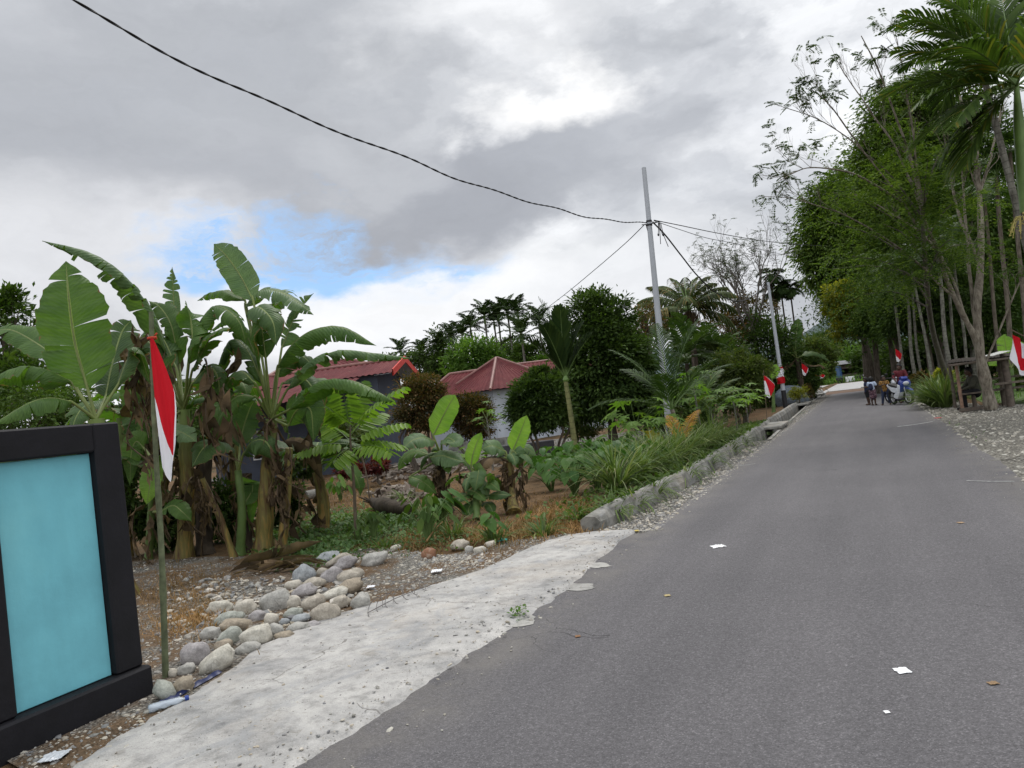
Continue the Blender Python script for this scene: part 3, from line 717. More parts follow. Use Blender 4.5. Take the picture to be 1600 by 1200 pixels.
# ------------------------------------------------------------------ drain with retaining wall and cover slabs
def drain_wall():
    y0, y1 = 9.15, 74
    root = thing('drain_wall', 'stained concrete drain wall running along the left side of the road', 'drain', (xd(y0), y0, 0))
    ysw = np.concatenate([np.arange(y0, 30, .17), np.arange(30, y1, 1.0)])
    mb = MB(); V = []; k = 7
    for i, y in enumerate(ysw):
        c = xd(y); jt = .03 * nz(y, 1.3, 6) + .02 * nz(y, 5, 6) + .008 * (((int(y / 1.7) * 37) % 7) / 7 - .5); hh = .25 + .02 * nz(y, .7, 8) + .012 * nz(y, 4, 2) - .08 * max(0, 1 - (y - y0) / .8) + .012 * (((int(y / 1.7) * 53) % 5) / 5 - .5)
        V += [(c - .48, y, -.2), (c - .46, y, hh - .05 + jt), (c - .38, y, hh + jt * .5), (c - .28 + jt, y, hh), (c - .255 + jt, y, hh - .02), (c - .20, y, .10), (c - .13, y, -.55)]
    n = len(ysw)
    mb.add(V, [(i * k + j, i * k + j + 1, (i + 1) * k + j + 1, (i + 1) * k + j) for i in range(n - 1) for j in range(k - 1)])
    mb.add(V[:k], [list(range(k))]); 
    fixn(mb.build('retaining_wall', MAT['drain'], root, False, True))
    mb = MB(); V = []
    yd = np.arange(YD0 - .05, YD1 + .1, 1.0)
    for y in yd: c = xd(y); V += [(c - .14, y, -.5), (c + .2, y, -.5), (c + .21, y, .03), (c + .30, y, .03), (c + .30, y, -.1)]
    k = 5; n = len(yd)
    mb.add(V, [(i * k + j, i * k + j + 1, (i + 1) * k + j + 1, (i + 1) * k + j) for i in range(n - 1) for j in range(k - 1)])
    mb.add([(xd(YD0) - .14, YD0 - .03, -.5), (xd(YD0) + .25, YD0 - .03, -.5), (xd(YD0) + .25, YD0 - .03, .02), (xd(YD0) - .14, YD0 - .03, .02)], [(0, 1, 2, 3)])
    mb.build('channel', MAT['drain'], root, False, True)
drain_wall()
slabs = [(25.2, 27.8, 'nearest grey concrete slab bridging the open drain beside the road'), (43, 46.5, 'middle concrete slab across the drain before the second pole'), (60, 63.5, 'farthest concrete slab across the drain near the crossing road')]
for a, b, lab in slabs:
    y = (a + b) / 2; c = xd(y); mb = MB(); box(mb, (c - .42, a, .06), (c + .36, b, .15), 0, .015)
    tag(fixn(mb.build('drain_cover', MAT['drain'], loc=(c, y, .06))), lab, 'concrete slab', 'slabs across the drain')
# small broken kerb at the near end of the drain wall
mb = MB(); e = [G(870, 836), G(945, 812)]
s0 = len(mb.v); box(mb, (-.32, -.09, -.05), (.34, .09, .12), 0, .02)
ang = math.atan2(e[1][1] - e[0][1], e[1][0] - e[0][0]); xform(mb, s0, rotz(ang))
tag(fixn(mb.build('kerb_stone', MAT['drain'], loc=G(910, 826))), 'low broken kerb block at the near end of the drain wall', 'kerb')
# ------------------------------------------------------------------ river stones
STN = {k: stonemat('stone_' + k, a, b) for k, a, b in [
    ('blue', (.27, .285, .29), (.38, .385, .38)), ('tan', (.345, .31, .255), (.48, .44, .37)), ('mauve', (.30, .28, .275), (.40, .38, .37)), ('grey', (.34, .33, .30), (.46, .445, .405)),
    ('green', (.30, .31, .27), (.40, .405, .36)), ('cream', (.45, .415, .35), (.56, .53, .465)), ('pale', (.46, .435, .37), (.57, .55, .49)), ('brown', (.29, .245, .185), (.40, .345, .265)), ('rust', (.24, .12, .07), (.40, .34, .27))]}
stones = [
 (840, 290, 65, 30, 'blue', -4, 'bluish grey flat stone at the upper left end of the top row'), (885, 312, 75, 28, 'tan', -12, 'long tan stone wedged behind the mauve one in the top row'), (920, 322, 62, 32, 'mauve', -15, 'greyish mauve stone leaning on the long tan stone'),
 (1068, 302, 72, 38, 'grey', -5, 'big smooth grey stone lying alone at the right of the top row'), (1178, 243, 30, 15, 'pale', 0, 'small pale rounded stone on the edge of the brown soil'), (715, 375, 62, 48, 'blue', -18, 'blue green peaked stone at the left of the upper pile'),
 (808, 367, 32, 25, 'tan', 0, 'small tan stone squeezed between the blue green and the mauve stone'), (858, 382, 55, 38, 'mauve', -10, 'round mauve stone in the upper middle of the pile'), (945, 388, 72, 35, 'tan', -6, 'rough speckled tan stone at the upper right of the pile'),
 (665, 428, 42, 26, 'cream', 5, 'small pale cream stone below the blue green one'), (765, 425, 60, 30, 'tan', -8, 'tan stone with a flat top in the middle of the pile'), (715, 467, 68, 35, 'mauve', -5, 'broad mauve brown stone above two round cream stones'),
 (940, 447, 80, 42, 'brown', -10, 'long brown grey stone at the right of the pile'), (575, 512, 80, 53, 'grey', 0, 'biggest round grey stone at the left of the pile'), (665, 515, 45, 35, 'cream', 0, 'round cream stone touching the biggest grey stone'),
 (765, 522, 60, 40, 'tan', -8, 'round tan stone with dark cracks in the lower pile'), (870, 478, 75, 30, 'pale', -3, 'flat pale stone lying across the middle of the pile'), (898, 524, 58, 30, 'tan', -12, 'smooth tan stone under the flat pale one'),
 (1005, 512, 55, 42, 'grey', -25, 'grey stone tilted against the right foot of the pile'), (825, 568, 70, 52, 'tan', -5, 'big tan pyramid shaped stone at the edge of the concrete'), (290, 547, 68, 38, 'pale', 3, 'pale oval stone half hidden by dry yellow grass'),
 (420, 552, 62, 42, 'cream', -20, 'angular cream stone right of the oval one in dry grass'), (335, 605, 75, 35, 'green', -5, 'rough grey green stone behind the flat brownish one'), (365, 642, 82, 36, 'brown', 5, 'flat brownish stone in front of the rough grey green one'),
 (345, 697, 62, 44, 'green', -15, 'rounded greenish stone left of the big pale one'), (480, 687, 85, 52, 'pale', -3, 'big pale stone with a broad flat base by the concrete'), (165, 782, 82, 62, 'mauve', -18, 'wedge shaped mauve stone nearest the bamboo pole'),
 (270, 820, 102, 56, 'pale', -20, 'long pale tilted stone lying along the concrete edge'), (555, 604, 42, 36, 'cream', -5, 'small cream block between the grey and the tan stones'), (695, 604, 55, 22, 'blue', -3, 'flat bluish stone below the cracked tan one'),
 (685, 643, 65, 22, 'grey', 0, 'flat grey slab like stone on the concrete edge'), (620, 617, 28, 22, 'blue', 0, 'small blue grey stone beside the cream block'), (760, 630, 45, 18, 'mauve', 5, 'small flat mauve stone left of the pyramid shaped one'),
 (620, 687, 50, 20, 'brown', 5, 'small brown stone right of the big pale one'), (575, 657, 45, 30, 'grey', 20, 'rough broken stone above the small brown one'), (110, 937, 60, 45, 'brown', -20, 'rough brown stone at the foot of the bamboo pole'),
 (15, 957, 42, 62, 'green', -35, 'upright slab like stone leaning at the corner of the black wall'), (122, 855, 50, 30, 'grey', -10, 'grey stone just right of the foot of the bamboo pole'), (250, 682, 50, 35, 'grey', 0, 'broken grey stone left of the greenish one'),
 (1345, 275, 42, 32, 'rust', 0, 'broken block with a rusty orange corner at the edge of the gravel'), (1500, 232, 50, 28, 'tan', 0, 'two lobed tan stone under the grass tuft by the concrete'), (1545, 252, 24, 20, 'grey', 0, 'small grey stone right of the two lobed tan one'),
 (660, 577, 48, 26, 'green', 0, 'rough mossy stone under the round cream one'), (430, 747, 70, 30, 'grey', -5, 'low rough grey stone below the big pale one'), (310, 737, 52, 28, 'brown', 0, 'low brown stone between the greenish and the long pale one'),
 (60, 872, 24, 26, 'cream', 0, 'small cream stone directly behind the bamboo pole'), (480, 590, 45, 28, 'mauve', 0, 'small mauve stone below the angular cream one'), (1600, 255, 40, 20, 'pale', 0, 'pale stone beside the turquoise scrap by the concrete'), (1655, 228, 32, 18, 'cream', 0, 'little cream stone right behind the pale one near the turquoise scrap')]
for si, (cx, cy, hw, hh, cl, rot, lab) in enumerate(stones):
    px, py, w, h = 250 + cx * .3125, 780 + cy * .3125, hw * .3125, hh * .3125
    g0 = G(px, py + h * .82); d = fdist(g0); sc_ = d / F
    a, c = w * sc_ * .94, h * sc_ * 1.0
    v0, f0 = ico(3 if w > 14 else 2)
    sd_ = si * 1.37
    P = np.sign(v0) * np.abs(v0) ** R.uniform(.74, .95)
    lump = np.array([1 + .30 * mnoise.noise(tuple(p * 1.1 + sd_)) + .17 * mnoise.noise(tuple(p * 2.3 + sd_)) + (.05 * mnoise.noise(tuple(p * 6 + sd_))) for p in v0])
    P = P * lump[:, None] * np.array([a, max(a * .72, c * .8), c])
    an = math.radians(-rot * 1.3 + 5)
    P = P @ roty(-an).T
    P[:, 2] = np.where(P[:, 2] < -c * .8, -c * .8 + (P[:, 2] + c * .8) * .3, P[:, 2])
    P = P @ rotz(YAW + R.uniform(-.25, .25)).T
    z0 = max(hgt(g0[0], g0[1]), 0)
    ctr = np.array([g0[0], g0[1], z0 + c * .62]) + FWD * max(a * .72, c * .8) * .55
    mb = MB(); mb.add(P, f0); o = mb.build('river_stone', STN[cl], None, True); o.location = tuple(ctr)
    tag(o, lab, 'stone', 'river stones heaped beside the concrete apron')
# ------------------------------------------------------------------ poles and cables
STEEL = simple('galvanised_steel', (.40, .42, .45), .6, .06, 1.5, 0, .3)
BLACKM = simple('black_paint_pole', (.02, .02, .022), .6)
REDM = simple('red_paint', (.55, .03, .03), .6); WHITEM = simple('white_paint', (.72, .72, .74), .6, .1)
pb = D(1047, 690, 22); pb[2] = 0; pt = D(1006, 262, 22)
pole = thing('utility_pole', 'tall pale grey steel utility pole rising behind the young palm', 'utility pole', pb)
def along(z): return pb + (pt - pb) * (z / pt[2])
mb = MB(); tube(mb, [along(z) for z in np.linspace(-.2, 4.5, 8)], np.linspace(.095, .085, 8), 14); tube(mb, [along(z) for z in np.linspace(4.5, 8.2, 8)][:-1] + [pt], np.linspace(.082, .062, 8), 14)
mb.build('mast', STEEL, pole, True, True)
cz = D(1014, 349, 22)
mb = MB()
for z in (cz[2] + .06, cz[2] - .05): tube(mb, [along(z - .025), along(z + .025)], .085, 14)
a0 = along(cz[2] - .02); tube(mb, [a0, a0 + RGT * .32 + UP * .04], .018, 6); tube(mb, [a0, a0 - RGT * .22], .015, 6)
mb.build('clamp', BLACKM, pole, True, True)
mb = MB()
for k, (x0, x1, l) in enumerate(((.26, .22, .32), (.30, .34, .38), (.28, .25, .62), (.33, .46, .72), (-.10, .02, .42))):
    q = a0 + RGT * x0; tube(mb, smoothpath([q, q + RGT * (x1 - x0) * .3 - UP * l * .5, q + RGT * (x1 - x0) - UP * l], 8), .011, 5)
for x, z in ((.22, .34), (.36, .36)): sphere(mb, a0 + RGT * x - UP * z, (.03, .03, .05), 1)
mb.build('loose_wire', BLACKM, pole, True, True)
pb2 = D(1228, 640, 39); pb2[2] = 0; pt2 = D(1200, 441, 39)
pole2 = thing('utility_pole', 'white pole with a black foot and a red and white wrap beside the drain', 'utility pole', pb2)
def al2(z): return pb2 + (pt2 - pb2) * (z / pt2[2])
def seg(name, z0, z1, r0, r1, m):
    mb = MB(); tube(mb, [al2(z0), al2((z0 + z1) / 2), al2(z1)], [r0, (r0 + r1) / 2, r1], 12); mb.build(name, m, pole2, True, True)
seg('foot', -.1, 1.0, .125, .12, BLACKM); seg('mast', 1.0, pt2[2], .105, .065, STEEL)
mb = MB(); V = []; 
for i in range(25):
    z = 1.35 + .85 * i / 24; c = al2(z)
    for j in range(17):
        a = j / 16 * 6.283; r = .135 + .03 * math.sin(a * 3 + i * .5) + (.12 * (1 - abs(i / 24 - .35)) if math.cos(a - 2.9 - YAW) > .75 else 0)
        V.append(c + RGT * r * math.cos(a) + FWD * r * math.sin(a))
uvc = [(0, .8 if (.30 < ((i / 24) + .12 * math.sin(j / 16 * 6.283)) < .78) else .2, 0) for i in range(25) for j in range(17)]
mb.add(V, [(i * 17 + j, i * 17 + j + 1, i * 17 + 18 + j, i * 17 + 17 + j) for i in range(24) for j in range(16)], 0, uvc)
mb.build('flag_wrap', FLAG, pole2, True, True, uv=True)
CAB = simple('black_cable', (.018, .018, .02), .55)
def cable(name, label, P0, P1, pix, rad, twist=0, ext0=0.0, n=90):
    """cable in the vertical plane through P0 and P1, its height read along the photograph's line"""
    P0, P1 = np.array(P0), np.array(P1); a = P1 - P0; a[2] = 0; nn = np.array([-a[1], a[0], 0])
    pts = []
    for px, py in pix:
        r, _ = ray(px, py); tt = np.dot(P0 - np.array([0, 0, H]), nn) / np.dot(r, nn); pts.append(np.array([0, 0, H]) + r * tt)
    if ext0: pts = [pts[0] + (pts[0] - pts[1]) / np.linalg.norm(pts[0] - pts[1]) * ext0] + pts
    pts = smoothpath(pts, n); mb = MB()
    if twist:
        T = nrm(np.gradient(pts, axis=0)); A = nrm(np.cross(T, UP)); B = np.cross(A, T)
        s = np.concatenate([[0], np.cumsum(np.linalg.norm(np.diff(pts, axis=0), axis=1))])
        wav = UP * (.02 * np.sin(s * 2.3)[:, None])
        for k in range(twist):
            ph = s * 6.283 / .55 + k * 6.283 / twist
            tube(mb, pts + wav + (A * np.cos(ph)[:, None] + B * np.sin(ph)[:, None]) * rad * .7, rad, 6)
    else: tube(mb, pts, rad, 6)
    o = mb.build(name, CAB, None, True, loc=pts[0]); return tag(o, label, 'cable', 'cables fixed to the utility pole')
Pa = D(110, 0, 7.6); Pb = D(1010, 349, 22)
cable('power_cable', 'thick twisted black cable sweeping across the whole sky to the pole', Pa, Pb, [(110, 0), (180, 39), (255, 80), (330, 118), (405, 153), (480, 186), (560, 217), (640, 249), (720, 281), (800, 307), (865, 325), (935, 342), (1012, 349)], .0095, 2, 3.5, 700)
cable('power_cable', 'thin cable running down left from the pole behind the big dark tree', D(1006, 352, 22), D(880, 462, 30), [(1006, 352), (975, 382), (925, 425), (880, 462), (830, 500)], .012)
cable('power_cable', 'upper of two thin cables running right from the pole into the trees', D(1030, 343, 22), D(1244, 381, 40), [(1022, 344), (1062, 352), (1125, 365), (1190, 376), (1246, 382), (1300, 385)], .014)
cable('power_cable', 'lower of two thin cables running right from the pole', D(1030, 345, 22), D(1145, 380, 32), [(1022, 345), (1060, 358), (1105, 372), (1150, 381), (1235, 400), (1290, 410)], .011)
cable('power_cable', 'black cable sagging from the first pole to the second white pole', D(1022, 348, 22), D(1200, 447, 39), [(1020, 347), (1040, 368), (1065, 400), (1090, 431), (1120, 458), (1160, 470), (1200, 446)], .022, 0, 0, 120)
# ------------------------------------------------------------------ litter
def litter(name, label, cat, px, py, w, h, col, z=.012, crump=.3, th=.004, rough=.6, seed=0, rot=0):
    g0 = G(px, py); mb = MB(); n, m = 14, 9
    s = fdist(g0) / F; wx, wy = w * s, h * s * fdist(g0) / 1.6
    V = []
    for i in range(n):
        for j in range(m):
            u, v = i / (n - 1) - .5, j / (m - 1) - .5
            r = 1 + .25 * mnoise.noise((u * 4, v * 4, seed)); x, y = u * wx * r, v * min(wy, wx * 1.2) * r
            zz = crump * wx * (.5 * abs(mnoise.noise((u * 5 + seed, v * 5, 1))) + .25 * abs(mnoise.noise((u * 12 + seed, v * 12, 2))))
            V.append((x, y, zz))
    V = np.array(V) @ rotz(YAW + rot).T
    mb.add(V, [(i * m + j, (i + 1) * m + j, (i + 1) * m + j + 1, i * m + j + 1) for i in range(n - 1) for j in range(m - 1)])
    o = mb.build(name, simple(name + '_' + str(seed), col, rough, .1), None, False); o.location = (g0[0], g0[1], z); md = o.modifiers.new('thickness', 'SOLIDIFY'); md.thickness = th * .3; md.offset = 0
    return tag(o, label, cat)
litter('paper_scrap', 'crumpled white paper lying in the middle of the near asphalt', 'litter', 1410, 1050, 20, 9, (.75, .76, .77), .008, .12, seed=1)
litter('paper_scrap', 'narrow white paper strip on the asphalt near the end of the concrete', 'litter', 1122, 855, 20, 4, (.68, .68, .68), .008, .15, seed=2, rot=.1)
litter('paper_scrap', 'tiny white scrap on the asphalt below the crumpled paper', 'litter', 1386, 1115, 8, 5, (.7, .7, .7), .008, .15, seed=3)
litter('plastic_scrap', 'crumpled turquoise plastic scrap at the edge of the concrete', 'litter', 786, 848, 15, 9, (.05, .42, .38), .03, .5, seed=4)
litter('plastic_scrap', 'red plastic scrap at the right edge of the far asphalt', 'litter', 1466, 654, 8, 5, (.5, .09, .08), .01, .5, seed=5)
litter('plastic_bag', 'clear whitish plastic bag in the rubble at the foot of the wall', 'litter', 85, 1188, 34, 14, (.5, .52, .55), .02, .2, seed=6, rough=.25)
litter('plastic_scrap', 'white plastic scrap among the gravel below the upper stones', 'litter', 580, 922, 12, 9, (.7, .71, .74), .03, .5, seed=7)
litter('plastic_scrap', 'white plastic scrap at the concrete edge right of the stones', 'litter', 683, 897, 16, 7, (.7, .71, .73), .03, .4, seed=8)
litter('dry_leaf', 'small brown dry leaf on the asphalt beside the concrete apron', 'leaf', 903, 996, 8, 4, (.20, .10, .04), .008, .3, seed=9)
litter('dry_leaf', 'brown dry leaf on the right part of the near asphalt', 'leaf', 1552, 1070, 14, 5, (.22, .14, .07), .008, .25, seed=10)
litter('dry_leaf', 'yellow leaf scrap on the asphalt right of the concrete edge', 'leaf', 1043, 932, 9, 4, (.35, .28, .13), .008, .25, seed=11)
litter('dry_leaf', 'yellow leaf in the gravel where the drain wall begins', 'leaf', 994, 831, 9, 4, (.45, .34, .06), .012, .25, seed=12)
litter('dry_leaf', 'small tan leaf on the far right asphalt near the verge', 'leaf', 1501, 818, 8, 3, (.3, .2, .11), .008, .25, seed=13)
# crushed clear bottle with a blue cap
bt = G(262, 1108); root = thing('plastic_bottle', 'crushed clear plastic bottle with a blue cap on the edge of the concrete', 'bottle', bt + UP * .035)
tB = NT('clear_plastic'); PET = tB.out(tB.n('MixShader', {0: .55, 1: tB.n('BsdfTransparent', {0: (.85, .9, .95)}).outputs[0], 2: tB.pbsdf((.6, .66, .72), .15, None, .5)}).outputs[0])
mb = MB(); pts = [np.array([x, 0, 0]) for x in (-.11, -.105, -.08, -.05, -.02, .02, .05, .075, .095, .11)]
tube(mb, pts, [.012, .032, .035, .026, .034, .027, .033, .026, .014, .012], 14)
for i, v in enumerate(mb.v): mb.v[i] = (v + np.array([[.004 * mnoise.noise(tuple(p * 60)), .01 * mnoise.noise(tuple(p * 40)), .012 * mnoise.noise(tuple(p * 45))] for p in v])) * np.array([1, 1, .7]) @ rotz(YAW + .55).T
mb.build('body', PET, root, True)
mb = MB(); tube(mb, [np.array([.105, 0, 0]) @ rotz(YAW + .55).T, np.array([.128, 0, 0]) @ rotz(YAW + .55).T], .0165, 14); mb.build('cap', simple('blue_cap', (.02, .05, .25), .4), root)
st = [G(245, 1103), G(268, 1092), G(295, 1077), G(322, 1062), G(338, 1053)]
mb = MB(); q = smoothpath(st, 26); V = []
for i, p in enumerate(q): V += [p + UP * (.015 + .012 * math.sin(i * .9)), p + np.array([.035, -.008, .028 + .01 * math.cos(i * 1.3)]), p + np.array([.06, .0, .015])]
mb.add(V, [(i * 3 + j, i * 3 + j + 1, i * 3 + j + 4, i * 3 + j + 3) for i in range(25) for j in range(2)])
tag(mb.build('plastic_strap', simple('blue_plastic', (.012, .02, .075), .4), None, True, loc=q[0]), 'dark blue plastic strip lying along the concrete edge below the stones', 'strap')
mb = MB(); s0 = 0; box(mb, (-.075, -.012, 0), (.075, .012, .014), 0, .003); xform(mb, 0, rotz(YAW + .95))
tag(fixn(mb.build('wood_stick', simple('raw_wood', (.42, .33, .22), .8, .3, 20), loc=G(90, 1166) + UP * .012)), 'short pale wooden stick at the foot of the black wall', 'stick')
a = G(668, 858) + UP * .10; b = G(694, 838) + UP * .2
mb = MB(); tube(mb, smoothpath([a, (a + b) / 2 + UP * .02, b], 6), .012, 6); tag(mb.build('wood_stick', MAT['straw'], None, True, loc=a), 'thin pale stick leaning on the rusty cornered block', 'stick')
# wire loops of steel mesh at the concrete edge
WIRE = simple('rusty_wire', (.10, .09, .085), .6)
mb = MB()
for k in range(7):
    c0 = G(588 + k * 15, 962 - k * 7) + UP * .02; tube(mb, [c0 + RGT * .06 * math.cos(a) * (1 + .2 * k % 2) + FWD * .16 * math.sin(a) + UP * (.05 + .05 * math.sin(a)) for a in np.linspace(0, 5.2, 16)], .003, 5)
tube(mb, smoothpath([G(575, 965) + UP * .04, G(620, 945) + UP * .06, G(665, 925) + UP * .05, G(672, 920) + UP * .03], 14), .0035, 5)
tag(mb.build('wire_mesh', WIRE, None, True, loc=G(620, 945)), 'bent loops of thin steel mesh sticking out at the edge of the concrete', 'wire mesh')
# white paint line and pale marks on the road
for k, (a, b, w) in enumerate([((1402, 667), (1458, 659), .09), ((1510, 752), (1585, 753), .05), ((1362, 624), (1380, 624), .06), ((1155, 728), (1180, 725), .05)]):
    q = smoothpath([G(*a), G((a[0] + b[0]) / 2, (a[1] + b[1]) / 2 + .6), G(*b)], 14); V = []
    for i, p in enumerate(q): ww = w * (.7 + .5 * mnoise.noise((i * .8, k * 3, 0))); V += [p + np.array([0, ww, .009]), p + np.array([0, -ww, .009])]
    mb = MB(); mb.add(V, [(2 * i, 2 * i + 1, 2 * i + 3, 2 * i + 2) for i in range(13)]); o = mb.build('paint_mark', simple('worn_white_paint', (.42, .42, .41) if k == 0 else (.26, .26, .255), .8, .4, 25)); tag(o, None, None, kind='structure')
# ------------------------------------------------------------------ plant generators
def blade(mb, pts, hw, nhint, n=24, m=4, tears=4, droop=.5, rag=.15, fold=.3, mi=0, shape='banana', gap=.05, rib=1, ribr=.014, ntip=0.0):
    """banana-type leaf blade: two halves hinged on a midrib, torn into strips, with real sag"""
    C = smoothpath(pts, n + 1); T = nrm(np.gradient(C, axis=0)); nh = np.asarray(nhint, float)
    S = nrm(np.cross(T, nh)); N = np.cross(S, T)
    t = np.linspace(0, 1, n + 1)
    w = hw * np.minimum(1, (t / .16 + .02)) ** .55 * np.clip(1 - np.clip((t - .50) / .50, 0, 1) ** 1.9, 0.02, 1)
    seglen = np.linalg.norm(C[-1] - C[0]) / n
    sd = R.uniform(0, 100)
    for side in (-1, 1):
        nt_ = tears
        cuts = sorted(R.choice(np.arange(3, n - 1), size=min(tears, n - 5), replace=False)) if tears else []
        ed = [0] + list(cuts) + [n]
        for a, b in zip(ed[:-1], ed[1:]):
            da = R.normal(0, rag) ; dw = 1 - abs(R.normal(0, rag * .25)); mid = (a + b) / 2
            V = []; uv = []
            for r in range(a, b + 1):
                pos = C[r].copy(); prev = 0.0
                for j in range(m + 1):
                    q = j / m
                    if j:
                        ang = fold - (droop - da) * ((q - .5 / m) * 1.6)
                        step = w[r] * dw / m
                        pos = pos + side * S[r] * step * math.cos(ang) + N[r] * step * math.sin(ang)
                    sh = T[r] * seglen * (mid - r) * gap * 2 * q * q if tears else 0
                    sweep = T[r] * w[r] * .22 * q
                    rip = N[r] * w[r] * .05 * q * math.sin(r * 1.9 + sd) + N[r] * w[r] * .06 * q * mnoise.noise((r * .5, side * 3.0, sd))
                    edge = S[r] * side * w[r] * .10 * q * mnoise.noise((r * .9, side * 7.0, sd + 5)) if j == m else 0
                    V.append(pos + sh + sweep + rip + edge); uv.append((t[r], side * q, 0))
            k = m + 1
            f = [(i * k + j, i * k + j + 1, (i + 1) * k + j + 1, (i + 1) * k + j) for i in range(b - a) for j in range(m)]
            if side < 0: f = [x[::-1] for x in f]
            mb.add(V, f, mi, uv)
    if rib is not None: tube(mb, C - N * ribr * .25, np.linspace(ribr, ribr * .25, n + 1), 5, rib)
    return C
def banana_leaf_obj(root, crown, pts, hw, nh, mat='banana', world=True, pr=.022, name='leaf', **kw):
    mb = MB()
    pts = [np.asarray(p, float) for p in pts]
    blade(mb, pts, hw, nh, **kw)
    pet = smoothpath([np.asarray(crown, float), (np.asarray(crown) * .45 + pts[0] * .55) + (pts[0] - pts[1]) * .0, pts[0], pts[0] * .85 + pts[1] * .15], 10)
    tube(mb, pet, np.linspace(pr, kw.get('ribr', .014), 10), 6, 1)
    return mb.build(name, [MAT[mat], MAT['brown_stalk'] if mat == 'banana_dead' else MAT['banana_rib']], root, True, world, uv=True)
def hanging_dead(root, top, L, hw, az, mat='banana_dead'):
    d = np.array([math.cos(az), math.sin(az), 0]); top = np.asarray(top, float)
    sw = np.array([-d[1], d[0], 0]) * L
    hw = hw * .62
    pts = [top, top + d * .14 * L - UP * .1 * L, top + d * .2 * L - UP * .45 * L + sw * R.uniform(-.12, .12), top + d * .14 * L - UP * .75 * L + sw * R.uniform(-.18, .18), top + d * .1 * L - UP * L + sw * R.uniform(-.2, .2)]
    mb = MB(); C = smoothpath(pts, 22); tube(mb, C, np.linspace(.012, .005, 22), 5, 1); T = nrm(np.gradient(C, axis=0)); i = 2
    while i < 21:                                        # curled rags of dry blade hanging from the midrib
        w = int(R.integers(2, 6)); e = min(21, i + w); t = i / 21; wd = hw * (.5 + 1.0 * math.sin(math.pi * min(1, t + .15))) * R.uniform(.35, 1.15)
        a0 = R.uniform(0, 6.283); V = []; q = 5; cur = R.uniform(-2.2, 2.2); dr = R.uniform(.2, 1.3)
        for r in range(i, e + 1):
            p = C[r].copy(); a = a0; u = (r - i) / max(1, e - i)
            V.append(p)
            for j in range(1, q):
                a += cur / q; dd = np.array([math.cos(a), math.sin(a), 0]) - UP * dr * j / q
                p = p + nrm(dd) * wd / (q - 1) * (.6 + .6 * math.sin(u * 3.14)) + T[r] * (.5 - u) * (e - i) * L / 22 * 1.5 * (j / (q - 1)) ** 1.5 + R.normal(size=3) * wd * .03; V.append(p)
        mb.add(V, [(x * q + j, x * q + j + 1, x * q + q + j + 1, x * q + q + j) for x in range(e - i) for j in range(q - 1)])
        i += int(R.integers(1, 4))
    return mb.build('dead_leaf', [MAT[mat], MAT['brown_stalk']], root, True, True, uv=True)
def stem_obj(root, pts, r0, r1, mat='banana_stem', sheaths=6, k=14):
    mb = MB(); q = smoothpath(pts, 30); rad = np.linspace(r0, r1, 30) * (1 + .05 * np.sin(np.arange(30) * 1.1))
    rad[0:3] *= (1.3, 1.18, 1.06); tube(mb, q, rad, k)
    for i in range(sheaths):                              # peeling sheath flaps
        a = R.uniform(0, 6.28); z0 = R.uniform(.02, .75); i0 = int(z0 * 29); Lk = R.integers(4, 9); V = []
        for s in range(Lk):
            c = q[min(29, i0 + s)]; rr = rad[min(29, i0 + s)] * (1.03 + .22 * (s / Lk) ** 3)
            for da in (-.4, 0, .4): V.append(c + np.array([math.cos(a + da * (1 - .6 * s / Lk)), math.sin(a + da * (1 - .6 * s / Lk)), 0]) * rr)
        mb.add(V, [(x * 3 + j, x * 3 + j + 1, x * 3 + j + 4, x * 3 + j + 3) for x in range(Lk - 1) for j in range(2)])
    return mb.build('stem', MAT[mat], root, True, True)
def auto_leaves(root, crown, n, L, hw, az0=0.0, el=(20, 75), mat=('banana', 'banana_dark'), tears=(3, 9), avoid=None):
    for i in range(n):
        az = az0 + i * 2.4 + R.uniform(-.3, .3); e = math.radians(R.uniform(*el)); l = L * R.uniform(.75, 1.1)
        d = np.array([math.cos(az), math.sin(az), 0])
        p = [np.asarray(crown) + UP * .05]; ang = e
        for s in range(7):
            p.append(p[-1] + (d * math.cos(ang) + UP * math.sin(ang)) * l / 7); ang -= (.34 if i % 3 else .24)
        banana_leaf_obj(root, p[0], p[1:], hw * R.uniform(.8, 1.1), UP + d * .1, mat=mat[i % len(mat)], tears=int(R.integers(*tears)), rag=.3, droop=R.uniform(.3, 1.1), fold=.25)
# ------------------------------------------------------------------ the banana stand on the left
def PP(d, *pts): return [D(p[0], p[1], d + (p[2] if len(p) > 2 else 0)) for p in pts]
FACE = -FWD
def foot(px, d): p = D(px, 700, d); p[2] = 0; return p
gban = 'banana plants in the stand behind the black wall'
# A: behind the wall, with the huge upright leaf
dA = 9.0; cA = D(150, 655, dA)
ra = thing('banana_plant', 'banana plant behind the black wall with one huge upright leaf against the sky', 'banana plant', foot(168, dA), gban)
stem_obj(ra, [foot(168, dA), foot(160, dA) + UP * 1.0, cA], .15, .09)
banana_leaf_obj(ra, cA, PP(dA, (137, 608), (118, 540), (108, 470), (103, 408, .1)), .42, FACE + RGT * .15, tears=4, rag=.22, droop=.35, fold=.12, mat='banana', gap=.035, ribr=.017, n=30)
banana_leaf_obj(ra, cA, PP(dA, (112, 597), (70, 577, -.1), (30, 575, -.2), (-30, 600, -.3)), .30, UP + FWD * .2, tears=4, rag=.25, droop=1.3, fold=.1)
banana_leaf_obj(ra, cA, PP(dA, (112, 628, -.2), (80, 622, -.4), (45, 630, -.6), (-15, 665, -.8)), .26, UP + FACE * .35, tears=2, droop=1.1, fold=.15)
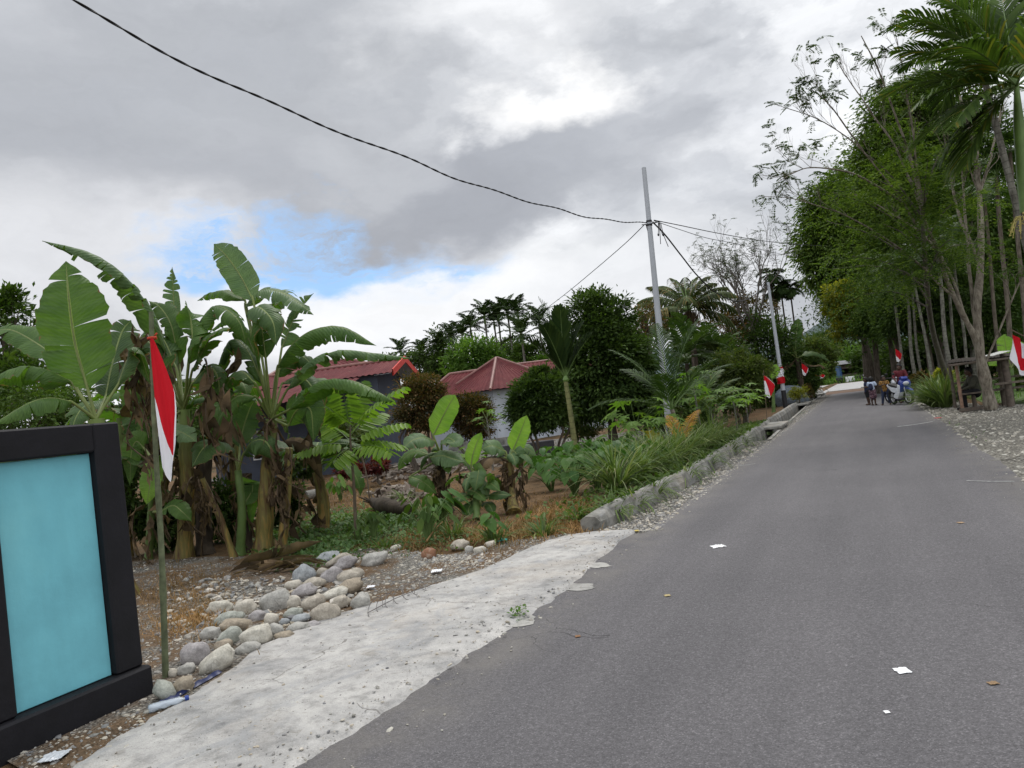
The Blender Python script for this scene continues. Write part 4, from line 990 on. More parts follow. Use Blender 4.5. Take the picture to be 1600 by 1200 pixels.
banana_leaf_obj(ra, cA, PP(dA, (90, 560, .4), (55, 535, .6), (15, 515, .8), (-20, 520, 1)), .20, UP + FACE, tears=3, droop=.6)
banana_leaf_obj(ra, cA, PP(dA, (185, 600, .2), (200, 560, .3), (215, 545, .3), (235, 600, .4)), .22, UP, mat='banana_dark', tears=5, droop=1.0)
banana_leaf_obj(ra, cA, PP(dA, (165, 620, .4), (175, 570, .7), (190, 520, 1), (205, 500, 1.1)), .26, FACE, mat='banana_dark', tears=3, droop=.6)
hanging_dead(ra, D(205, 520, dA + .6), .9, .2, 2.0); hanging_dead(ra, D(225, 560, dA + .5), 1.0, .2, 1.0)
# B: middle plant with the long arching leaf
dB = 11.4; cB = D(287, 640, dB); fB = G(288, 875)
rb_ = thing('banana_plant', 'banana plant with an orange brown stem whose long leaf arches above the flag pole', 'banana plant', fB, gban)
stem_obj(rb_, [fB, D(292, 750, dB), cB], .125, .085, sheaths=9)
banana_leaf_obj(rb_, cB, PP(dB, (262, 560, -.2), (228, 478, -.5), (190, 430, -.9), (140, 396, -1.2), (66, 376, -1.5)), 0.310, UP + FWD * .55, tears=10, rag=.35, droop=1.35, fold=-.15, mat='banana_grey', n=34, ribr=.02, gap=.06)
banana_leaf_obj(rb_, cB, PP(dB, (273, 555, .6), (272, 505, .7), (271, 460, .8), (269, 417, .8)), 0.206, FACE + RGT * .3, tears=8, rag=.9, droop=.6, gap=.2, mat='banana_grey')
banana_leaf_obj(rb_, cB, PP(dB, (295, 560, -.1), (312, 505, -.2), (338, 478, -.2), (372, 500, -.3), (385, 540, -.3)), 0.284, UP + FACE * .2, tears=6, droop=1.2)
banana_leaf_obj(rb_, cB, PP(dB, (300, 580, -.3), (318, 545, -.5), (335, 520, -.8), (352, 515, -1.1)), 0.258, UP + FACE * .6, mat='banana_dark', tears=6, droop=.8)
banana_leaf_obj(rb_, cB, PP(dB, (275, 575, .2), (255, 530, .4), (232, 520, .6), (208, 560, .8)), 0.258, UP, mat='banana_dark', tears=9, droop=1.2, rag=.4)
banana_leaf_obj(rb_, cB, PP(dB, (280, 590, .5), (262, 560, .8), (250, 570, 1), (240, 640, 1.1)), 0.224, FACE, mat='banana_dead', tears=9, droop=.8, rag=.5)
banana_leaf_obj(rb_, cB, PP(dB, (262, 655, -.3), (262, 668, -.6), (285, 676, -.9), (308, 690, -1.0)), 0.189, UP + FACE * .7, mat='banana_grey', tears=4, droop=.5)
banana_leaf_obj(rb_, cB, PP(dB, (215, 575, .3), (207, 595, .3), (203, 620, .3), (200, 655, .3)), 0.172, FACE, mat='banana', tears=5, droop=.4)
hanging_dead(rb_, D(215, 490, dB), 1.2, .24, 1.3); hanging_dead(rb_, D(250, 540, dB), 1.3, .24, 4.6); hanging_dead(rb_, D(320, 560, dB - .4), 1.5, .22, 5.6); hanging_dead(rb_, D(235, 600, dB), 1.5, .22, 2.6); hanging_dead(rb_, D(268, 690, dB - .2), 1.4, .2, 4.2)
for q, az in (((255, 620), 3.9), ((308, 640), 5.2), ((275, 720), 4.6), ((300, 745), 5.0), ((262, 770), 4.4)): hanging_dead(rb_, D(q[0], q[1], dB - .15), .85, .13, az)
# C: right plant
dC = 11.3; cC = D(424, 655, dC); fC = G(412, 862)
rc = thing('banana_plant', 'banana plant with a yellowish stem and a tall paddle leaf standing against the blue sky', 'banana plant', fC, gban)
stem_obj(rc, [fC, D(417, 760, dC), cC], .135, .085, sheaths=8)
banana_leaf_obj(rc, cC, PP(dC, (396, 470, .2), (375, 430, .3), (352, 398, .35), (334, 381, .4)), 0.232, FACE + RGT * .2, tears=4, droop=.3, fold=.15, mat='banana_grey', gap=.02)
banana_leaf_obj(rc, cC, PP(dC, (383, 480, .5), (405, 455, .4), (435, 455, .3), (465, 472, .2), (490, 492, .2)), 0.292, UP + FACE * .35, tears=8, droop=1.0, mat='banana_grey', rag=.3)
banana_leaf_obj(rc, cC, PP(dC, (383, 470, .6), (355, 455, .6), (330, 458, .6), (308, 470, .6)), 0.258, UP + FACE * .2, tears=5, droop=.9, mat='banana')
banana_leaf_obj(rc, cC, PP(dC, (433, 575, -.1), (455, 540, -.2), (490, 515, -.3), (535, 512, -.4), (588, 540, -.5)), 0.327, UP + FACE * .4, tears=7, droop=1.15, fold=.05, n=30)
banana_leaf_obj(rc, cC, PP(dC, (440, 545, .4), (452, 515, .5), (465, 485, .6), (490, 458, .7)), 0.224, FACE, tears=8, rag=.9, gap=.2, droop=.5, mat='banana_grey')
banana_leaf_obj(rc, cC, PP(dC, (448, 610, -.3), (485, 568, -.5), (530, 548, -.7), (585, 552, -.9), (645, 560, -1.1)), 0.258, UP + FWD * .15, tears=11, rag=.5, gap=.1, droop=1.5, mat='banana_grey')
banana_leaf_obj(rc, cC, PP(dC, (452, 640, -.6), (500, 600, -.9), (545, 594, -1.2), (590, 612, -1.5), (616, 628, -1.6)), 0.275, UP + FWD * .3, tears=7, rag=.3, droop=1.5, mat='banana', n=28)
banana_leaf_obj(rc, cC, PP(dC, (405, 580, -.3), (395, 520, -.6), (400, 480, -.8), (425, 500, -1.1), (432, 540, -1.2)), 0.258, UP + FACE * .6, mat='banana_dark', tears=7, droop=.9)
banana_leaf_obj(rc, cC, PP(dC, (410, 600, .2), (388, 550, .3), (365, 530, .4), (345, 560, .4), (338, 610, .4)), 0.258, UP, mat='banana_dark', tears=9, droop=1.3, rag=.4)
banana_leaf_obj(rc, cC, PP(dC, (455, 660, .5), (480, 620, .8), (500, 610, .9), (510, 660, 1), (505, 700, 1)), 0.310, FACE + UP * .3, mat='banana', tears=7, droop=.9)
banana_leaf_obj(rc, cC, PP(dC, (450, 665, -.2), (465, 640, -.4), (485, 640, -.5), (490, 690, -.5)), 0.258, FACE + UP * .2, mat='banana_dark', tears=6, droop=.9)
banana_leaf_obj(rc, cC, PP(dC, (445, 690, .2), (465, 690, .3), (485, 705, .3), (503, 750, .3)), 0.241, UP + FACE, mat='banana_dead', tears=6, droop=1.4)
hanging_dead(rc, D(345, 590, dC - .5), 1.3, .2, 4.0); hanging_dead(rc, D(350, 600, dC - .6), 1.15, .16, 5.4); hanging_dead(rc, D(424, 655, dC - .2), .95, .2, 4.9); hanging_dead(rc, D(430, 690, dC - .2), .9, .16, 5.6); hanging_dead(rc, D(462, 640, dC), .9, .22, .3); hanging_dead(rc, D(375, 560, dC), 1.4, .2, 3.4)
# D: dark older stump, leaning dead stems, suckers
fD = G(375, 868); rd = thing('banana_plant', 'short banana sucker with wide dark leaves between the two tall stems', 'banana plant', fD, gban)
cD = D(372, 735, 11.2); stem_obj(rd, [fD, D(378, 800, 11.2), cD], .07, .05, 'stalk', 3)
banana_leaf_obj(rd, cD, PP(11.2, (365, 705), (340, 690, -.3), (318, 700, -.5), (300, 730, -.6)), .34, UP + FACE * .6, mat='banana_dark', tears=1, droop=.7)
banana_leaf_obj(rd, cD, PP(11.2, (380, 710, -.1), (395, 690, -.2), (415, 690, -.3), (432, 720, -.3)), .30, UP + FACE * .6, mat='banana_dark', tears=1, droop=.8)
banana_leaf_obj(rd, cD, PP(11.2, (375, 700, .3), (380, 670, .5), (390, 640, .6), (398, 625, .6)), .22, FACE, mat='banana_dark', tears=1, droop=.3)
banana_leaf_obj(rd, D(385, 800, 11.3), PP(11.3, (380, 790), (392, 770, .2), (395, 755, .2), (390, 830, .2)), .18, FACE, mat='banana', tears=1, droop=.4)
fE = G(232, 880); re_ = thing('banana_plant', 'young banana sucker with a bright leaf hanging just left of the flag pole', 'banana plant', fE, gban)
cE = D(240, 720, 11.3); stem_obj(re_, [fE, cE], .06, .04, 'stalk', 2)
banana_leaf_obj(re_, cE, PP(11.2, (243, 705), (240, 730, -.2), (234, 760, -.3), (229, 788, -.3)), .16, FACE, mat='banana_young', tears=0, droop=.2)
banana_leaf_obj(re_, cE, PP(11.3, (225, 700, .2), (213, 690, .2), (205, 710, .2), (203, 760, .2)), .18, FACE, mat='banana', tears=1, droop=.4)
banana_leaf_obj(re_, D(240, 800, 11.3), PP(11.2, (250, 800, -.2), (270, 790, -.3), (285, 800, -.4), (300, 815, -.4)), .14, UP + FACE, mat='banana', tears=1, droop=.4)
hanging_dead(re_, D(222, 790, 11.2), .8, .16, 4.2); hanging_dead(re_, D(236, 810, 11.2), .7, .14, 5.0)
for k, (a, m_, b, r, mt, lab) in enumerate([
    (G(440, 862), D(447, 790, 11.1), D(452, 700, 11.0), .075, 'banana_stem', 'brown dried banana stem leaning right beside the yellowish stem'),
    (G(366, 872), D(340, 800, 11.0), D(316, 748, 11.0), .05, 'banana_stem', 'thin broken banana stem leaning left in front of the dark stump'),
    (G(385, 862), D(384, 800, 11.6), D(386, 740, 11.7), .10, 'dark_bark', 'dark dead banana stump behind the short sucker'),
    (G(320, 868), D(318, 790, 11.9), D(322, 690, 12), .13, 'dark_bark', 'thick dark banana stump hung with dry sheaths')]):
    rr = thing('banana_stump', lab, 'banana stump', a, 'dead stems in the banana stand')
    stem_obj(rr, [a, m_, b], r, r * .75, mt, 7, 10)
    for q in range(4 if k != 1 else 2): hanging_dead(rr, b * (1 - q * .17) + a * q * .17 + RGT * R.uniform(-.1, .1) - FWD * .1, R.uniform(.5, .8), R.uniform(.08, .13), R.uniform(3.6, 5.8))
# more leaves and rags to thicken the stand
for root_, c_, d_, spec in ((rb_, cB, dB, [((255, 590), (240, 545), (225, 535), (212, 575)), ((250, 610), (232, 600), (222, 625), (218, 680)), ((300, 600), (325, 575), (340, 590), (345, 640)), ((280, 570), (268, 510), (250, 480), (232, 470)), ((295, 570), (300, 530), (298, 500), (290, 470)), ((270, 600), (240, 580), (215, 590), (190, 630))]), (rc, cC, dC, [((400, 600), (375, 580), (355, 600), (345, 650)), ((405, 570), (380, 515), (355, 500), (325, 520)), ((415, 560), (410, 510), (420, 480), (440, 470)), ((440, 600), (470, 590), (490, 610), (498, 650)), ((400, 620), (370, 620), (345, 650), (330, 700)), ((430, 590), (450, 560), (470, 555), (492, 575))])):
    for k, p in enumerate(spec): banana_leaf_obj(root_, c_, PP(d_, *[(x, y, R.uniform(-.1, .1) + (.5 if k % 2 else -.4)) for x, y in p]), R.uniform(.2, .3), UP * .8 + FACE * R.uniform(0, .8), mat=('banana_dark', 'banana', 'banana_dark')[k % 3], tears=int(R.integers(3, 8)), rag=.45, droop=R.uniform(.7, 1.4), gap=.08)
    for k in range(5): hanging_dead(root_, c_ + RGT * R.uniform(-.25, .25) - UP * R.uniform(-.15, 1.3) + FACE * R.uniform(0, .2), R.uniform(.5, 1.1), R.uniform(.14, .24), R.uniform(0, 6.28))
for k in range(4): hanging_dead(ra, D(R.uniform(195, 240), R.uniform(500, 650), dA + .8), R.uniform(.6, 1.1), R.uniform(.15, .25), R.uniform(0, 6.28))
# filler plants behind the stand
for k, (px, pt_, d, n, L, lab) in enumerate([(180, 560, 12.8, 7, 1.5, 'banana plant standing behind the huge upright leaf'), (235, 560, 13.2, 7, 1.5, 'banana plant filling the gap behind the bamboo flag pole'), (350, 545, 13.0, 7, 1.4, 'banana plant standing behind the short dark leaved sucker'), (490, 690, 12.8, 7, 1.4, 'low banana plant with hanging leaves right of the tall yellowish stem'), (90, 640, 11.5, 7, 1.6, 'low banana plant left of the huge upright leaf')]):
    f = foot(px, d); c = D(px, pt_, d); c[2] = max(c[2] - 1.0, 1.0)
    rr = thing('banana_plant', lab, 'banana plant', f, gban); stem_obj(rr, [f, (f + c) / 2 + RGT * .05, c], .12, .08)
    auto_leaves(rr, c, n, L, .26, k * 1.3, (15, 70), ('banana_dark', 'banana', 'banana_dark'))
    for q in range(2): hanging_dead(rr, c + RGT * R.uniform(-.2, .2) - UP * R.uniform(0, .7), R.uniform(.6, 1.1), R.uniform(.12, .2), R.uniform(0, 6.28))
# ------------------------------------------------------------------ the young bananas in the garden
gyb = 'young banana plants in the brown garden'
d = 13.4; f = G(700, 800); c = D(690, 715, d)
r1 = thing('banana_plant', 'leftmost young banana plant with an upright bright leaf and a dead black stem', 'banana plant', f, gyb)
stem_obj(r1, [f, D(690, 760, d), c], .10, .07, 'dark_bark', 9)
banana_leaf_obj(r1, c, PP(d, (677, 680), (690, 655), (702, 632), (711, 617)), 0.210, FACE, mat='banana_young', tears=0, droop=.35, fold=.2)
banana_leaf_obj(r1, c, PP(d, (680, 690, -.1), (662, 684, -.3), (645, 688, -.4), (630, 700, -.5)), 0.247, UP + FACE * .8, mat='banana_grey', tears=1, droop=.6)
banana_leaf_obj(r1, c, PP(d, (690, 690, -.1), (700, 684, -.3), (710, 690, -.4), (697, 692, -.5)), 0.182, UP + FACE, mat='banana_grey', tears=1, droop=.6)
banana_leaf_obj(r1, c, PP(d, (672, 715, -.2), (690, 712, -.3), (705, 716, -.4), (726, 722, -.5)), 0.221, UP + FACE * .8, mat='banana_grey', tears=2, droop=.7)
banana_leaf_obj(r1, c, PP(d, (640, 745, -.1), (655, 750, -.3), (668, 758, -.3), (682, 772, -.3)), 0.169, UP + FACE * .6, mat='banana', tears=1, droop=.6)
banana_leaf_obj(r1, c, PP(d, (668, 710, .1), (650, 705, .2), (632, 715, .2), (622, 735, .2)), 0.182, UP + FACE * .6, mat='banana', tears=2, droop=.7)
for q in range(8): hanging_dead(r1, D(R.uniform(680, 706), R.uniform(715, 750), d - .1), R.uniform(.4, .75), R.uniform(.07, .12), R.uniform(3.6, 5.8))
d = 12.4; f = G(745, 812); c = D(742, 755, d)
r2 = thing('banana_plant', 'middle young banana plant with a yellowish upright leaf and dark low leaves', 'banana plant', f, gyb)
stem_obj(r2, [f, c], .06, .05, 'stalk', 3)
banana_leaf_obj(r2, c, PP(d, (736, 728), (739, 710), (745, 692), (752, 676)), 0.130, FACE, mat='banana_young', tears=0, droop=.4, fold=.3)
banana_leaf_obj(r2, c, PP(d, (745, 740, -.1), (748, 735, -.3), (745, 752, -.4), (742, 768, -.4)), 0.130, FACE, mat='banana_grey', tears=1)
for (a, b, e, h, mt) in [((750, 765), (765, 755), (782, 768), .12, 'banana'), ((735, 772), (722, 775), (716, 785), .13, 'banana_dark'), ((760, 775), (775, 772), (800, 774), .12, 'banana_dark'), ((742, 780), (732, 795), (735, 806), .12, 'banana_dark'), ((762, 770), (765, 750), (764, 738), .1, 'banana'), ((730, 765), (745, 770), (760, 784), .10, 'banana'), ((755, 785), (765, 790), (772, 805), .1, 'banana_dark')]:
    banana_leaf_obj(r2, c, PP(d, (*a, -.1), (*b, -.3), (*e, -.4)), h, UP + FACE * .7, mat=mt, tears=1, droop=.6)
hanging_dead(r2, D(725, 725, d), .5, .1, 3.6); hanging_dead(r2, D(730, 740, d), .45, .09, 4.4)
d = 12.6; f = G(803, 802); c = D(795, 722, d)
r3 = thing('banana_plant', 'rightmost young banana plant with a pointed bright leaf nearest the taro bed', 'banana plant', f, gyb)
stem_obj(r3, [f, D(798, 765, d), c], .10, .07, 'banana_stem', 9)
banana_leaf_obj(r3, c, PP(d, (801, 704), (808, 688), (816, 668), (823, 649)), 0.160, FACE + RGT * .2, mat='banana_young', tears=0, droop=.35, fold=.25)
banana_leaf_obj(r3, c, PP(d, (790, 706), (775, 698, -.1), (765, 697, -.2), (752, 702, -.2)), 0.195, UP + FACE, mat='banana_grey', tears=1, droop=.6)
banana_leaf_obj(r3, c, PP(d, (802, 705, -.1), (806, 708, -.2), (808, 716, -.2), (805, 726, -.2)), 0.150, FACE, mat='banana_grey', tears=0, droop=.4)
banana_leaf_obj(r3, c, PP(d, (795, 712, .1), (815, 700, .2), (826, 702, .2), (838, 712, .2)), 0.169, UP + FACE, mat='banana_grey', tears=1, droop=.6)
banana_leaf_obj(r3, c, PP(d, (782, 716, -.1), (765, 716, -.3), (755, 725, -.4), (752, 742, -.4)), 0.156, UP + FACE * .4, mat='banana_dead', tears=2, droop=1.0)
for q in range(9): hanging_dead(r3, D(R.uniform(790, 812), R.uniform(715, 750), d - .1), R.uniform(.4, .75), R.uniform(.07, .11), R.uniform(3.6, 5.8))
for rr, c, dd in ((r1, D(690, 715, 13.4), 13.4), (r3, D(795, 722, 12.6), 12.6), (r2, D(742, 755, 12.4), 12.4)):
    auto_leaves(rr, c, 5, .62, .13, R.uniform(0, 6), (5, 60), ('banana', 'banana_grey', 'banana_dark'), (1, 4))
# ------------------------------------------------------------------ leafy low plants
HEART = np.array([(0, -.28), (.22, -.42), (.42, -.22), (.44, .08), (.30, .40), (.12, .72), (0, .95), (-.12, .72), (-.30, .40), (-.44, .08), (-.42, -.22), (-.22, -.42)])
def flat_leaf(mb, c, d, nrm_, L, outline, cup=.12, mi=0):
    d = nrm(d); S = nrm(np.cross(d, nrm_)); N = np.cross(S, d)
    o = outline * L; 
    V = [c] + [c + S * x + d * y - N * (cup * abs(x) * 1.2 + .25 * y * max(0, y) / max(L, 1e-6)) for x, y in o]
    n = len(o); mb.add(V, [(0, 1 + i, 1 + (i + 1) % n) for i in range(n)], mi)
def taro(px, py, h, label, nleaf=9, mat='taro_leaf', spread=.5, L=.32, base=None, outline=HEART, cat='taro plant', name='taro_plant', group='taro plants bordering the drain wall', zz=None):
    b = G(px, py) if base is None else base
    b = b.copy(); b[2] = max(hgt(b[0], b[1]), 0)
    root = thing(name, label, cat, b, group); ms, ml = MB(), MB()
    for i in range(nleaf):
        az = i * 2.4 + R.uniform(-.4, .4); rr = spread * R.uniform(.25, 1); hh = h * R.uniform(.55, 1.05)
        d = np.array([math.cos(az), math.sin(az), 0]); tip = d * rr + UP * hh
        tube(ms, smoothpath([d * .03, d * rr * .35 + UP * hh * .6, tip], 7), [.011, .006], 5)
        flat_leaf(ml, tip, d * .75 - UP * R.uniform(.35, .9), UP * .8 + d * .55 + R.normal(size=3) * .12, L * R.uniform(.7, 1.15), outline)
    ms.build('stem', MAT['stalk'], root, True); ml.build('foliage', MAT[mat], root)
    return root
tl = [(862, 768, .75, 'tall taro plant at the left end of the bed beside the young banana'), (900, 778, .8, 'taro plant in the middle of the bed with brownish stalks'), (935, 770, .8, 'taro plant just left of the big striped grass clump'), (878, 752, .85, 'taro plant in the back row behind the left end of the bed'),
      (925, 750, .9, 'taro plant in the back row below the yellow trunked palm'), (965, 748, .9, 'taro plant behind the striped grass clump'), (850, 745, .8, 'taro plant nearest the pointed banana leaf'), (985, 728, .8, 'taro plant under the orange hanging leaf'), (945, 725, .7, 'taro plant in front of the rubble heap'), (1000, 755, .7, 'taro plant hidden among the striped grass'), (905, 735, .85, 'taro plant at the foot of the yellow trunked palm')]
for k, (px, py, h, lab) in enumerate(tl): taro(px, py, h * .82, lab, 28, spread=.6, L=.21)
tl2 = [(672, 850, .62, .2, 'bushy green seedling with round leaves left of the pale stick', 'mid_leaf', 26), (690, 828, .55, .3, 'low leafy taro in front of the dead black banana stem', 'taro_leaf', 14), (768, 850, .35, .2, 'small taro with two pale round leaves below the middle banana', 'taro_leaf', 6), (585, 842, .4, .14, 'small weed with pointed leaves beside the sapling stem', 'mid_leaf', 22), (532, 782, .6, .24, 'cassava like seedling with pale leaves near the concrete pipe', 'light_leaf', 20), (560, 845, .3, .12, 'tiny weed at the foot of the thin sapling', 'mid_leaf', 12)]
OVAL = np.array([(0, 0), (.16, .12), (.24, .35), (.2, .65), (0, 1), (-.2, .65), (-.24, .35), (-.16, .12)])
for px, py, h, L, lab, mt, nl in tl2: taro(px, py, h, lab, nl, mt, spread=h * .55, L=L, outline=OVAL if mt != 'taro_leaf' else HEART, cat='seedling', name='seedling', group='seedlings in the brown garden')
def grass_clump(px, py, h, n, label, mat='grass_blade', w=.018, base=None, spread=.9, group='striped grass clumps on top of the drain wall', name='grass_clump', cat='grass clump'):
    b = (G(px, py) if base is None else base).copy(); b[2] = max(hgt(b[0], b[1]), 0)
    mb = MB()
    for i in range(n):
        az = R.uniform(0, 6.283); el = math.radians(R.uniform(38, 86)); L = h * R.uniform(.7, 1.25); d = np.array([math.cos(az), math.sin(az), 0]); S = np.array([-d[1], d[0], 0])
        p = d * R.uniform(0, .14) + S * R.uniform(-.06, .06); pts = [p]; a = el; g = R.uniform(.12, .36) * spread
        for s in range(6): p = p + (d * math.cos(a) + UP * math.sin(a)) * L / 6; pts.append(p); a -= g
        pts = np.array(pts); ww = w * np.array([.7, 1, 1, .9, .7, .45, .05])
        V = np.empty((21, 3)); V[0::3] = pts - S * ww[:, None]; V[1::3] = pts - UP * (ww[:, None] * .35); V[2::3] = pts + S * ww[:, None]
        mb.add(V, [(k * 3 + j, k * 3 + j + 1, k * 3 + j + 4, k * 3 + j + 3) for k in range(6) for j in range(2)])
    o = mb.build(name, MAT[mat]); o.location = tuple(b); return tag(o, label, cat, group)
yc = [(968, 782, .95, 150, 'striped grass clump at the near end of the drain wall'), (1003, 760, .9, 130, 'striped grass clump leaning over the mossy wall top'), (1030, 748, .9, 130, 'striped grass clump in front of the orange frond'), (1055, 738, .85, 120, 'striped grass clump just right of the orange frond'), (1078, 727, .9, 130, 'striped grass clump below the middle papaya'), (1098, 716, .9, 120, 'striped grass clump where the wall turns pale'), (1115, 707, .9, 110, 'striped grass clump near the first drain cover'), (1132, 700, .8, 100, 'farthest striped grass clump before the open drain'), (1015, 735, .8, 90, 'striped grass clump behind the front row under the yellow leaf'), (1060, 715, .8, 90, 'striped grass clump behind the front row beside the small papaya'), (985, 750, .7, 80, 'striped grass clump between the taro leaves')]
for px, py, h, n, lab in yc: 
    g_ = G(px, py); g_[0] = min(g_[0], xd(g_[1]) - .38); grass_clump(px, py, h * 1.1, int(n * 1.3), lab, base=g_, w=.012, spread=.9)
for px, py, h, n, lab in [(708, 842, .38, 60, 'small yellow green grass tuft behind the rusty cornered block'), (772, 848, .36, 55, 'small grass tuft right above the turquoise scrap'), (850, 838, .32, 55, 'small grass tuft beside the end of the concrete'), (632, 785, .4, 50, 'dry yellow grass tuft beside the fallen log'), (745, 795, .35, 40, 'dry grass tuft between the left and middle banana'), (905, 815, .3, 40, 'grass tuft near the low broken kerb block'), (600, 855, .22, 30, 'grass tuft just behind the topmost stones')]:
    grass_clump(px, py, h, n, lab, 'grass_blade', .011, group='grass tufts in the brown garden')
for k, (y, h, lab) in enumerate([(9.9, .45, 'short grass clump nearest the broken end of the drain wall'), (10.6, .6, 'grass clump hanging over the near part of the drain wall'), (11.5, .55, 'low grass clump hanging over the wall before the mossy stretch'), (13.4, .7, 'grass clump hanging over the middle of the drain wall'), (15.2, .7, 'grass clump hanging over the wall beside the orange frond'), (18.2, .7, 'grass clump hanging over the wall before the pale stretch'), (20.3, .6, 'short grass clump hanging over the wall before the open drain')]):
    grass_clump(0, 0, h, 70, lab, base=np.array([xd(y) - .36, y, 0.0]), w=.010, spread=1.5)
# dead straw around (uncountable)
def straw(name, pts, h, label, m='straw', w=.003):
    mb = MB(); n = len(pts); az = R.uniform(0, 6.283, n); L = h * R.uniform(.5, 1.4, n); el = R.uniform(.1, 1.3, n)
    d = np.stack([np.cos(az) * np.cos(el), np.sin(az) * np.cos(el), np.sin(el)], 1); S = np.stack([-np.sin(az), np.cos(az), 0 * az], 1) * w
    mid = pts + d * L[:, None] * .55; tip = pts + d * L[:, None] + np.stack([np.cos(az), np.sin(az), -.8 + 0 * az], 1) * L[:, None] * .15
    V = np.stack([pts - S, pts + S, mid + S, mid - S, tip], 1).reshape(-1, 3); k = np.arange(n)[:, None] * 5
    mb.add(V, k + np.array([[0, 1, 2, 3]])); mb.v[-1] = V; mb.f.append(k + np.array([[3, 2, 4]])); mb.mi.append(np.zeros(n, int)); 
    mb.uv.append(np.zeros((0, 3))); mb.v.append(np.zeros((0, 3)))
    return tag(mb.build(name, MAT[m]), label, None, None, 'stuff')
def px_region(poly_c, spread_px, n):
    out = []
    for _ in range(n):
        c = poly_c[R.integers(len(poly_c))]; p = G(c[0] + R.normal(0, spread_px[0]), max(735, c[1] + R.normal(0, spread_px[1]))); p[2] = max(hgt(p[0], p[1]), -.02) - .01; out.append(p)
    return np.array(out)
straw('dry_grass', px_region([(285, 930), (300, 955), (310, 920), (290, 945), (320, 965), (275, 970)], (34, 18), 6500), .10, 'dry rusty straw growing through the gravel left of the stones')
straw('dry_grass', px_region([(840, 815), (880, 805), (905, 800), (780, 830), (820, 835), (720, 835), (660, 850), (860, 825), (900, 820), (870, 795), (760, 845)], (26, 9), 6500), .11, 'rusty dry grass between the young bananas and the drain wall', w=.0045)
straw('dry_grass', px_region([(520, 800), (600, 790), (560, 770), (640, 830), (520, 760), (480, 850), (560, 850), (690, 770), (740, 780)], (45, 12), 6500), .10, 'flattened dry grass over the brown garden soil', w=.006)
def ground_cover(name, pts, L, m, label):
    n = len(pts); mb = MB(); az = R.uniform(0, 6.283, n); el = R.uniform(-.1, .9, n); l = L * R.uniform(.5, 1.3, n)
    d = np.stack([np.cos(az) * np.cos(el), np.sin(az) * np.cos(el), np.sin(el)], 1); S = np.stack([-np.sin(az), np.cos(az), .2 * R.normal(size=n)], 1)
    p = pts + np.stack([0 * az, 0 * az, R.uniform(0, .09, n)], 1)
    V = np.stack([p, p + d * l[:, None] * .5 + S * l[:, None] * .32, p + d * l[:, None], p + d * l[:, None] * .5 - S * l[:, None] * .32], 1).reshape(-1, 3)
    mb.add(V, (np.arange(n)[:, None] * 4) + np.array([[0, 1, 2, 3]]))
    return tag(mb.build(name, MAT[m]), label, None, None, 'stuff')
ground_cover('ground_cover', px_region([(500, 820), (520, 845), (470, 850), (550, 830), (600, 825), (460, 870), (570, 812), (490, 860), (640, 812), (450, 835)], (32, 9), 9000), .075, 'cover_leaf', 'low pale green creeping plants right of the banana stems')
ground_cover('ground_cover', px_region([(600, 850), (640, 840), (560, 860), (680, 850)], (30, 8), 1300), .05, 'cover_leaf', 'scattered weeds between the sapling and the stones')
n = 5200; y = 9.6 + R.random(n) * 18; x = np.array([xd(b) - .30 - abs(R.normal(0, .7)) for b in y])
ground_cover('ground_cover', np.column_stack([x, y, [max(hgt(a, b), .17 if a > xd(b) - .5 else 0) for a, b in zip(x, y)]]), .09, 'mid_leaf', 'low weeds under the taro and striped grass along the wall')
n = 700; y = 8 + R.random(n) * 30; x = np.where(R.random(n) < .5, 1.58 + np.abs(R.normal(0, .15, n)), -2.7 - R.random(n) * .2)
keep = np.array([mnoise.noise((a * .4, b * .5, 4)) > .1 for a, b in zip(x, y)]); 
ground_cover('ground_cover', np.column_stack([x, y, 0 * x])[keep], .05, 'light_leaf', 'little weeds sprouting along the edges of the asphalt')
ground_cover('ground_cover', px_region([(810, 966), (806, 968), (815, 965)], (5, 2), 90), .035, 'light_leaf', 'tiny tuft of weeds in the notch of the concrete edge')
# lawn tufts right
n = 6000; x = R.uniform(3.2, 14, n); y = R.uniform(25, 50, n); keep = x > np.array([vr(b) + .3 for b in y])
straw('lawn_grass', np.column_stack([x, y, 0 * x])[keep], .14, 'short green lawn grass behind the hut', 'light_leaf', .012)
# dry banana litter on the ground
dl = thing('dead_banana_leaf', 'long brown dead banana leaf lying on the gravel above the stones', 'dead leaf', G(450, 880))
mb = MB(); blade(mb, [G(372, 892) + UP * .06, G(420, 885) + UP * .09, G(460, 872) + UP * .08, G(505, 858) + UP * .12], .17, UP, n=20, m=3, tears=5, droop=-.4, rag=.5, fold=.5); mb.build('blade', [MAT['banana_dead'], MAT['brown_stalk']], dl, True, True, uv=True)
dl = thing('dead_banana_leaf', 'heap of torn brown leaf strips on the gravel left of the biggest stones', 'dead leaf', G(390, 905))
mb = MB()
for k in range(16): 
    a = G(R.uniform(340, 440), R.uniform(884, 908)); az = R.uniform(-.6, .6) + YAW; dd = np.array([math.cos(az), math.sin(az), 0]); Lk = R.uniform(.4, .9)
    blade(mb, [a + UP * .03, a + dd * Lk * .5 + UP * R.uniform(.05, .12), a + dd * Lk + UP * .03], R.uniform(.03, .07), UP + R.normal(size=3) * .3, n=10, m=2, tears=2, droop=-.5, rag=.5, fold=.4, ribr=.005)
mb.build('blade', [MAT['banana_dead'], MAT['brown_stalk']], dl, True, True, uv=True)
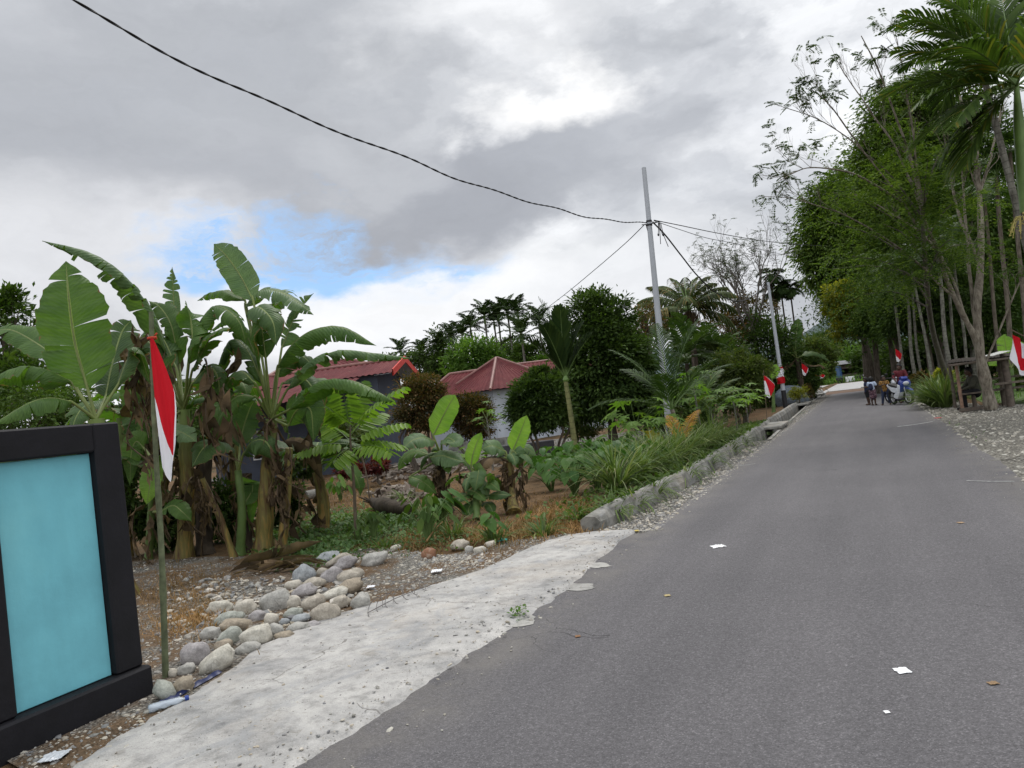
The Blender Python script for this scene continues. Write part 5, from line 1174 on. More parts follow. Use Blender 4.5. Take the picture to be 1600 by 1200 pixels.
# sapling with big feather leaves
def pinnate(mb, base, d, L, npair, ll, lw, up, droop=.25, mi=0, rib=1):
    d = nrm(d); pts = [np.asarray(base, float)]; a = d.copy()
    for s in range(8): pts.append(pts[-1] + a * L / 8); a = nrm(a - UP * droop * .18)
    pts = np.array(pts); tube(mb, pts, [.006, .002], 4, rib)
    for i in range(npair):
        t = .22 + .78 * i / (npair - 1); u = t * 8; k = min(7, int(u)); p = pts[k] + (pts[k + 1] - pts[k]) * (u - k); T = nrm(pts[k + 1] - pts[k])
        S = nrm(np.cross(T, UP + d * .01)); 
        for sgn in (-1, 1):
            dd = nrm(S * sgn + T * .35 - UP * .45 + R.normal(size=3) * .05); l = ll * (.65 + .5 * math.sin(math.pi * min(1, t * .9 + .1))); W = nrm(np.cross(dd, np.cross(dd, UP)) * 0 + T) * lw
            a0 = p + dd * .01; dro = UP * l * .12
            V = [a0, a0 + dd * l * .3 + W, a0 + dd * l * .7 + W * .95 - dro * .5, a0 + dd * l - dro, a0 + dd * l * .7 - W * .95 - dro * .5, a0 + dd * l * .3 - W]
            mb.add(V, [(0, 1, 2, 3), (0, 3, 4, 5)], mi)
fs = G(556, 842); ds = fdist(fs)
sp_ = thing('sapling', 'thin sapling with bright feather shaped leaves in the brown garden', 'sapling', fs)
top = D(547, 665, ds); mb = MB(); tube(mb, smoothpath([fs, D(553, 760, ds), D(548, 700, ds), top], 20), [.028, .012], 7); mb.build('stem', MAT['thin_bark'], sp_, True, True)
mb = MB()
tips = [((548, 690), (628, 655), .0), ((548, 670), (622, 600), -.2), ((547, 665), (560, 598), .3), ((547, 668), (500, 625), -.4), ((548, 695), (470, 700), -.3), ((548, 700), (610, 700), -.5), ((547, 690), (510, 660), .5), ((548, 680), (590, 640), .6), ((548, 700), (520, 720), -.5), ((547, 672), (535, 605), -.1), ((548, 692), (625, 690), .3)]
for a, b, dd in tips:
    A, B = D(*a, ds), D(*b, ds + dd); L = np.linalg.norm(B - A); pinnate(mb, A, (B - A) / L + UP * .22, L * 1.05, 11, .27, .035, UP, .45)
mb.build('foliage', [MAT['sapling_leaf'], MAT['stalk']], sp_, False, True)
f2 = G(578, 786); rt2 = thing('sapling', 'bare thin stick like sapling behind the feather leaved one', 'sapling', f2)
mb = MB(); q = D(562, 700, fdist(f2)); tube(mb, smoothpath([f2, (f2 + q) / 2 + RGT * .04, q], 8), [.02, .01], 6); 
for k in range(5): a = f2 + (q - f2) * (.45 + .1 * k); tube(mb, [a, a + RGT * R.uniform(-.2, .2) + UP * .2], .005, 4)
mb.build('stem', MAT['thin_bark'], rt2, True, True)
# papaya plants
LOBE = []
for i in range(7):
    a = math.radians(-125 + i * 250 / 6); l = 1 - .28 * abs(i - 3) / 3
    for da, r in ((-.17, .42), (-.10, .62), (-.13, .72), (0, 1.0), (.13, .72), (.10, .62)): LOBE.append((math.sin(a + da) * r * l * .62, math.cos(a + da) * r * l * .62 + .02))
LOBE = np.array(LOBE)
def papaya(base, h, label, n, L, r=.03, crown=.0, extra=None, lean=None, mat='papaya_leaf', group='papaya plants along the drain'):
    b = np.asarray(base, float).copy(); b[2] = max(hgt(b[0], b[1]), 0); root = thing('papaya_plant', label, 'papaya plant', b, group)
    tp = UP * h + (np.zeros(3) if lean is None else lean); ms, ml = MB(), MB(); tube(ms, smoothpath([np.zeros(3), tp * .5 + RGT * .02, tp], 8), [r, r * .6], 8); ms.build('stem', MAT['palm_bark'], root, True)
    for i in range(n):
        az = i * 2.4 + R.uniform(-.3, .3); e = math.radians(R.uniform(5, 60)); pl = L * R.uniform(1.0, 1.7); d = np.array([math.cos(az), math.sin(az), 0]); s = tp - UP * h * R.uniform(0, .25)
        e_ = s + (d * math.cos(e) + UP * math.sin(e)) * pl; tube(ml, smoothpath([s, (s + e_) / 2 + UP * .03, e_], 5), .006, 4, 1)
        flat_leaf(ml, e_, d * .9 - UP * R.uniform(.1, .6), UP + d * .2 + R.normal(size=3) * .1, L * R.uniform(.8, 1.15), LOBE, .2, 0)
    ml.build('foliage', [MAT[mat], MAT['stalk']], root)
    if extra:
        for m_, d, z in extra:
            mb = MB(); e_ = tp * z + d; tube(mb, smoothpath([tp * z * 1.05, tp * z + d * .6 + UP * .05, e_], 5), .006, 4, 1); flat_leaf(mb, e_, nrm(d) * .25 - UP, nrm(d) * .9 - FWD * .6, L * 1.0, LOBE if m_ == 'yellow_leaf_solid' else OVAL * 1.0, .3, 0)
            mb.build('dying_leaf', [MAT[m_], MAT['stalk']], root)
MAT['yellow_leaf_solid'] = leafmat('dying_yellow_leaf', (.42, .36, .04), (.5, .42, .06), .3)
MAT['orange_solid'] = leafmat('dying_orange_leaf', (.42, .17, .03), (.5, .22, .04), .3)
g0 = G(1000, 722); papaya(g0, .82, 'low spreading papaya plant with one orange and one yellow dying leaf', 16, .6, .03, extra=[('orange_solid', -RGT * .28 - FWD * .3, .8), ('yellow_leaf_solid', RGT * .3 - FWD * .35, .8), ('yellow_leaf_solid', RGT * .45 - FWD * .3, .66)])
papaya(G(1118, 702) + RGT * -.35, 1.5, 'tallest papaya plant in front of the round olive bush', 16, .42, .035)
papaya(G(1160, 697) - RGT * .7, .95, 'papaya plant right of the tallest one over the drain wall', 12, .4, .03)
papaya(G(1090, 715) - RGT * .6, .7, 'low papaya plant left of the tallest one', 11, .4)
papaya(G(1180, 683) - RGT * .5, .95, 'bushy papaya plant around the flag stick before the second white pole', 16, .45)
papaya(G(1212, 668) - RGT * .9, .9, 'papaya plant directly in front of the second white pole', 14, .45)
papaya(G(1040, 720) - RGT * .6, .85, 'papaya plant behind the orange frond', 10, .4)
b_ = D(766, 700, 21); b_[2] = 0; papaya(b_, D(766, 655, 21)[2], 'slim young papaya tree before the bluish house wall', 12, .33, .03, group='papaya plants along the drain')
b_ = D(730, 700, 17.5); b_[2] = 0; papaya(b_, .75, 'low pale papaya seedling behind the leftmost young banana', 9, .3)
# small weeds and shrubs by the yellow and orange crotons
# ------------------------------------------------------------------ trees
def ground_under(px, py, d): p = D(px, py, d); p[2] = 0.0; return p
def leafcloud(mb, P, Dv, Nv, L, asp=.42, mi=0):
    n = len(P); Dv = nrm(Dv); S = nrm(np.cross(Dv, Nv)); L = np.broadcast_to(L, (n,))[:, None]
    up = np.cross(S, Dv) * L * .10
    V = np.stack([P, P + Dv * L * .45 + S * L * asp * .5 + up, P + Dv * L, P + Dv * L * .45 - S * L * asp * .5 + up], 1).reshape(-1, 3)
    mb.add(V, (np.arange(n)[:, None] * 4) + np.array([[0, 1, 2, 3]]), mi)
def sph(n):
    v = R.normal(size=(n, 3)); return v / np.linalg.norm(v, axis=1)[:, None]
def crown_points(c, r, ncl, shell=.55, low=-1.0, seed=0, gap=.0, lump=.38):
    """clump centres spread through an uneven ellipsoid"""
    out = []
    while len(out) < ncl:
        u = sph(1)[0]
        if u[2] < low: continue
        f = (shell ** 3 + (1 - shell ** 3) * R.random()) ** (1 / 3)
        k = 1 + lump * mnoise.noise(tuple(u * 1.9 + seed * 3.3)) + lump * .5 * mnoise.noise(tuple(u * 4.5 + seed))
        if gap and mnoise.noise(tuple(u * 3.1 + seed * 1.7 + 9)) > .55 - gap: continue
        out.append(c + u * np.asarray(r) * f * k)
    return np.array(out)
def tree(label, lobes, d, mats='dark_leaf', leaf=.22, ncl=120, per=70, clr=None, trunk=None, trunk_px=None, name='tree', cat='tree', group=None, droop=.2, flat=.65, asp=.45, shell=.55, low=-1.0, gap=.0, lump=.38, limbs=22, barkm='bark', tr=.16, base=None, stems=1, depthk=1.0):
    """lobes: (px, py, half width px, half height px[, depth offset]) -> one tree with trunk, limbs and a crown of leaves"""
    s = d / F
    if cat == 'shrub' and tr == .16: tr = .035
    c0 = D(lobes[0][0], lobes[0][1], d)
    b = np.array([c0[0], c0[1], 0.0]) if base is None else np.asarray(base, float)
    root = thing(name, label, cat, b, group); ml, mt = MB(), MB(); allc = []
    tot = sum(l[2] * l[3] for l in lobes)
    for k, l in enumerate(lobes):
        c = D(l[0], l[1], d + (l[4] if len(l) > 4 else 0)); r = np.array([l[2] * s, l[2] * s * depthk, l[3] * s])
        m = max(6, int(ncl * l[2] * l[3] / tot)); cp = crown_points(c, r, m, shell, low, R.uniform(0, 50), gap, lump)
        cp[:, 2] = np.maximum(cp[:, 2], .15)
        rr = clr if clr else (r[0] * r[1] * r[2]) ** (1 / 3) * .30
        n = m * per; ci = np.repeat(np.arange(m), per); cs = R.uniform(.65, 1.3, m)[ci]
        off = R.normal(size=(n, 3)) * rr * .55 * cs[:, None]; off[:, 2] *= flat
        P = cp[ci] + off; P[:, 2] = np.maximum(P[:, 2], .04)
        out = nrm(P - c) * .6 + nrm(off) * .6 + R.normal(size=(n, 3)) * .35; out[:, 2] -= droop
        Nv = np.array([0, 0, 1.0]) + nrm(P - c) * .5 + R.normal(size=(n, 3)) * .45
        leafcloud(ml, P, out, Nv, leaf * R.uniform(.6, 1.3, n), asp)
        allc.append(cp)
    allc = np.concatenate(allc)
    lo = min(float(np.min(allc[:, 2])), 99)
    fork = max(.4, lo * .8 + .2)
    for q in range(stems):
        o = np.zeros(3) if stems == 1 else np.array([R.uniform(-.35, .35), R.uniform(-.35, .35), 0]); e = np.array([b[0], b[1], fork]) + o * 2.2
        tops = [e]
        tube(mt, smoothpath([b + o - UP * .1, b + o + (e - b - o) * .5 + R.normal(size=3) * tr * .3, e, np.array([c0[0], c0[1], max(fork + .3, c0[2])])], 14), np.linspace(tr, tr * .4, 14), 9)
        for i in R.choice(len(allc), size=min(limbs // stems + 1, len(allc)), replace=False):
            h = R.uniform(0, .8); st = e * (1 - h) + np.array([c0[0], c0[1], max(fork + .3, c0[2])]) * h; en = allc[i]
            mid = st * .5 + en * .5 + R.normal(size=3) * .06 * np.linalg.norm(en - st) - UP * .05 * np.linalg.norm(en - st)
            tube(mt, smoothpath([st, mid, en], 8), np.linspace(tr * .36, tr * .07, 8), 5)
    mt.build('trunk', MAT[barkm], root, True, True); ml.build('crown', MAT[mats], root, False, True)
    return root
# ---- left background
tree('dark leafy tree cut by the left edge of the picture', [(5, 520, 55, 70), (25, 600, 55, 45, -1)], 22, 'mid_leaf', .2, 90, 70)
tree('shrub with small leaves seen between the left banana stems', [(300, 660, 60, 50)], 17, 'mid_leaf', .10, 90, 60, name='shrub', cat='shrub')
tree('shrub with small leaves seen between the two tall banana stems', [(345, 650, 50, 50)], 18.5, 'light_leaf', .10, 80, 60, name='shrub', cat='shrub')
tree('dark bush behind the low banana at the left edge', [(60, 640, 80, 40)], 19, 'mid_leaf', .14, 90, 60, name='shrub', cat='shrub')
tree('dark bush behind the orange brown banana stem', [(200, 690, 80, 50)], 18, 'dark_leaf', .14, 90, 60, name='shrub', cat='shrub')
tree('dark bush at the foot of the dark house wall', [(470, 720, 30, 25)], 24, 'dark_leaf', .14, 50, 60, name='shrub', cat='shrub')
tree('yellowish bush standing before the dark house wall', [(545, 690, 28, 45)], 23, 'olive_leaf', .13, 60, 60, name='shrub', cat='shrub')
tree('red leaved bush below the dark house wall', [(552, 735, 22, 10)], 22, 'red_leaf', .12, 30, 40, name='shrub', cat='shrub')
tree('low round red leaved bush nearest the sapling stem', [(588, 728, 16, 9)], 22.5, 'red_leaf', .12, 24, 40, name='shrub', cat='shrub')
gd = 'trees along the horizon behind the garden'
for k, (px, rx_, ry_, d, mt) in enumerate([(60, 90, 34, 60, 'dark_leaf'), (230, 100, 40, 62, 'mid_leaf'), (400, 90, 30, 66, 'dark_leaf'), (-60, 80, 40, 58, 'mid_leaf')]):
    hz = 643 + (800 - px) * .123; tree(['distant tree behind the huge upright banana leaf', 'distant tree showing between the flag and the banana stems', 'distant tree showing left of the red roof', 'distant tree at the far left behind the black wall'][k], [(px, hz - ry_ * .55, rx_, ry_ * .9)], d, mt, .35, 90, 50, group=gd)
for px, py, a, b_, d, lab in [(255, 815, 34, 40, 12.6, 'dark low weeds behind the orange brown banana stem'), (345, 800, 40, 48, 12.9, 'dark low weeds behind the short banana sucker'), (205, 790, 40, 60, 12.4, 'dark low weeds between the black wall and the bamboo pole'), (445, 790, 26, 34, 13.6, 'dark low weeds behind the yellowish banana stem')]:
    tree(lab, [(px, py, a, b_)], d, 'dark_leaf', .11, 60, 50, name='shrub', cat='shrub', tr=.03)
# ---- bare twiggy trees
def twigs(mb, p, d, L, r, depth, leaves, spread=.55, upb=.15, segs=4, nb=3, leafdens=1.0):
    pts = [p]; a = nrm(d)
    for s in range(segs): a = nrm(a + R.normal(size=3) * .16 + UP * upb * .4); pts.append(pts[-1] + a * L / segs)
    pts = np.array(pts); tube(mb, pts, np.linspace(r, r * .45, segs + 1), 5 if r > .02 else 4, caps=False)
    if depth <= 0:
        leaves.append((pts[-1], a)); 
        if R.random() < leafdens: leaves.append((pts[-2], a))
        return
    for i in range(nb):
        k = R.uniform(.4, 1.0); u = k * segs; j = min(segs - 1, int(u)); q = pts[j] + (pts[j + 1] - pts[j]) * (u - j)
        twigs(mb, q, nrm(a + R.normal(size=3) * spread + UP * upb), L * R.uniform(.55, .8), r * .5, depth - 1, leaves, spread, upb, segs, nb, leafdens)
def pinnate_sprays(ml, leaves, per, L, leaf, droop=.5, keep=1.0, mi=0):
    P, Dv = [], []
    for (p, a) in leaves:
        if R.random() > keep: continue
        for _ in range(per):
            dd = nrm(a * .5 + R.normal(size=3) * .7 - UP * droop * .4); n = 7
            for i in range(n):
                t = (i + 1) / n; q = p + dd * L * t - UP * droop * L * t * t * .5; s = nrm(np.cross(dd, UP) + 1e-6)
                for sg in (-1, 1): P.append(q); Dv.append(s * sg + dd * .4 - UP * .3)
    if not P: return
    P, Dv = np.array(P), np.array(Dv); n = len(P)
    leafcloud(ml, P, Dv, np.array([0, 0, 1.0]) + R.normal(size=(n, 3)) * .3, leaf * R.uniform(.7, 1.2, n), .42, mi)
def twig_tree(label, px, py_top, d, h_lo, mats, nmain=5, L=1.6, depth=3, keep=.5, per=2, leafL=.45, leaf=.12, r=.09, group=None, spread=.5, barkm='twig', L0=None):
    b = ground_under(px, py_top, d); root = thing('tree', label, 'tree', b, group); mt, ml = MB(), MB(); lv = []
    tube(mt, smoothpath([b - UP * .1, b + UP * h_lo * .5 + RGT * .1, b + UP * h_lo], 8), np.linspace(r * 1.5, r, 8), 8)
    for i in range(nmain):
        az = i * 6.283 / nmain + R.uniform(-.3, .3); dd = np.array([math.cos(az) * .5, math.sin(az) * .5, 1.0]); twigs(mt, b + UP * h_lo * R.uniform(.75, 1), dd, L0 or L * 1.4, r * .7, depth, lv, spread)
    pinnate_sprays(ml, lv, per, leafL, leaf, .5, keep)
    mt.build('trunk', MAT[barkm], root, True, True); ml.build('crown', MAT[mats], root, False, True); return root
twig_tree('bare grey twiggy tree behind the huge upright banana leaf', 62, 500, 27, 2.6, 'grey_twig_leaf', 6, 1.2, 3, .3, 1, .3, .08, .06)
# ---- shrubs and trees of the middle
tree('bronze leaved round shrub right of the red edged gable', [(657, 637, 41, 45), (664, 606, 30, 22)], 26, 'bronze_leaf', .10, 230, 80, name='shrub', cat='shrub', low=-.95, stems=3, tr=.06)
tree('bronze leaved shrub left of the bluish house wall', [(738, 652, 32, 35)], 26.5, 'bronze_leaf', .10, 160, 80, name='shrub', cat='shrub', stems=3, tr=.06)
tree('dark green round tree on several thin stems in front of the maroon roof', [(842, 632, 44, 50), (850, 594, 22, 20)], 23.5, 'dark_leaf', .13, 230, 80, stems=5, tr=.05, low=-.85)
tree('big dense dark tree with a peaked top left of the utility pole', [(945, 575, 60, 84), (938, 500, 46, 48), (980, 580, 42, 64), (905, 605, 30, 56)], 27, 'dark_leaf', .17, 460, 90, tr=.2, lump=.3)
tree('low pale bush under the big dense dark tree', [(915, 660, 30, 24)], 28.5, 'olive_leaf', .12, 60, 50, name='shrub', cat='shrub')
tree('white flecked bush between the palm trunk and the dark tree', [(898, 650, 12, 16)], 29.5, 'pale_leaf', .12, 24, 40, name='shrub', cat='shrub')
tree('soft rounded light green tree behind the maroon roofs', [(740, 563, 40, 32), (775, 575, 28, 24)], 56, 'light_leaf', .28, 150, 70)
tree('low green tree between the soft rounded tree and the palm grove', [(830, 560, 30, 22)], 60, 'mid_leaf', .3, 70, 60, group=gd)
tree('dark green tree under the left end of the palm grove', [(690, 560, 34, 34)], 68, 'dark_leaf', .3, 90, 60, group=gd)
tree('dark green tree far behind the red edged gable', [(640, 572, 40, 22)], 72, 'dark_leaf', .32, 70, 60, group=gd)
tree('green tree far behind between the palm grove and the dark tree', [(870, 575, 40, 26)], 58, 'light_leaf', .3, 80, 60, group=gd)
tree('dark tree under the middle of the palm grove', [(790, 555, 40, 26)], 70, 'dark_leaf', .3, 90, 60, group=gd)
# ---- behind the utility pole
tree('brownish airy tree between the dark tree and the utility pole', [(1010, 505, 30, 28)], 36, 'bronze_leaf', .13, 60, 40, gap=.2, name='tree')
twig_tree('thin half bare tree at the right shoulder of the big dark tree', 1000, 480, 38, 3.6, 'grey_twig_leaf', 4, 1.0, 2, .6, 1, .3, .1, .05)
twig_tree('tall feathery tree with open grey twigs between the coconut palm and the second pole', 1165, 430, 46, 5.2, 'grey_twig_leaf', 7, 2.0, 4, .42, 1, .42, .12, .12, spread=.42)
tree('brownish green tree under the feathery tree', [(1130, 520, 60, 34), (1175, 490, 40, 30)], 48, 'bronze_leaf', .2, 120, 60, gap=.1)
tree('deep green tree mass right behind the young palms', [(1105, 570, 60, 40)], 40, 'dark_leaf', .2, 140, 70)
tree('deep green tree behind the second white pole', [(1200, 560, 45, 60)], 46, 'dark_leaf', .22, 160, 70)
tree('dark leafy tree beside the grey banana fronds', [(1250, 580, 28, 40)], 52, 'dark_leaf', .22, 100, 60)
tree('round olive shrub left of the second white pole', [(1150, 598, 46, 42), (1165, 575, 30, 22)], 29, 'olive_leaf', .13, 220, 80, name='shrub', cat='shrub', tr=.07, stems=3)
tree('dark bush behind the round olive shrub', [(1195, 610, 30, 26)], 46, 'dark_leaf', .15, 90, 60, name='shrub', cat='shrub')
tree('dark bush under the young palms', [(1060, 640, 50, 34)], 25, 'dark_leaf', .14, 120, 60, name='shrub', cat='shrub')
tree('dark bush low between the dark tree and the young palm', [(1005, 640, 34, 26)], 27, 'dark_leaf', .14, 90, 60, name='shrub', cat='shrub')
# ---- palms
def frond(mb, base, az, el, L, n, ll, lw, curve=1.1, vee=.35, hang=.5, mi=0, rib=1, ribr=.02, twist=0.0, upright=0.0, fwd=.9):
    d = np.array([math.cos(az), math.sin(az), 0]); pts = [np.asarray(base, float)]; a = el; m = 10
    for s in range(m): pts.append(pts[-1] + (d * math.cos(a) + UP * math.sin(a)) * L / m); a -= curve / m * (.5 + s / m)
    pts = np.array(pts); tube(mb, pts, np.linspace(ribr, ribr * .25, m + 1), 5, rib, caps=False)
    T = nrm(np.gradient(pts, axis=0)); S0 = np.array([-d[1], d[0], 0])
    u = np.linspace(.16, .99, n) * m; k = np.minimum(u.astype(int), m - 1); w = (u - k)[:, None]
    B = pts[k] * (1 - w) + pts[k + 1] * w; Tt = T[k]; N = np.cross(S0[None], Tt) * -1; N = np.where(N[:, 2:3] < 0, -N, N)
    tt = u / m; prof = np.sin(math.pi * np.clip(tt * .85 + .12, 0, 1)) ** .7
    for sg in (-1, 1):
        ang = .75 + .5 * tt + R.normal(size=n) * .07
        dd = nrm(Tt * np.cos(1.35 - ang * .75)[:, None] * fwd + sg * S0[None] * np.sin(ang + .25)[:, None] + N * vee + R.normal(size=(n, 3)) * .06 + UP * upright)
        l = (ll * prof * R.uniform(.88, 1.1, n))[:, None]; W = nrm(np.cross(dd, N)) * lw
        p0 = B; p1 = B + dd * l * .45 - UP * l * hang * .12; p2 = B + dd * l * .8 - UP * l * hang * .42; p3 = B + dd * l - UP * l * hang * .75
        V = np.stack([p0 - W * .5, p0 + W * .5, p1 - W, p1 + W, p2 - W * .75, p2 + W * .75, p3], 1).reshape(-1, 3); kk = np.arange(n)[:, None] * 7
        s = mb.n; mb.add(V, kk + np.array([[0, 1, 3, 2]]), mi); mb.f.append(s + kk + np.array([[2, 3, 5, 4]])); mb.f.append(s + kk + np.array([[4, 5, 6]])); mb.mi += [np.full(n, mi), np.full(n, mi)]
    return pts
def palm(label, px, py, d, nf, L, n, ll, lw, mat='palm_leaf', trunk_r=.07, trunkm='palm_bark', name='palm', cat='palm', group=None, el=(10, 80), curve=1.2, vee=.3, hang=.5, shaft=.5, parts=False, base=None, base_px=None, az0=0.0, ribr=.02, fr=None, upright=0.0, trunk_pts=None, fwd=.9):
    """crown heart at the pixel (px, py), d metres ahead"""
    c = D(px, py, d); b = np.array([c[0], c[1], 0.0]) if base_px is None else ground_under(base_px, py, d)
    root = thing(name, label, cat, b, group); mt = MB()
    q = smoothpath([b - UP * .05, b * .6 + c * .4 + R.normal(size=3) * .05, c - UP * shaft], 16) if trunk_pts is None else smoothpath(trunk_pts, 20)
    tube(mt, q, np.linspace(trunk_r * 1.15, trunk_r * .85, len(q)), 9); mt.build('trunk', MAT[trunkm], root, True, True)
    if shaft > .2: 
        m2 = MB(); tube(m2, smoothpath([q[-1], (q[-1] + c) / 2, c + UP * .05], 8), [trunk_r * 1.0, trunk_r * 1.25, trunk_r * .6], 9); m2.build('crownshaft', MAT['crownshaft'], root, True, True)
    mb = MB()
    for i in range(nf):
        az = az0 + i * 2.4 + R.uniform(-.25, .25); e = math.radians(el[0] + (el[1] - el[0]) * ((i * 7 % nf) / max(1, nf - 1) + R.uniform(-.06, .06)))
        if fr is not None: az, e, lk = fr[i]
        else: lk = R.uniform(.85, 1.1)
        if parts: mb = MB()
        frond(mb, c, az, e, L * lk, n, ll, lw, curve * R.uniform(.8, 1.2), vee, hang, 0, 1, ribr, upright=upright, fwd=fwd)
        if parts: mb.build('frond', [MAT[mat], MAT['stalk']], root, False, True)
    if not parts: mb.build('crown', [MAT[mat], MAT['stalk']], root, False, True)
    return root, c
gp_ = 'slender palms of the grove behind the maroon roofs'
for k, (px, py, d, lab) in enumerate([(757, 496, 62, 'leftmost tall slender palm of the grove'), (778, 492, 64, 'slender palm second from the left of the grove'), (793, 489, 62, 'slender palm in the middle of the grove with a pale trunk'), (809, 490, 61, 'slender palm right of the middle of the grove with its trunk clear against the sky'), (772, 505, 66, 'lower slender palm tucked among the tallest of the grove'), (842, 505, 58, 'slender palm standing alone just left of the yellow trunked palm'), (735, 512, 66, 'lower slender palm at the left shoulder of the grove'), (705, 528, 66, 'low palm stepping down left of the grove'), (686, 540, 68, 'small dark palm farthest down the left slope of the grove'), (660, 552, 70, 'small dark palm behind the bronze shrub'), (626, 550, 74, 'small palm above the red edged gable'), (815, 525, 52, 'low bushy palm below the middle of the grove'), (722, 525, 62, 'bushy palm between the low palm and the tall palms'), (868, 520, 60, 'slender palm half hidden by the yellow trunked palm')]):
    palm(lab, px, py, d, 13, 1.9, 16, .6, .05, 'far_palm_leaf', .085, 'palm_bark', name='areca_palm', group=gp_, el=(0, 86), curve=1.25, hang=.6, shaft=.55)
# yellow trunked young palm
dY = 21.0
fY = [(YAW + a, math.radians(e), k) for a, e, k in [(.1, 86, 1.0), (3.0, 80, 1.1), (.3, 74, .8), (2.8, 72, 1.05), (-1.5, 80, .95), (1.4, 82, 1.05), (3.4, 58, .75), (.0, 60, .7), (-2.2, 68, .8), (3.0, 88, 1.15)]]
palm('young palm with a bare yellow green ringed trunk and upright dark fronds', 884, 590, dY, 10, 2.0, 17, .6, .04, 'far_palm_leaf', .07, 'green_palm_bark', group=None, fr=fY, curve=.45, vee=.3, hang=.06, shaft=.25, parts=True, upright=.35, fwd=1.5,
     trunk_pts=[ground_under(899, 700, dY), D(895, 670, dY), D(889, 630, dY), D(884, 596, dY)])
# young palms in front of the pole
dQ = 18.6
fQ = [(YAW + a, math.radians(e), k) for a, e, k in [(.15, 78, 1.15), (1.5, 82, 1.2), (2.75, 66, 1.05), (3.2, 26, 1.0), (.2, 45, .95), (-.9, 50, .9), (2.2, 55, .95), (-1.9, 45, .85)]]
palm('young palm with a whitish stem in front of the foot of the utility pole', 1050, 640, dQ, 8, 2.05, 30, .6, .018, 'dark_palm_leaf', .06, 'pale_bark', fr=fQ, curve=.8, vee=.3, hang=.5, shaft=.0, parts=True, upright=.05, base_px=1058, fwd=1.5)
fQ2 = [(YAW + a, math.radians(e), k) for a, e, k in [(.2, 50, 1.0), (1.2, 72, 1.0), (2.7, 60, .95), (-.6, 38, 1.0), (.6, 62, 1.05), (3.2, 35, .8)]]
palm('young palm with fanned fronds right of the whitish stemmed one', 1090, 650, 20.5, 6, 1.6, 40, .52, .02, 'palm_leaf', .05, 'pale_bark', fr=fQ2, curve=.9, vee=.3, hang=.5, shaft=.0, parts=True, upright=.05, fwd=1.4)
ro = thing('palm_seedling', 'small palm seedling with orange drying fronds above the striped grass', 'palm', G(1062, 728) - RGT * .5); mb = MB(); c = ro.location; c = np.array(c)
hp = D(1064, 682, fdist(c)); tube(mb, [c, hp], .02, 6); mb.build('stem', MAT['stalk'], ro, True, True)
for a, e, L in ((1.9, 75, .75), (.7, 62, .95), (2.4, 78, .55)): mb = MB(); frond(mb, hp - UP * .2, YAW + a, math.radians(e), L * 1.1, 24, .26, .009, .9, .2, .6); mb.build('frond', [MAT['orange_leaf'], MAT['straw']], ro, False, True)
# coconut palm
fC_ = [(YAW + a, math.radians(e), 1) for a, e in [(.1, 25), (.5, 60), (1.3, 80), (2.2, 70), (2.9, 48), (3.2, 18), (3.6, -8), (-.2, 0), (-1.2, 60), (-1.8, 35), (2.6, 8), (.3, 45), (1.8, 78), (-2.6, 20), (.9, 72), (2.5, 62), (-.6, 38), (3.0, 35)]]
rco, cco = palm('big coconut palm with arching fronds right behind the utility pole', 1075, 486, 38, 18, 2.75, 46, .6, .036, 'coconut_leaf', .16, 'bark', 'coconut_palm', 'coconut palm', fr=fC_, curve=1.35, vee=-.1, hang=1.3, shaft=.0, parts=True, ribr=.035)
mb = MB()
for k in range(420): a = R.uniform(0, 6.283); p = cco + np.array([math.cos(a), math.sin(a), 0]) * R.uniform(.1, .55) - UP * R.uniform(.0, .3); mb.add([p, p + RGT * .02, p + RGT * R.uniform(-.1, .1) - UP * R.uniform(.35, .9)], [(0, 1, 2)])
mb.build('dead_skirt', MAT['dead_leaf'], rco, False, True)
for k, (px, py, d, lab) in enumerate([(1203, 428, 60, 'leftmost of the thin palms standing behind the second pole'), (1219, 446, 60, 'thin palm with a bare trunk against the sky right of the second pole'), (1234, 450, 60, 'rightmost of the thin palms standing behind the second pole'), (1210, 455, 62, 'lower thin palm between the second pole and the feathery tree')]):
    palm(lab, px, py, d, 14, 1.4, 15, .6, .05, 'far_palm_leaf', .07, 'dark_bark', name='areca_palm', group='thin palms behind the second pole', el=(-10, 75), curve=1.5, hang=.7, shaft=.45)
for k, (px, py, d, lab) in enumerate([(1085, 540, 33, 'dark bushy palm behind the young palms'), (1120, 555, 34, 'dark bushy palm left of the round olive shrub'), (1072, 560, 30, 'small dark palm right behind the utility pole foot')]):
    palm(lab, px, py, d, 10, 1.7, 16, .6, .05, 'dark_palm_leaf', .09, 'dark_bark', name='areca_palm', group='dark bushy palms behind the young palms', el=(5, 80), curve=1.1, hang=.4, shaft=.2)
# far banana with grey dry fronds
dF = 45.0; f = ground_under(1252, 600, dF); c = D(1245, 560, dF); rr = thing('banana_plant', 'far banana plant with grey dry fronds right of the second pole', 'banana plant', f, 'banana plants by the far end of the drain')
stem_obj(rr, [f, (f + c) / 2, c], .18, .12, 'dark_bark', 4)
for p, m_, hw in ((((1243, 545), (1244, 525), (1246, 508), (1247, 497)), 'banana_dark', .42), (((1235, 552), (1222, 545), (1210, 548), (1196, 556)), 'banana_grey', .32), (((1252, 556), (1268, 550), (1285, 556), (1298, 566)), 'banana_grey', .3), (((1250, 565), (1265, 572), (1280, 572), (1292, 576)), 'banana_dead', .3), (((1240, 565), (1228, 572), (1215, 570), (1205, 578)), 'banana_dead', .3), (((1238, 540), (1230, 530), (1222, 530), (1212, 538)), 'banana_dark', .35)):
    banana_leaf_obj(rr, c, PP(dF, *p), hw, UP + FACE * .6, mat=m_, tears=5, droop=.9, rag=.4, n=18, ribr=.03, pr=.04)
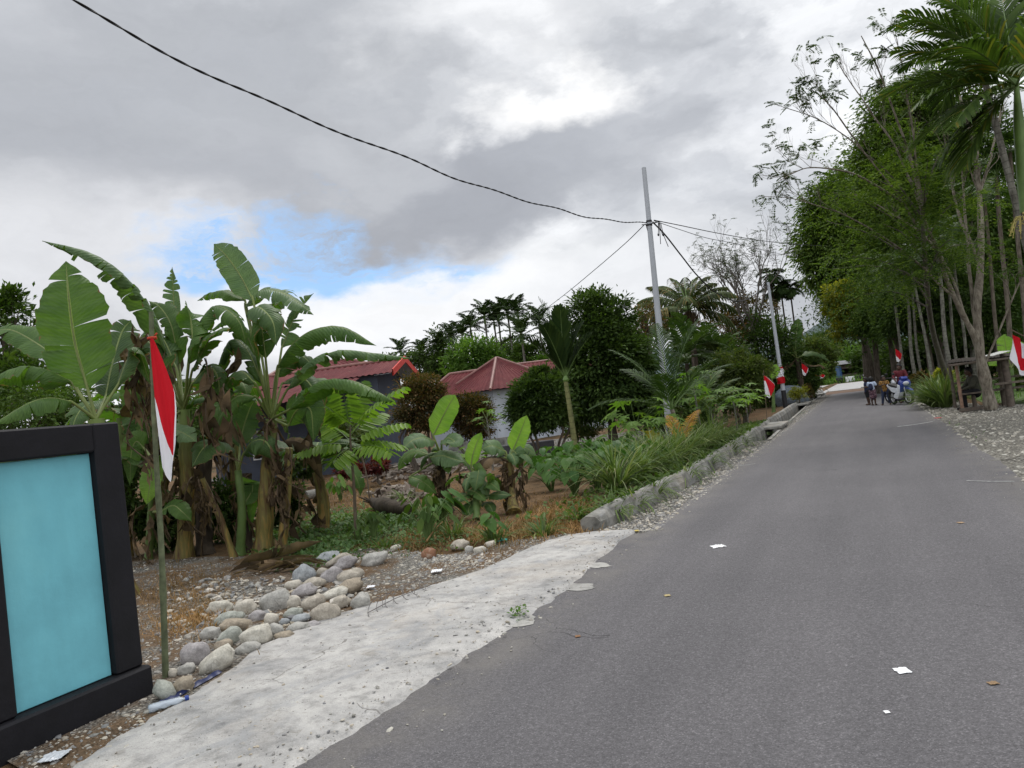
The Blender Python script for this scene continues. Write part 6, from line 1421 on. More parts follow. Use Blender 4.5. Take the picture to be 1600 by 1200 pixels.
f = ground_under(1208, 640, 36); c = D(1208, 600, 36); rr = thing('banana_plant', 'small banana plant with one bright upright leaf left of the second pole', 'banana plant', f, 'banana plants by the far end of the drain'); stem_obj(rr, [f, (f + c) / 2, c], .09, .06, 'stalk', 2)
banana_leaf_obj(rr, c, PP(36, (1206, 592), (1208, 584), (1211, 576), (1214, 569)), .26, FACE, mat='banana_young', tears=1, n=16); banana_leaf_obj(rr, c, PP(36, (1200, 590), (1190, 586), (1182, 590), (1176, 597)), .22, UP + FACE, mat='banana', tears=2, n=16)
# croton and rock by the far drain
tree('small yellowish croton bush beside the foot of the second pole', [(1248, 615, 14, 10)], 42, 'yellow_leaf', .1, 40, 40, name='shrub', cat='shrub')
tree('small bronze bush right of the yellowish croton', [(1262, 612, 8, 9)], 44, 'bronze_leaf', .1, 30, 40, name='shrub', cat='shrub')
tree('thin upright pale green bush near the end of the drain', [(1270, 602, 6, 18)], 52, 'light_leaf', .14, 30, 40, name='shrub', cat='shrub')
v0, f0 = ico(4); rk = D(1236, 610, 44); rk[2] = 0; P = np.array([p * (1 + .18 * mnoise.noise(tuple(p * 1.3)) + .05 * mnoise.noise(tuple(p * 4))) for p in v0]) * np.array([.95, .7, .75]); mb = MB(); mb.add(P, f0)
o = mb.build('boulder', stonemat('stone_boulder', (.12, .145, .17), (.2, .22, .24)), None, True); o.location = tuple(rk + UP * .4); tag(o, 'large bluish grey boulder behind the second pole', 'boulder')
# ---- far end of the road
for k, (px, py, a, b, d, mt, lab) in enumerate([(1300, 565, 40, 26, 130, 'mid_leaf', 'green tree behind the kiosk at the far end'), (1275, 560, 30, 28, 110, 'olive_leaf', 'yellowish tree left of the kiosk at the far end'), (1340, 570, 40, 26, 125, 'light_leaf', 'pale green tree right behind the kiosk roof'), (1255, 590, 26, 20, 90, 'mid_leaf', 'low green bush left of the crossing road'), (1280, 540, 40, 20, 180, 'dark_leaf', 'farthest dark trees peak under the blue hill'), (1375, 560, 40, 30, 110, 'dark_leaf', 'dark tree right of the kiosk behind the trunks')]):
    tree(lab, [(px, py, a, b)], d, mt, .55 if d > 100 else .4, 130, 50, group='trees at the far end of the road')
n = 5000; x = R.uniform(-14, 2, n); y = R.uniform(112, 140, n)
straw('tall_grass', np.column_stack([x, y, 0 * x]), 1.1, 'bright tall grass beyond the crossing road', 'light_leaf', .05)
# kiosk
kb = D(1333, 596, 118); kb[2] = 0; kio = thing('kiosk', 'small far kiosk with a white roof edge, a blue side and a dark open front', 'kiosk', kb)
KW, KD, KH = 2.0, 1.5, 2.6
KWH = simple('kiosk_white', (.7, .7, .72), .6, .1); KBL = simple('kiosk_blue', (.05, .12, .28), .6, .15); KBR = simple('kiosk_brown', (.13, .10, .085), .8, .3)
Rk = rotz(YAW * .5)
def kpart(name, lo, hi, m): 
    mb = MB(); box(mb, lo, hi, 0, .02); xform(mb, 0, Rk); return fixn(mb.build(name, m, kio))
kpart('side_wall', (-KW, -KD, 0), (-KW + .3, KD, KH), KBL); kpart('side_wall', (KW - .12, -KD, 0), (KW, KD, KH), KWH); kpart('back_wall', (-KW + .3, KD - .12, 0), (KW - .12, KD, KH), KBR); kpart('counter', (-KW + .3, -KD, 0), (KW - .12, -KD + .12, 1.1), KBR); kpart('roof', (-KW - .15, -KD - .3, KH + .003), (KW + .15, KD + .2, KH + .55), KWH); kpart('shutter', (-KW + .31, -KD + .13, 1.9), (KW - .13, -KD + .2, KH - .01), KBR)
for k in range(6):
    kx = D(1314 + k * 14, 601 - k * 1.7, 104); kx[2] = .012
    mb = MB(); box(mb, (-.62, -.3, 0), (.62, .3, .75), 0, .03); o = fixn(mb.build('kerb_block', KWH if k % 2 else BLACKM)); o.location = tuple(kx); o.rotation_euler.z = YAW * .5
    tag(o, ('white' if k % 2 else 'black') + ' painted kerb block in the row below the kiosk', 'kerb block', ('white' if k % 2 else 'black') + ' painted kerb blocks below the kiosk')
# hills
mb = MB(); xs = np.linspace(-2600, 2600, 140)
V = []
for i, a in enumerate(np.linspace(-1.2, .9, 140)):
    rr_ = 3000; h = 120 + 150 * mnoise.noise((a * 5, 0, 0)) + 60 * mnoise.noise((a * 14, 1, 0)) + 25 * mnoise.noise((a * 40, 2, 0)) + 130 * math.exp(-((a - .0) / .25) ** 2)
    for hh, k in ((-5, .8), (h * .5, .95), (max(h, 20), 1.1), (-5, 1.4)): V.append((math.sin(a) * rr_ * k, math.cos(a) * rr_ * k, hh))
mb.add(V, [(i * 4 + j, i * 4 + 4 + j, i * 4 + 5 + j, i * 4 + 1 + j) for i in range(139) for j in range(3)])
tag(mb.build('hills', simple('forested_hills', (.05, .075, .075), .95, .4, .01), smooth=True), 'distant forested hills', None, kind='structure')
# ------------------------------------------------------------------ right hand side trees
gR = 'big trees behind the pale trunks on the right'
tree('tall dense tree with a rounded drooping crown leaning over the far road', [(1330, 385, 70, 80), (1300, 330, 42, 45), (1290, 400, 40, 55), (1350, 300, 50, 50), (1345, 462, 48, 46)], 54, 'feather_leaf', .32, 270, 165, clr=.85, flat=.8, droop=.7, tr=.35, lump=.28, depthk=.8, group=gR, shell=.7)
tree('tallest dense tree with its crown against the sky above the bare branches', [(1430, 250, 80, 105), (1400, 190, 48, 50), (1460, 170, 60, 55), (1370, 290, 50, 70), (1440, 370, 80, 80)], 45, 'feather_leaf', .28, 330, 160, clr=.78, flat=.8, droop=.7, tr=.35, lump=.28, depthk=.8, group=gR, shell=.7)
tree('dark dense tree behind the bare pale tree on the right', [(1530, 330, 80, 110), (1520, 230, 60, 60), (1560, 420, 80, 80)], 42, 'mid_leaf', .26, 260, 130, clr=.8, tr=.3, lump=.3, depthk=.8, group=gR, gap=.08, low=-.75)
tree('dark tree behind the tall trunks at the right edge', [(1610, 400, 70, 120)], 44, 'mid_leaf', .26, 220, 80, tr=.3, gap=.1, group=gR)
tree('yellowish green young tree below the rounded drooping crown', [(1325, 470, 30, 20), (1312, 455, 20, 14), (1340, 490, 26, 18), (1318, 508, 22, 20), (1362, 498, 26, 15), (1300, 484, 14, 14), (1350, 462, 22, 12)], 46, 'yellow_leaf', .2, 230, 55, tr=.1, group=gR, lump=.6, gap=.1, base=ground_under(1352, 560, 50))
tree('green tree hanging low over the standing children', [(1395, 495, 50, 36)], 43, 'mid_leaf', .2, 220, 80, tr=.2, group=gR, low=-.7)
tree('dark tree over the motorbike rider', [(1440, 470, 60, 55)], 40, 'dark_leaf', .2, 200, 80, tr=.2, group=gR, low=-.7)
tree('dark tree filling the gap above the hut roof', [(1520, 480, 60, 55)], 38, 'dark_leaf', .2, 190, 80, tr=.16, group=gR, low=-.8, gap=.05)
for k, (px, py, a, b, d, mt, lab) in enumerate([(1398, 572, 30, 30, 58, 'dark_leaf', 'dark thicket behind the children'), (1440, 560, 52, 42, 54, 'dark_leaf', 'dark thicket behind the motorbike rider'), (1510, 545, 56, 46, 52, 'dark_leaf', 'dark thicket behind the hut'), (1580, 530, 56, 46, 50, 'mid_leaf', 'green thicket at the right edge behind the lawn')]):
    tree(lab, [(px, py, a, b)], d, mt, .3, 170, 60, name='thicket', cat='thicket', group='thickets under the big right trees', tr=.1)
# feathery layered tree nearer the road
dL = 21.0; bL = ground_under(1474, 500, 29.0)
rl = thing('tree', 'feathery tree with layered light green sprays between the bare tree and the dense crowns', 'tree', bL); mt, ml = MB(), MB(); lv = []
tube(mt, smoothpath([bL - UP * .1, D(1458, 520, 26.5), D(1445, 400, dL), D(1440, 300, dL)], 14), np.linspace(.11, .04, 14), 9)
for (x0, y0, x1, y1, dz) in [(1448, 450, 1330, 400, -1), (1446, 420, 1290, 345, .5), (1444, 380, 1300, 300, -1.5), (1442, 340, 1340, 230, 0), (1440, 300, 1390, 190, 1), (1444, 380, 1520, 300, -1), (1446, 420, 1530, 380, .5), (1442, 330, 1480, 220, -.5), (1450, 480, 1350, 460, 1), (1448, 440, 1300, 420, 1.5), (1443, 350, 1370, 280, -2), (1446, 410, 1380, 350, -2), (1450, 470, 1400, 420, -2), (1444, 360, 1450, 250, -2), (1448, 440, 1490, 370, -2.2)]:
    A, B = D(x0, y0, dL), D(x1, y1, dL + dz); q = smoothpath([A, (A + B) / 2 + UP * .25, B], 12); tube(mt, q, np.linspace(.03, .008, 12), 5, caps=False)
    for k in range(3, 12):
        for _ in range(4): lv.append((q[k] + R.normal(size=3) * np.array([.5, .5, .2]), nrm((B - A) + R.normal(size=3) * 1.2)))
pinnate_sprays(ml, lv, 3, .5, .105, .45, .8)
mt.build('trunk', MAT['twig'], rl, True, True); ml.build('crown', MAT['feather_leaf'], rl, False, True)
# the big bare tree with pale limbs
dT = 21.6; bT = G(1548, 645); bT = ground_under(1548, 640, dT)
rt_ = thing('tree', 'half bare tree with pale spreading limbs rising beside the hut', 'tree', bT); mt, ml = MB(), MB(); lv = []
limbs = [([(1549, 640, 0), (1541, 600, 0), (1531, 550, 0), (1527, 480, .1), (1533, 400, .3), (1530, 300, .6), (1517, 210, .9), (1492, 130, 1.2)], .165, .035, .7, 7),
 ([(1527, 535, 0), (1508, 500, -.1), (1492, 470, -.3), (1468, 400, -.6), (1442, 330, -.9), (1424, 250, -1.2), (1385, 140, -1.6), (1345, 55, -1.9)], .085, .012, .55, 10),
 ([(1490, 465, -.3), (1445, 420, -.8), (1385, 372, -1.3), (1312, 332, -1.7), (1245, 312, -2.0), (1185, 307, -2.2)], .032, .006, .45, 9),
 ([(1466, 398, -.6), (1412, 320, -1.0), (1352, 242, -1.4), (1290, 192, -1.8), (1212, 163, -2.0)], .035, .006, .4, 9),
 ([(1440, 325, -.9), (1402, 240, -.6), (1352, 165, -.3), (1302, 85, 0)], .042, .007, .35, 8),
 ([(1530, 300, .6), (1556, 210, .9), (1572, 120, 1.2)], .05, .01, .4, 6), ([(1438, 300, -1.0), (1420, 160, -1.4), (1398, 45, -1.6)], .035, .007, .45, 7),
 ([(1410, 318, -1.0), (1332, 272, -2.0), (1262, 262, -2.6), (1215, 285, -2.9)], .035, .006, .45, 7), ([(1350, 240, -1.4), (1300, 170, -1.9), (1262, 135, -2.1)], .026, .006, .4, 6), ([(1533, 420, .3), (1500, 340, .8), (1482, 250, 1.2), (1462, 160, 1.5)], .06, .01, .4, 7),
 ([(1546, 610, 0), (1524, 500, .2), (1512, 400, .5), (1506, 300, .8), (1500, 220, 1.0)], .075, .015, .5, 6), ([(1531, 560, 0), (1470, 400, .6), (1390, 330, 1.0), (1330, 300, 1.4)], .05, .008, .4, 6), ([(1535, 580, 0), (1580, 470, -.2), (1600, 430, -.3)], .035, .012, .5, 3)]
for pts, r0, r1, t0, nt in limbs:
    q = smoothpath(PP(dT, *pts), 26); q = q + np.array([[mnoise.noise(tuple(p * .9)) * .07, mnoise.noise(tuple(p * .9 + 5)) * .07, mnoise.noise(tuple(p * .9 + 9)) * .05] for p in q]) * (r0 < .15)
    tube(mt, q, np.linspace(r0, r1, 26) * (1 + .09 * np.sin(np.arange(26) * 1.7) + .05 * R.normal(size=26)), 9 if r0 > .06 else 6, caps=False)
    for _ in range(nt):
        k = int(26 * R.uniform(t0, .86)); T = nrm(q[min(25, k + 1)] - q[max(0, k - 1)])
        twigs(mt, q[k], nrm(T + R.normal(size=3) * .35 + UP * .35), R.uniform(.35, .85), max(.007, r1 * .9), 2, lv, .3, .25, 4, 3, .3)
    lv.append((q[-1], nrm(q[-1] - q[-3]))); lv.append((q[-2], nrm(q[-1] - q[-3])))
pinnate_sprays(ml, lv, 2, .22, .095, .5, .24)
for pts, r0, r1, t0, nt in limbs[2:4]: 
    q = smoothpath(PP(dT, *pts), 26)
    pinnate_sprays(ml, [(p + R.normal(size=3) * .1, R.normal(size=3)) for p in q[-6:]], 3, .28, .08, .8, .9)
mt.build('trunk', MAT['pale_bark'], rt_, True, True); ml.build('crown', MAT['dark_leaf'], rt_, False, True)
# slim pale trunks: their crowns are lost in the canopy
gT = 'slim pale trunks of the palm row behind the motorbike'
trunks = [(1412, 588, 1398, 470, 37, .075, 'leftmost slim pale trunk just right of the rider'), (1432, 588, 1420, 485, 35, .09, 'slim pale trunk behind the croton bush'), (1441, 584, 1427, 470, 38, .075, 'slim pale trunk second right of the rider'), (1456, 584, 1434, 470, 34, .08, 'slender leaning pale trunk in the middle of the row'), (1468, 580, 1447, 460, 40, .09, 'pale trunk touching the yellow topped bush'), (1479, 578, 1466, 460, 39, .07, 'thin pale trunk above the yellow topped bush'), (1488, 575, 1470, 440, 33, .10, 'thicker pale trunk left of the hut roof'), (1496, 575, 1483, 450, 36, .08, 'pale trunk above the left end of the hut roof'),
 (1507, 572, 1494, 440, 34, .075, 'pale trunk just left of the first fork of the half bare tree'), (1519, 572, 1510, 450, 40, .16, 'broad grey trunk behind the half bare tree'), (1561, 566, 1545, 380, 33, .09, 'dark slim trunk right of the half bare tree'), (1575, 562, 1563, 360, 31, .11, 'brown slim trunk nearest the right edge flag'), (1398, 600, 1385, 500, 44, .16, 'stout brown trunk behind the children'), (1372, 595, 1366, 520, 46, .2, 'stout dark trunk left of the children'), (1354, 592, 1350, 520, 52, .25, 'stout grey trunk at the bend of the road'), (1602, 560, 1586, 330, 30, .1, 'slim trunk cut by the right edge')]
for k, (xb, yb, xt, yt, d, r, lab) in enumerate(trunks):
    a = ground_under(xb, yb, d); t_ = D(xt, yt, d); t2 = a + (t_ - a) * 1.35
    root = thing('areca_palm' if k < 12 or k == 15 else 'tree', lab, 'palm' if k < 12 or k == 15 else 'tree', a, gT if k < 12 or k == 15 else 'stout trunks behind the children')
    r *= .85; mb = MB(); tube(mb, smoothpath([a - UP * .05, (a + t_) / 2 + RGT * R.uniform(-.14, .14), t_, t2], 18), np.linspace(r * 1.1, r * .75, 18), 9); mb.build('trunk', MAT['palm_bark'] if k < 10 else MAT['bark'], root, True, True)
    mb = MB()
    if k < 12 or k == 15:
        for i in range(9): frond(mb, t2, i * 2.4 + k, math.radians(R.uniform(-10, 70)), 1.7, 13, .6, .05, 1.3, .3, .6)
        mb.build('crown', [MAT['dark_palm_leaf'], MAT['stalk']], root, False, True)
    else:
        n = 2600; P = t2 + R.normal(size=(n, 3)) * np.array([1.5, 1.5, .9]); leafcloud(mb, P, R.normal(size=(n, 3)) - UP * .4, UP + R.normal(size=(n, 3)) * .5, .25 * R.uniform(.6, 1.3, n)); mb.build('crown', MAT['dark_leaf'], root, False, True)
# areca palm at the upper right, near
dP = 13.2; hP = D(1588, 135, dP); 
fP = [(YAW + a, math.radians(e), k) for a, e, k in [(3.0, 42, 1.0), (2.7, 62, 1.1), (2.2, 70, 1.1), (3.3, 12, 1.0), (3.6, -8, .95), (1.5, 78, 1.1), (.6, 60, 1.0), (0, 30, 1.0), (-2.6, 30, 1.0), (-1.6, 45, 1.0), (2.9, -25, .8), (-2.0, 5, .9), (.3, -10, .9), (2.4, 84, 1.1), (1.0, 80, 1.15), (2.0, 50, 1.0), (2.9, 25, 1.05), (3.1, 74, 1.15), (2.75, -5, .9), (3.05, 58, 1.1), (2.5, 35, 1.0), (3.25, -35, .8), (2.6, -30, .8), (1.8, 66, 1.1)]]
rp, cp_ = palm('palm with a green crownshaft and stiff fronds in the upper right corner', 1588, 135, dP, len(fP), 2.15, 34, .78, .026, 'palm_leaf', .085, 'palm_bark', 'areca_palm', 'palm', fr=fP, curve=.85, vee=.35, hang=.5, fwd=1.5, shaft=.0, parts=True, ribr=.022,
     trunk_pts=[np.array([*(D(1640, 560, dP)[:2]), 0.0]), D(1630, 500, dP), D(1612, 400, dP), D(1602, 330, dP)])
mb = MB(); tube(mb, smoothpath([D(1602, 332, dP), D(1598, 270, dP), D(1592, 195, dP), D(1588, 130, dP)], 12), [.082, .1, .085, .035], 12); mb.build('crownshaft', MAT['crownshaft'], rp, True, True)
mb = MB(); c = D(1597, 335, dP)
for k in range(26):
    a = R.uniform(0, 6.283); e = R.uniform(-1.2, .5); dd = np.array([math.cos(a) * math.cos(e), math.sin(a) * math.cos(e), math.sin(e)]); p = smoothpath([c + dd * .05, c + dd * .2 + UP * .03, c + dd * .34 - UP * .10], 7); tube(mb, p, .006, 4, caps=False)
    for q in p[2:]: sphere(mb, q + R.normal(size=3) * .012, .012, 1)
mb.build('inflorescence', simple('pale_yellow_flower', (.42, .36, .11), .7, .2, 20), rp, True, True)
c2 = D(1528, 70, 17.5)
palm('darker palm crown behind the corner palm in the upper right', 1528, 70, 17.5, 16, 1.9, 26, .75, .03, 'dark_palm_leaf', .08, 'palm_bark', 'areca_palm', 'palm', el=(-25, 80), curve=1.1, vee=.25, hang=.6, shaft=.5, fwd=1.4, base_px=1580)
# plants on the right verge
def grass_at(px, py, d, h, n, lab, **k): b = D(px, py, d); b[2] = 0; return grass_clump(0, 0, h, n, lab, base=b, **k)
gl_ = 'bluish long leaved clumps beside the hut'
for px, d, h, lab in [(1456, 27.5, 1.0, 'long leaved clump nearest the motorbike'), (1462, 26, 1.25, 'long leaved clump in the middle of the verge bed'), (1478, 25.2, 1.25, 'long leaved clump nearest the hut post'), (1470, 28, 1.3, 'long leaved clump in the back row of the verge bed')]: grass_at(px, 630, d, h, 170, lab, w=.026, group=gl_, spread=.8)
tree('yellow topped small bush above the long leaved clumps', [(1476, 588, 14, 9)], 29, 'yellow_leaf', .12, 50, 50, name='shrub', cat='shrub', tr=.04)
tree('orange brown croton between the rider and the long leaved clumps', [(1438, 592, 12, 9)], 31, 'bronze_leaf', .12, 40, 50, name='shrub', cat='shrub', tr=.04)
tree('low round green shrub on the lawn at the right edge', [(1588, 590, 20, 14)], 30, 'olive_leaf', .14, 60, 50, name='shrub', cat='shrub', tr=.05)
for px, py, d, lab in [(1580, 545, 27, 'bright broad leaved banana behind the right edge flag')]:
    f = ground_under(px, 600, d); c = D(px, 575, d); rr = thing('banana_plant', lab, 'banana plant', f); stem_obj(rr, [f, (f + c) / 2, c], .1, .07, 'stalk', 2)
    for k, (p, h) in enumerate([(((1576, 560), (1572, 545), (1570, 532), (1568, 522)), .3), (((1586, 562), (1592, 550), (1598, 545), (1606, 548)), .3), (((1570, 568), (1560, 562), (1552, 564), (1546, 572)), .26)]): banana_leaf_obj(rr, c, PP(d, *p), h, FACE + UP * .5, mat='banana_young', tears=1, n=16)
# ------------------------------------------------------------------ hut by the verge
HW = simple('weathered_wood', (.13, .105, .085), .85, .4, 9, .004); HR = simple('rusty_roof_sheet', (.035, .028, .023), .85, .45, 5, 0, .1); HP = simple('faded_post', (.27, .17, .12), .8, .4, 7)
hb = D(1540, 640, 22.6); hb[2] = 0
hut = thing('hut', 'open roadside hut with a low dark sheet roof on wooden posts', 'hut', hb)
def hp(px, d): p = D(px, 640, d); p[2] = 0; return p
zr = D(1500, 566, 22.6)[2]
for px, d, r, m, top in [(1504, 22.3, .045, HP, zr), (1493, 24.4, .05, HW, zr), (1580, 22.2, .10, HW, zr + .1), (1572, 24.6, .07, HW, zr), (1640, 22.4, .06, HW, zr), (1636, 24.6, .06, HW, zr)]:
    p = hp(px, d); mb = MB(); tube(mb, smoothpath([p - UP * .1, p + UP * top * .5 + RGT * R.uniform(-.02, .02), p + UP * top], 8), [r, r * .92], 8); mb.build('post', m, hut, True, True)
ra_, rb2 = D(1480, 562, 21.9), D(1655, 545, 21.9); rc2, rd2 = D(1482, 558, 25.0), D(1650, 543, 25.0)
z1, z2 = zr - .04, zr + .05
mb = MB(); nx, ny = 90, 3; V = []
for j in range(2):
    for i in range(nx + 1):
        for q in range(ny):
            u, v = i / nx, q / (ny - 1); p = (ra_ * (1 - u) + rb2 * u) * (1 - v) + (rc2 * (1 - u) + rd2 * u) * v
            V.append((p[0], p[1], z1 + (z2 - z1) * v + .05 + .012 * math.sin(u * 6.283 * 34) - j * .012 + .02 * mnoise.noise((u * 6, v, 0))))
k0 = (nx + 1) * ny
for j in range(2): mb.add(np.array(V[j * k0:(j + 1) * k0]), [(i * ny + q, i * ny + q + 1, (i + 1) * ny + q + 1, (i + 1) * ny + q) for i in range(nx) for q in range(ny - 1)])
roof = mb.build('roof', HR, hut, True, True)
mb = MB()
for a, b in ((ra_, rb2), (rc2, rd2), ((ra_ + rc2) / 2, (rb2 + rd2) / 2)):
    a2, b2 = a.copy(), b.copy(); a2[2] = b2[2] = zr + (-.05 if a is ra_ else .02 if a is rc2 else -.02); tube(mb, [a2, b2], .035, 6)
mb.build('rafter', HW, hut, False, True)
mb = MB(); a, b = D(1551, 560, 21.8), D(1580, 553, 21.8); a[2] = zr + .075; b[2] = zr + .16; V = [a, b, b + FWD * .5 + UP * .02, a + FWD * .5 + UP * .02]; mb.add(V + [v - UP * .01 for v in V], [(0, 1, 2, 3), (7, 6, 5, 4), (0, 4, 5, 1), (1, 5, 6, 2)]); mb.build('pale_sheet', simple('new_zinc_sheet', (.5, .5, .48), .4, .1, 5, 0, .4), hut, False, True)
def plank(name, a, b, w, th, z, parent):
    mb = MB(); a, b = a.copy(), b.copy(); a[2] = b[2] = z; d_ = nrm(b - a); s_v = np.array([-d_[1], d_[0], 0]) * w / 2
    V = [a - s_v, b - s_v, b + s_v, a + s_v]; mb.add([v - UP * th for v in V] + V, [(3, 2, 1, 0), (4, 5, 6, 7), (0, 1, 5, 4), (1, 2, 6, 5), (2, 3, 7, 6), (3, 0, 4, 7)]); return mb.build(name, HW, parent, False, True)
for k, dd in enumerate((22.5, 22.75, 23.0)): plank('bench', hp(1504, dd), hp(1650, dd), .22, .04, .52, hut)
for px in (1524, 1570, 1584): p = hp(px, 22.7); mb = MB(); tube(mb, [p, p + UP * .48], .06, 7); mb.build('bench_leg', HW, hut, False, True)
plank('rail', hp(1560, 22.1), hp(1660, 22.0), .08, .06, .72, hut)
plank('rail', hp(1495, 24.6), hp(1650, 24.6), .08, .06, .8, hut)
plank('floor_beam', hp(1500, 22.2), hp(1560, 22.2), .1, .1, .12, hut)
# ------------------------------------------------------------------ houses
RM = NT('maroon_roof'); _p = RM.pos(); _mp = RM.n('Mapping', {0: _p, 'Scale': (1, 1, 1)}).outputs[0]
_c = RM.ramp(RM.noise(_p, 1.1, 6, .7), [(.3, (.07, .014, .016)), (.55, (.11, .024, .026)), (.75, (.14, .045, .04))]); _c = RM.mix(RM.math('MULTIPLY', RM.ramp(RM.noise(_p, 4.5, 5, .7), [(.6, 0.0), (.7, 1.0)]), .5), _c, (.2, .12, .09))
ROOF = RM.out(RM.pbsdf(_c, .75, None, .12))
RED = simple('bright_red_fascia', (.55, .04, .025), .5, .1); DARKW = simple('dark_slate_wall', (.06, .07, .095), .8, .2, 2); BLUEW = simple('pale_blue_wall', (.50, .54, .60), .8, .12, 1.5); SOFF = simple('grey_soffit', (.3, .3, .31), .8, .1); CAPM = simple('ridge_cap', (.19, .085, .072), .5, .25, 3)
def roof_plane(mb, a, b, c, d, n=30, amp=.03):
    """corrugated sheet between eave a-b and ridge d-c (c above b, d above a)"""
    a, b, c, d = map(lambda x: np.asarray(x, float), (a, b, c, d)); N = nrm(np.cross(b - a, d - a)); V = []
    m = n * 4
    for i in range(m + 1):
        u = i / m; e = a * (1 - u) + b * u; r = d * (1 - u) + c * u; o = N * amp * (1 if i % 4 in (0, 1) else 0); V += [e + o, r + o]
    mb.add(V, [(2 * i, 2 * i + 2, 2 * i + 3, 2 * i + 1) for i in range(m)])
def cap(mb, a, b, r=.09): tube(mb, [np.asarray(a), np.asarray(b)], r, 7)
# house A: gable with a red edge facing right
eL, eR, ap = D(611, 586, 30.5), D(651, 581, 34.5), D(630, 560, 32.5)
ez = (eL[2] + eR[2]) / 2; eL[2] = eR[2] = ez; g_ = nrm((eR - eL) * np.array([1, 1, 0])); ln = np.array([-g_[1], g_[0], 0]); ln = ln if np.dot(ln, RGT) < 0 else -ln
ap = (eL + eR) / 2 * np.array([1, 1, 0]) + UP * ap[2]
hA = thing('house', 'dark walled house with a maroon sheet roof and a bright red gable edge', 'house', np.array([*(((eL + eR) / 2 + ln * 4)[:2]), 0]))
LA = 8.5
mb = MB(); roof_plane(mb, eL, eL + ln * LA, ap + ln * LA, ap, 34); roof_plane(mb, eR + ln * LA, eR, ap, ap + ln * LA, 34); rA = mb.build('roof', ROOF, hA, False, True)
mb = MB(); cap(mb, ap, ap + ln * LA); mb.build('ridge_cap', CAPM, rA, True, True)
mb = MB()
for q in (eL, eR):
    V = [q - ln * .06, ap - ln * .06, ap - ln * .06 + UP * .1, q - ln * .06 + UP * .1, q - UP * .16 - ln * .06, ap - UP * .16 - ln * .06]
    W_ = [v - ln * .05 for v in V]; mb.add(V + W_, [(4, 5, 2, 3), (10, 9, 8, 11)[::-1] if False else (9, 8, 11, 10), (3, 2, 8, 9), (4, 10, 11, 5)])
fixn(mb.build('fascia', RED, hA, False, True))
mb = MB(); ins = .35; wl, wr = eL + g_ * ins + ln * .7, eR - g_ * ins + ln * .7; zt_ = ez + .02
wb = [wl, wr, wr + ln * (LA - 1.2), wl + ln * (LA - 1.2)]; V = [np.array([*p[:2], -.1]) for p in wb] + [np.array([*p[:2], zt_]) for p in wb]
gA = (wl + wr) / 2; V += [np.array([*gA[:2], ap[2] - .12])]
mb.add(V, [(0, 1, 5, 4), (1, 2, 6, 5), (2, 3, 7, 6), (3, 0, 4, 7)]); mb.add([V[4], V[5], V[8]], [(0, 1, 2)]); fixn(mb.build('wall', DARKW, hA, False, True))
mb = MB(); mb.add([eL - UP * .06, ap - UP * .06, ap - UP * .06 + ln * .7, eL - UP * .06 + ln * .7, eR - UP * .06, eR - UP * .06 + ln * .7], [(0, 1, 2, 3), (4, 5, 2, 1)]); mb.build('soffit', SOFF, hA, False, True)
def on_house(parent, p0, dirv, z0, z1, w, m, name, out, off=.04):
    mb = MB(); a = p0 + out * off; b = a + dirv * w; V = [np.array([*a[:2], z0]), np.array([*b[:2], z0]), np.array([*b[:2], z1]), np.array([*a[:2], z1])]; V += [v - out * (off + .02) for v in V]
    mb.add(V, [(0, 1, 2, 3), (0, 4, 5, 1), (1, 5, 6, 2), (2, 6, 7, 3), (3, 7, 4, 0)]); return fixn(mb.build(name, m, parent, False, True))
GL = NT('window_glass'); GLASS = GL.out(GL.pbsdf((.03, .035, .045), .1, None, .5))
for k in range(2):
    wnd = on_house(hA, wl + ln * (1.2 + k * 3.2), ln, .9, 2.1, 1.2, simple('white_frame', (.6, .6, .6), .5), 'window', -g_, .05); on_house(wnd, wl + ln * (1.27 + k * 3.2), ln, .97, 2.03, 1.06, GLASS, 'pane', -g_, .065)
# lean-to roof in front of the long eave
mb = MB(); pa, pb_ = eL + ln * 1.3 - UP * .05, eL + ln * LA - UP * .05; po = -g_ * 3.0 - UP * .75
roof_plane(mb, pa + po, pb_ + po, pb_, pa, 30); mb.build('porch_roof', ROOF, hA, False, True)
mb = MB()
for k in range(4): q = pa * (1 - k / 3) + pb_ * (k / 3) + po * .93; tube(mb, [np.array([*q[:2], -.1]), q - UP * .03], .05, 7)
mb.build('porch_post', HW, hA, False, True)
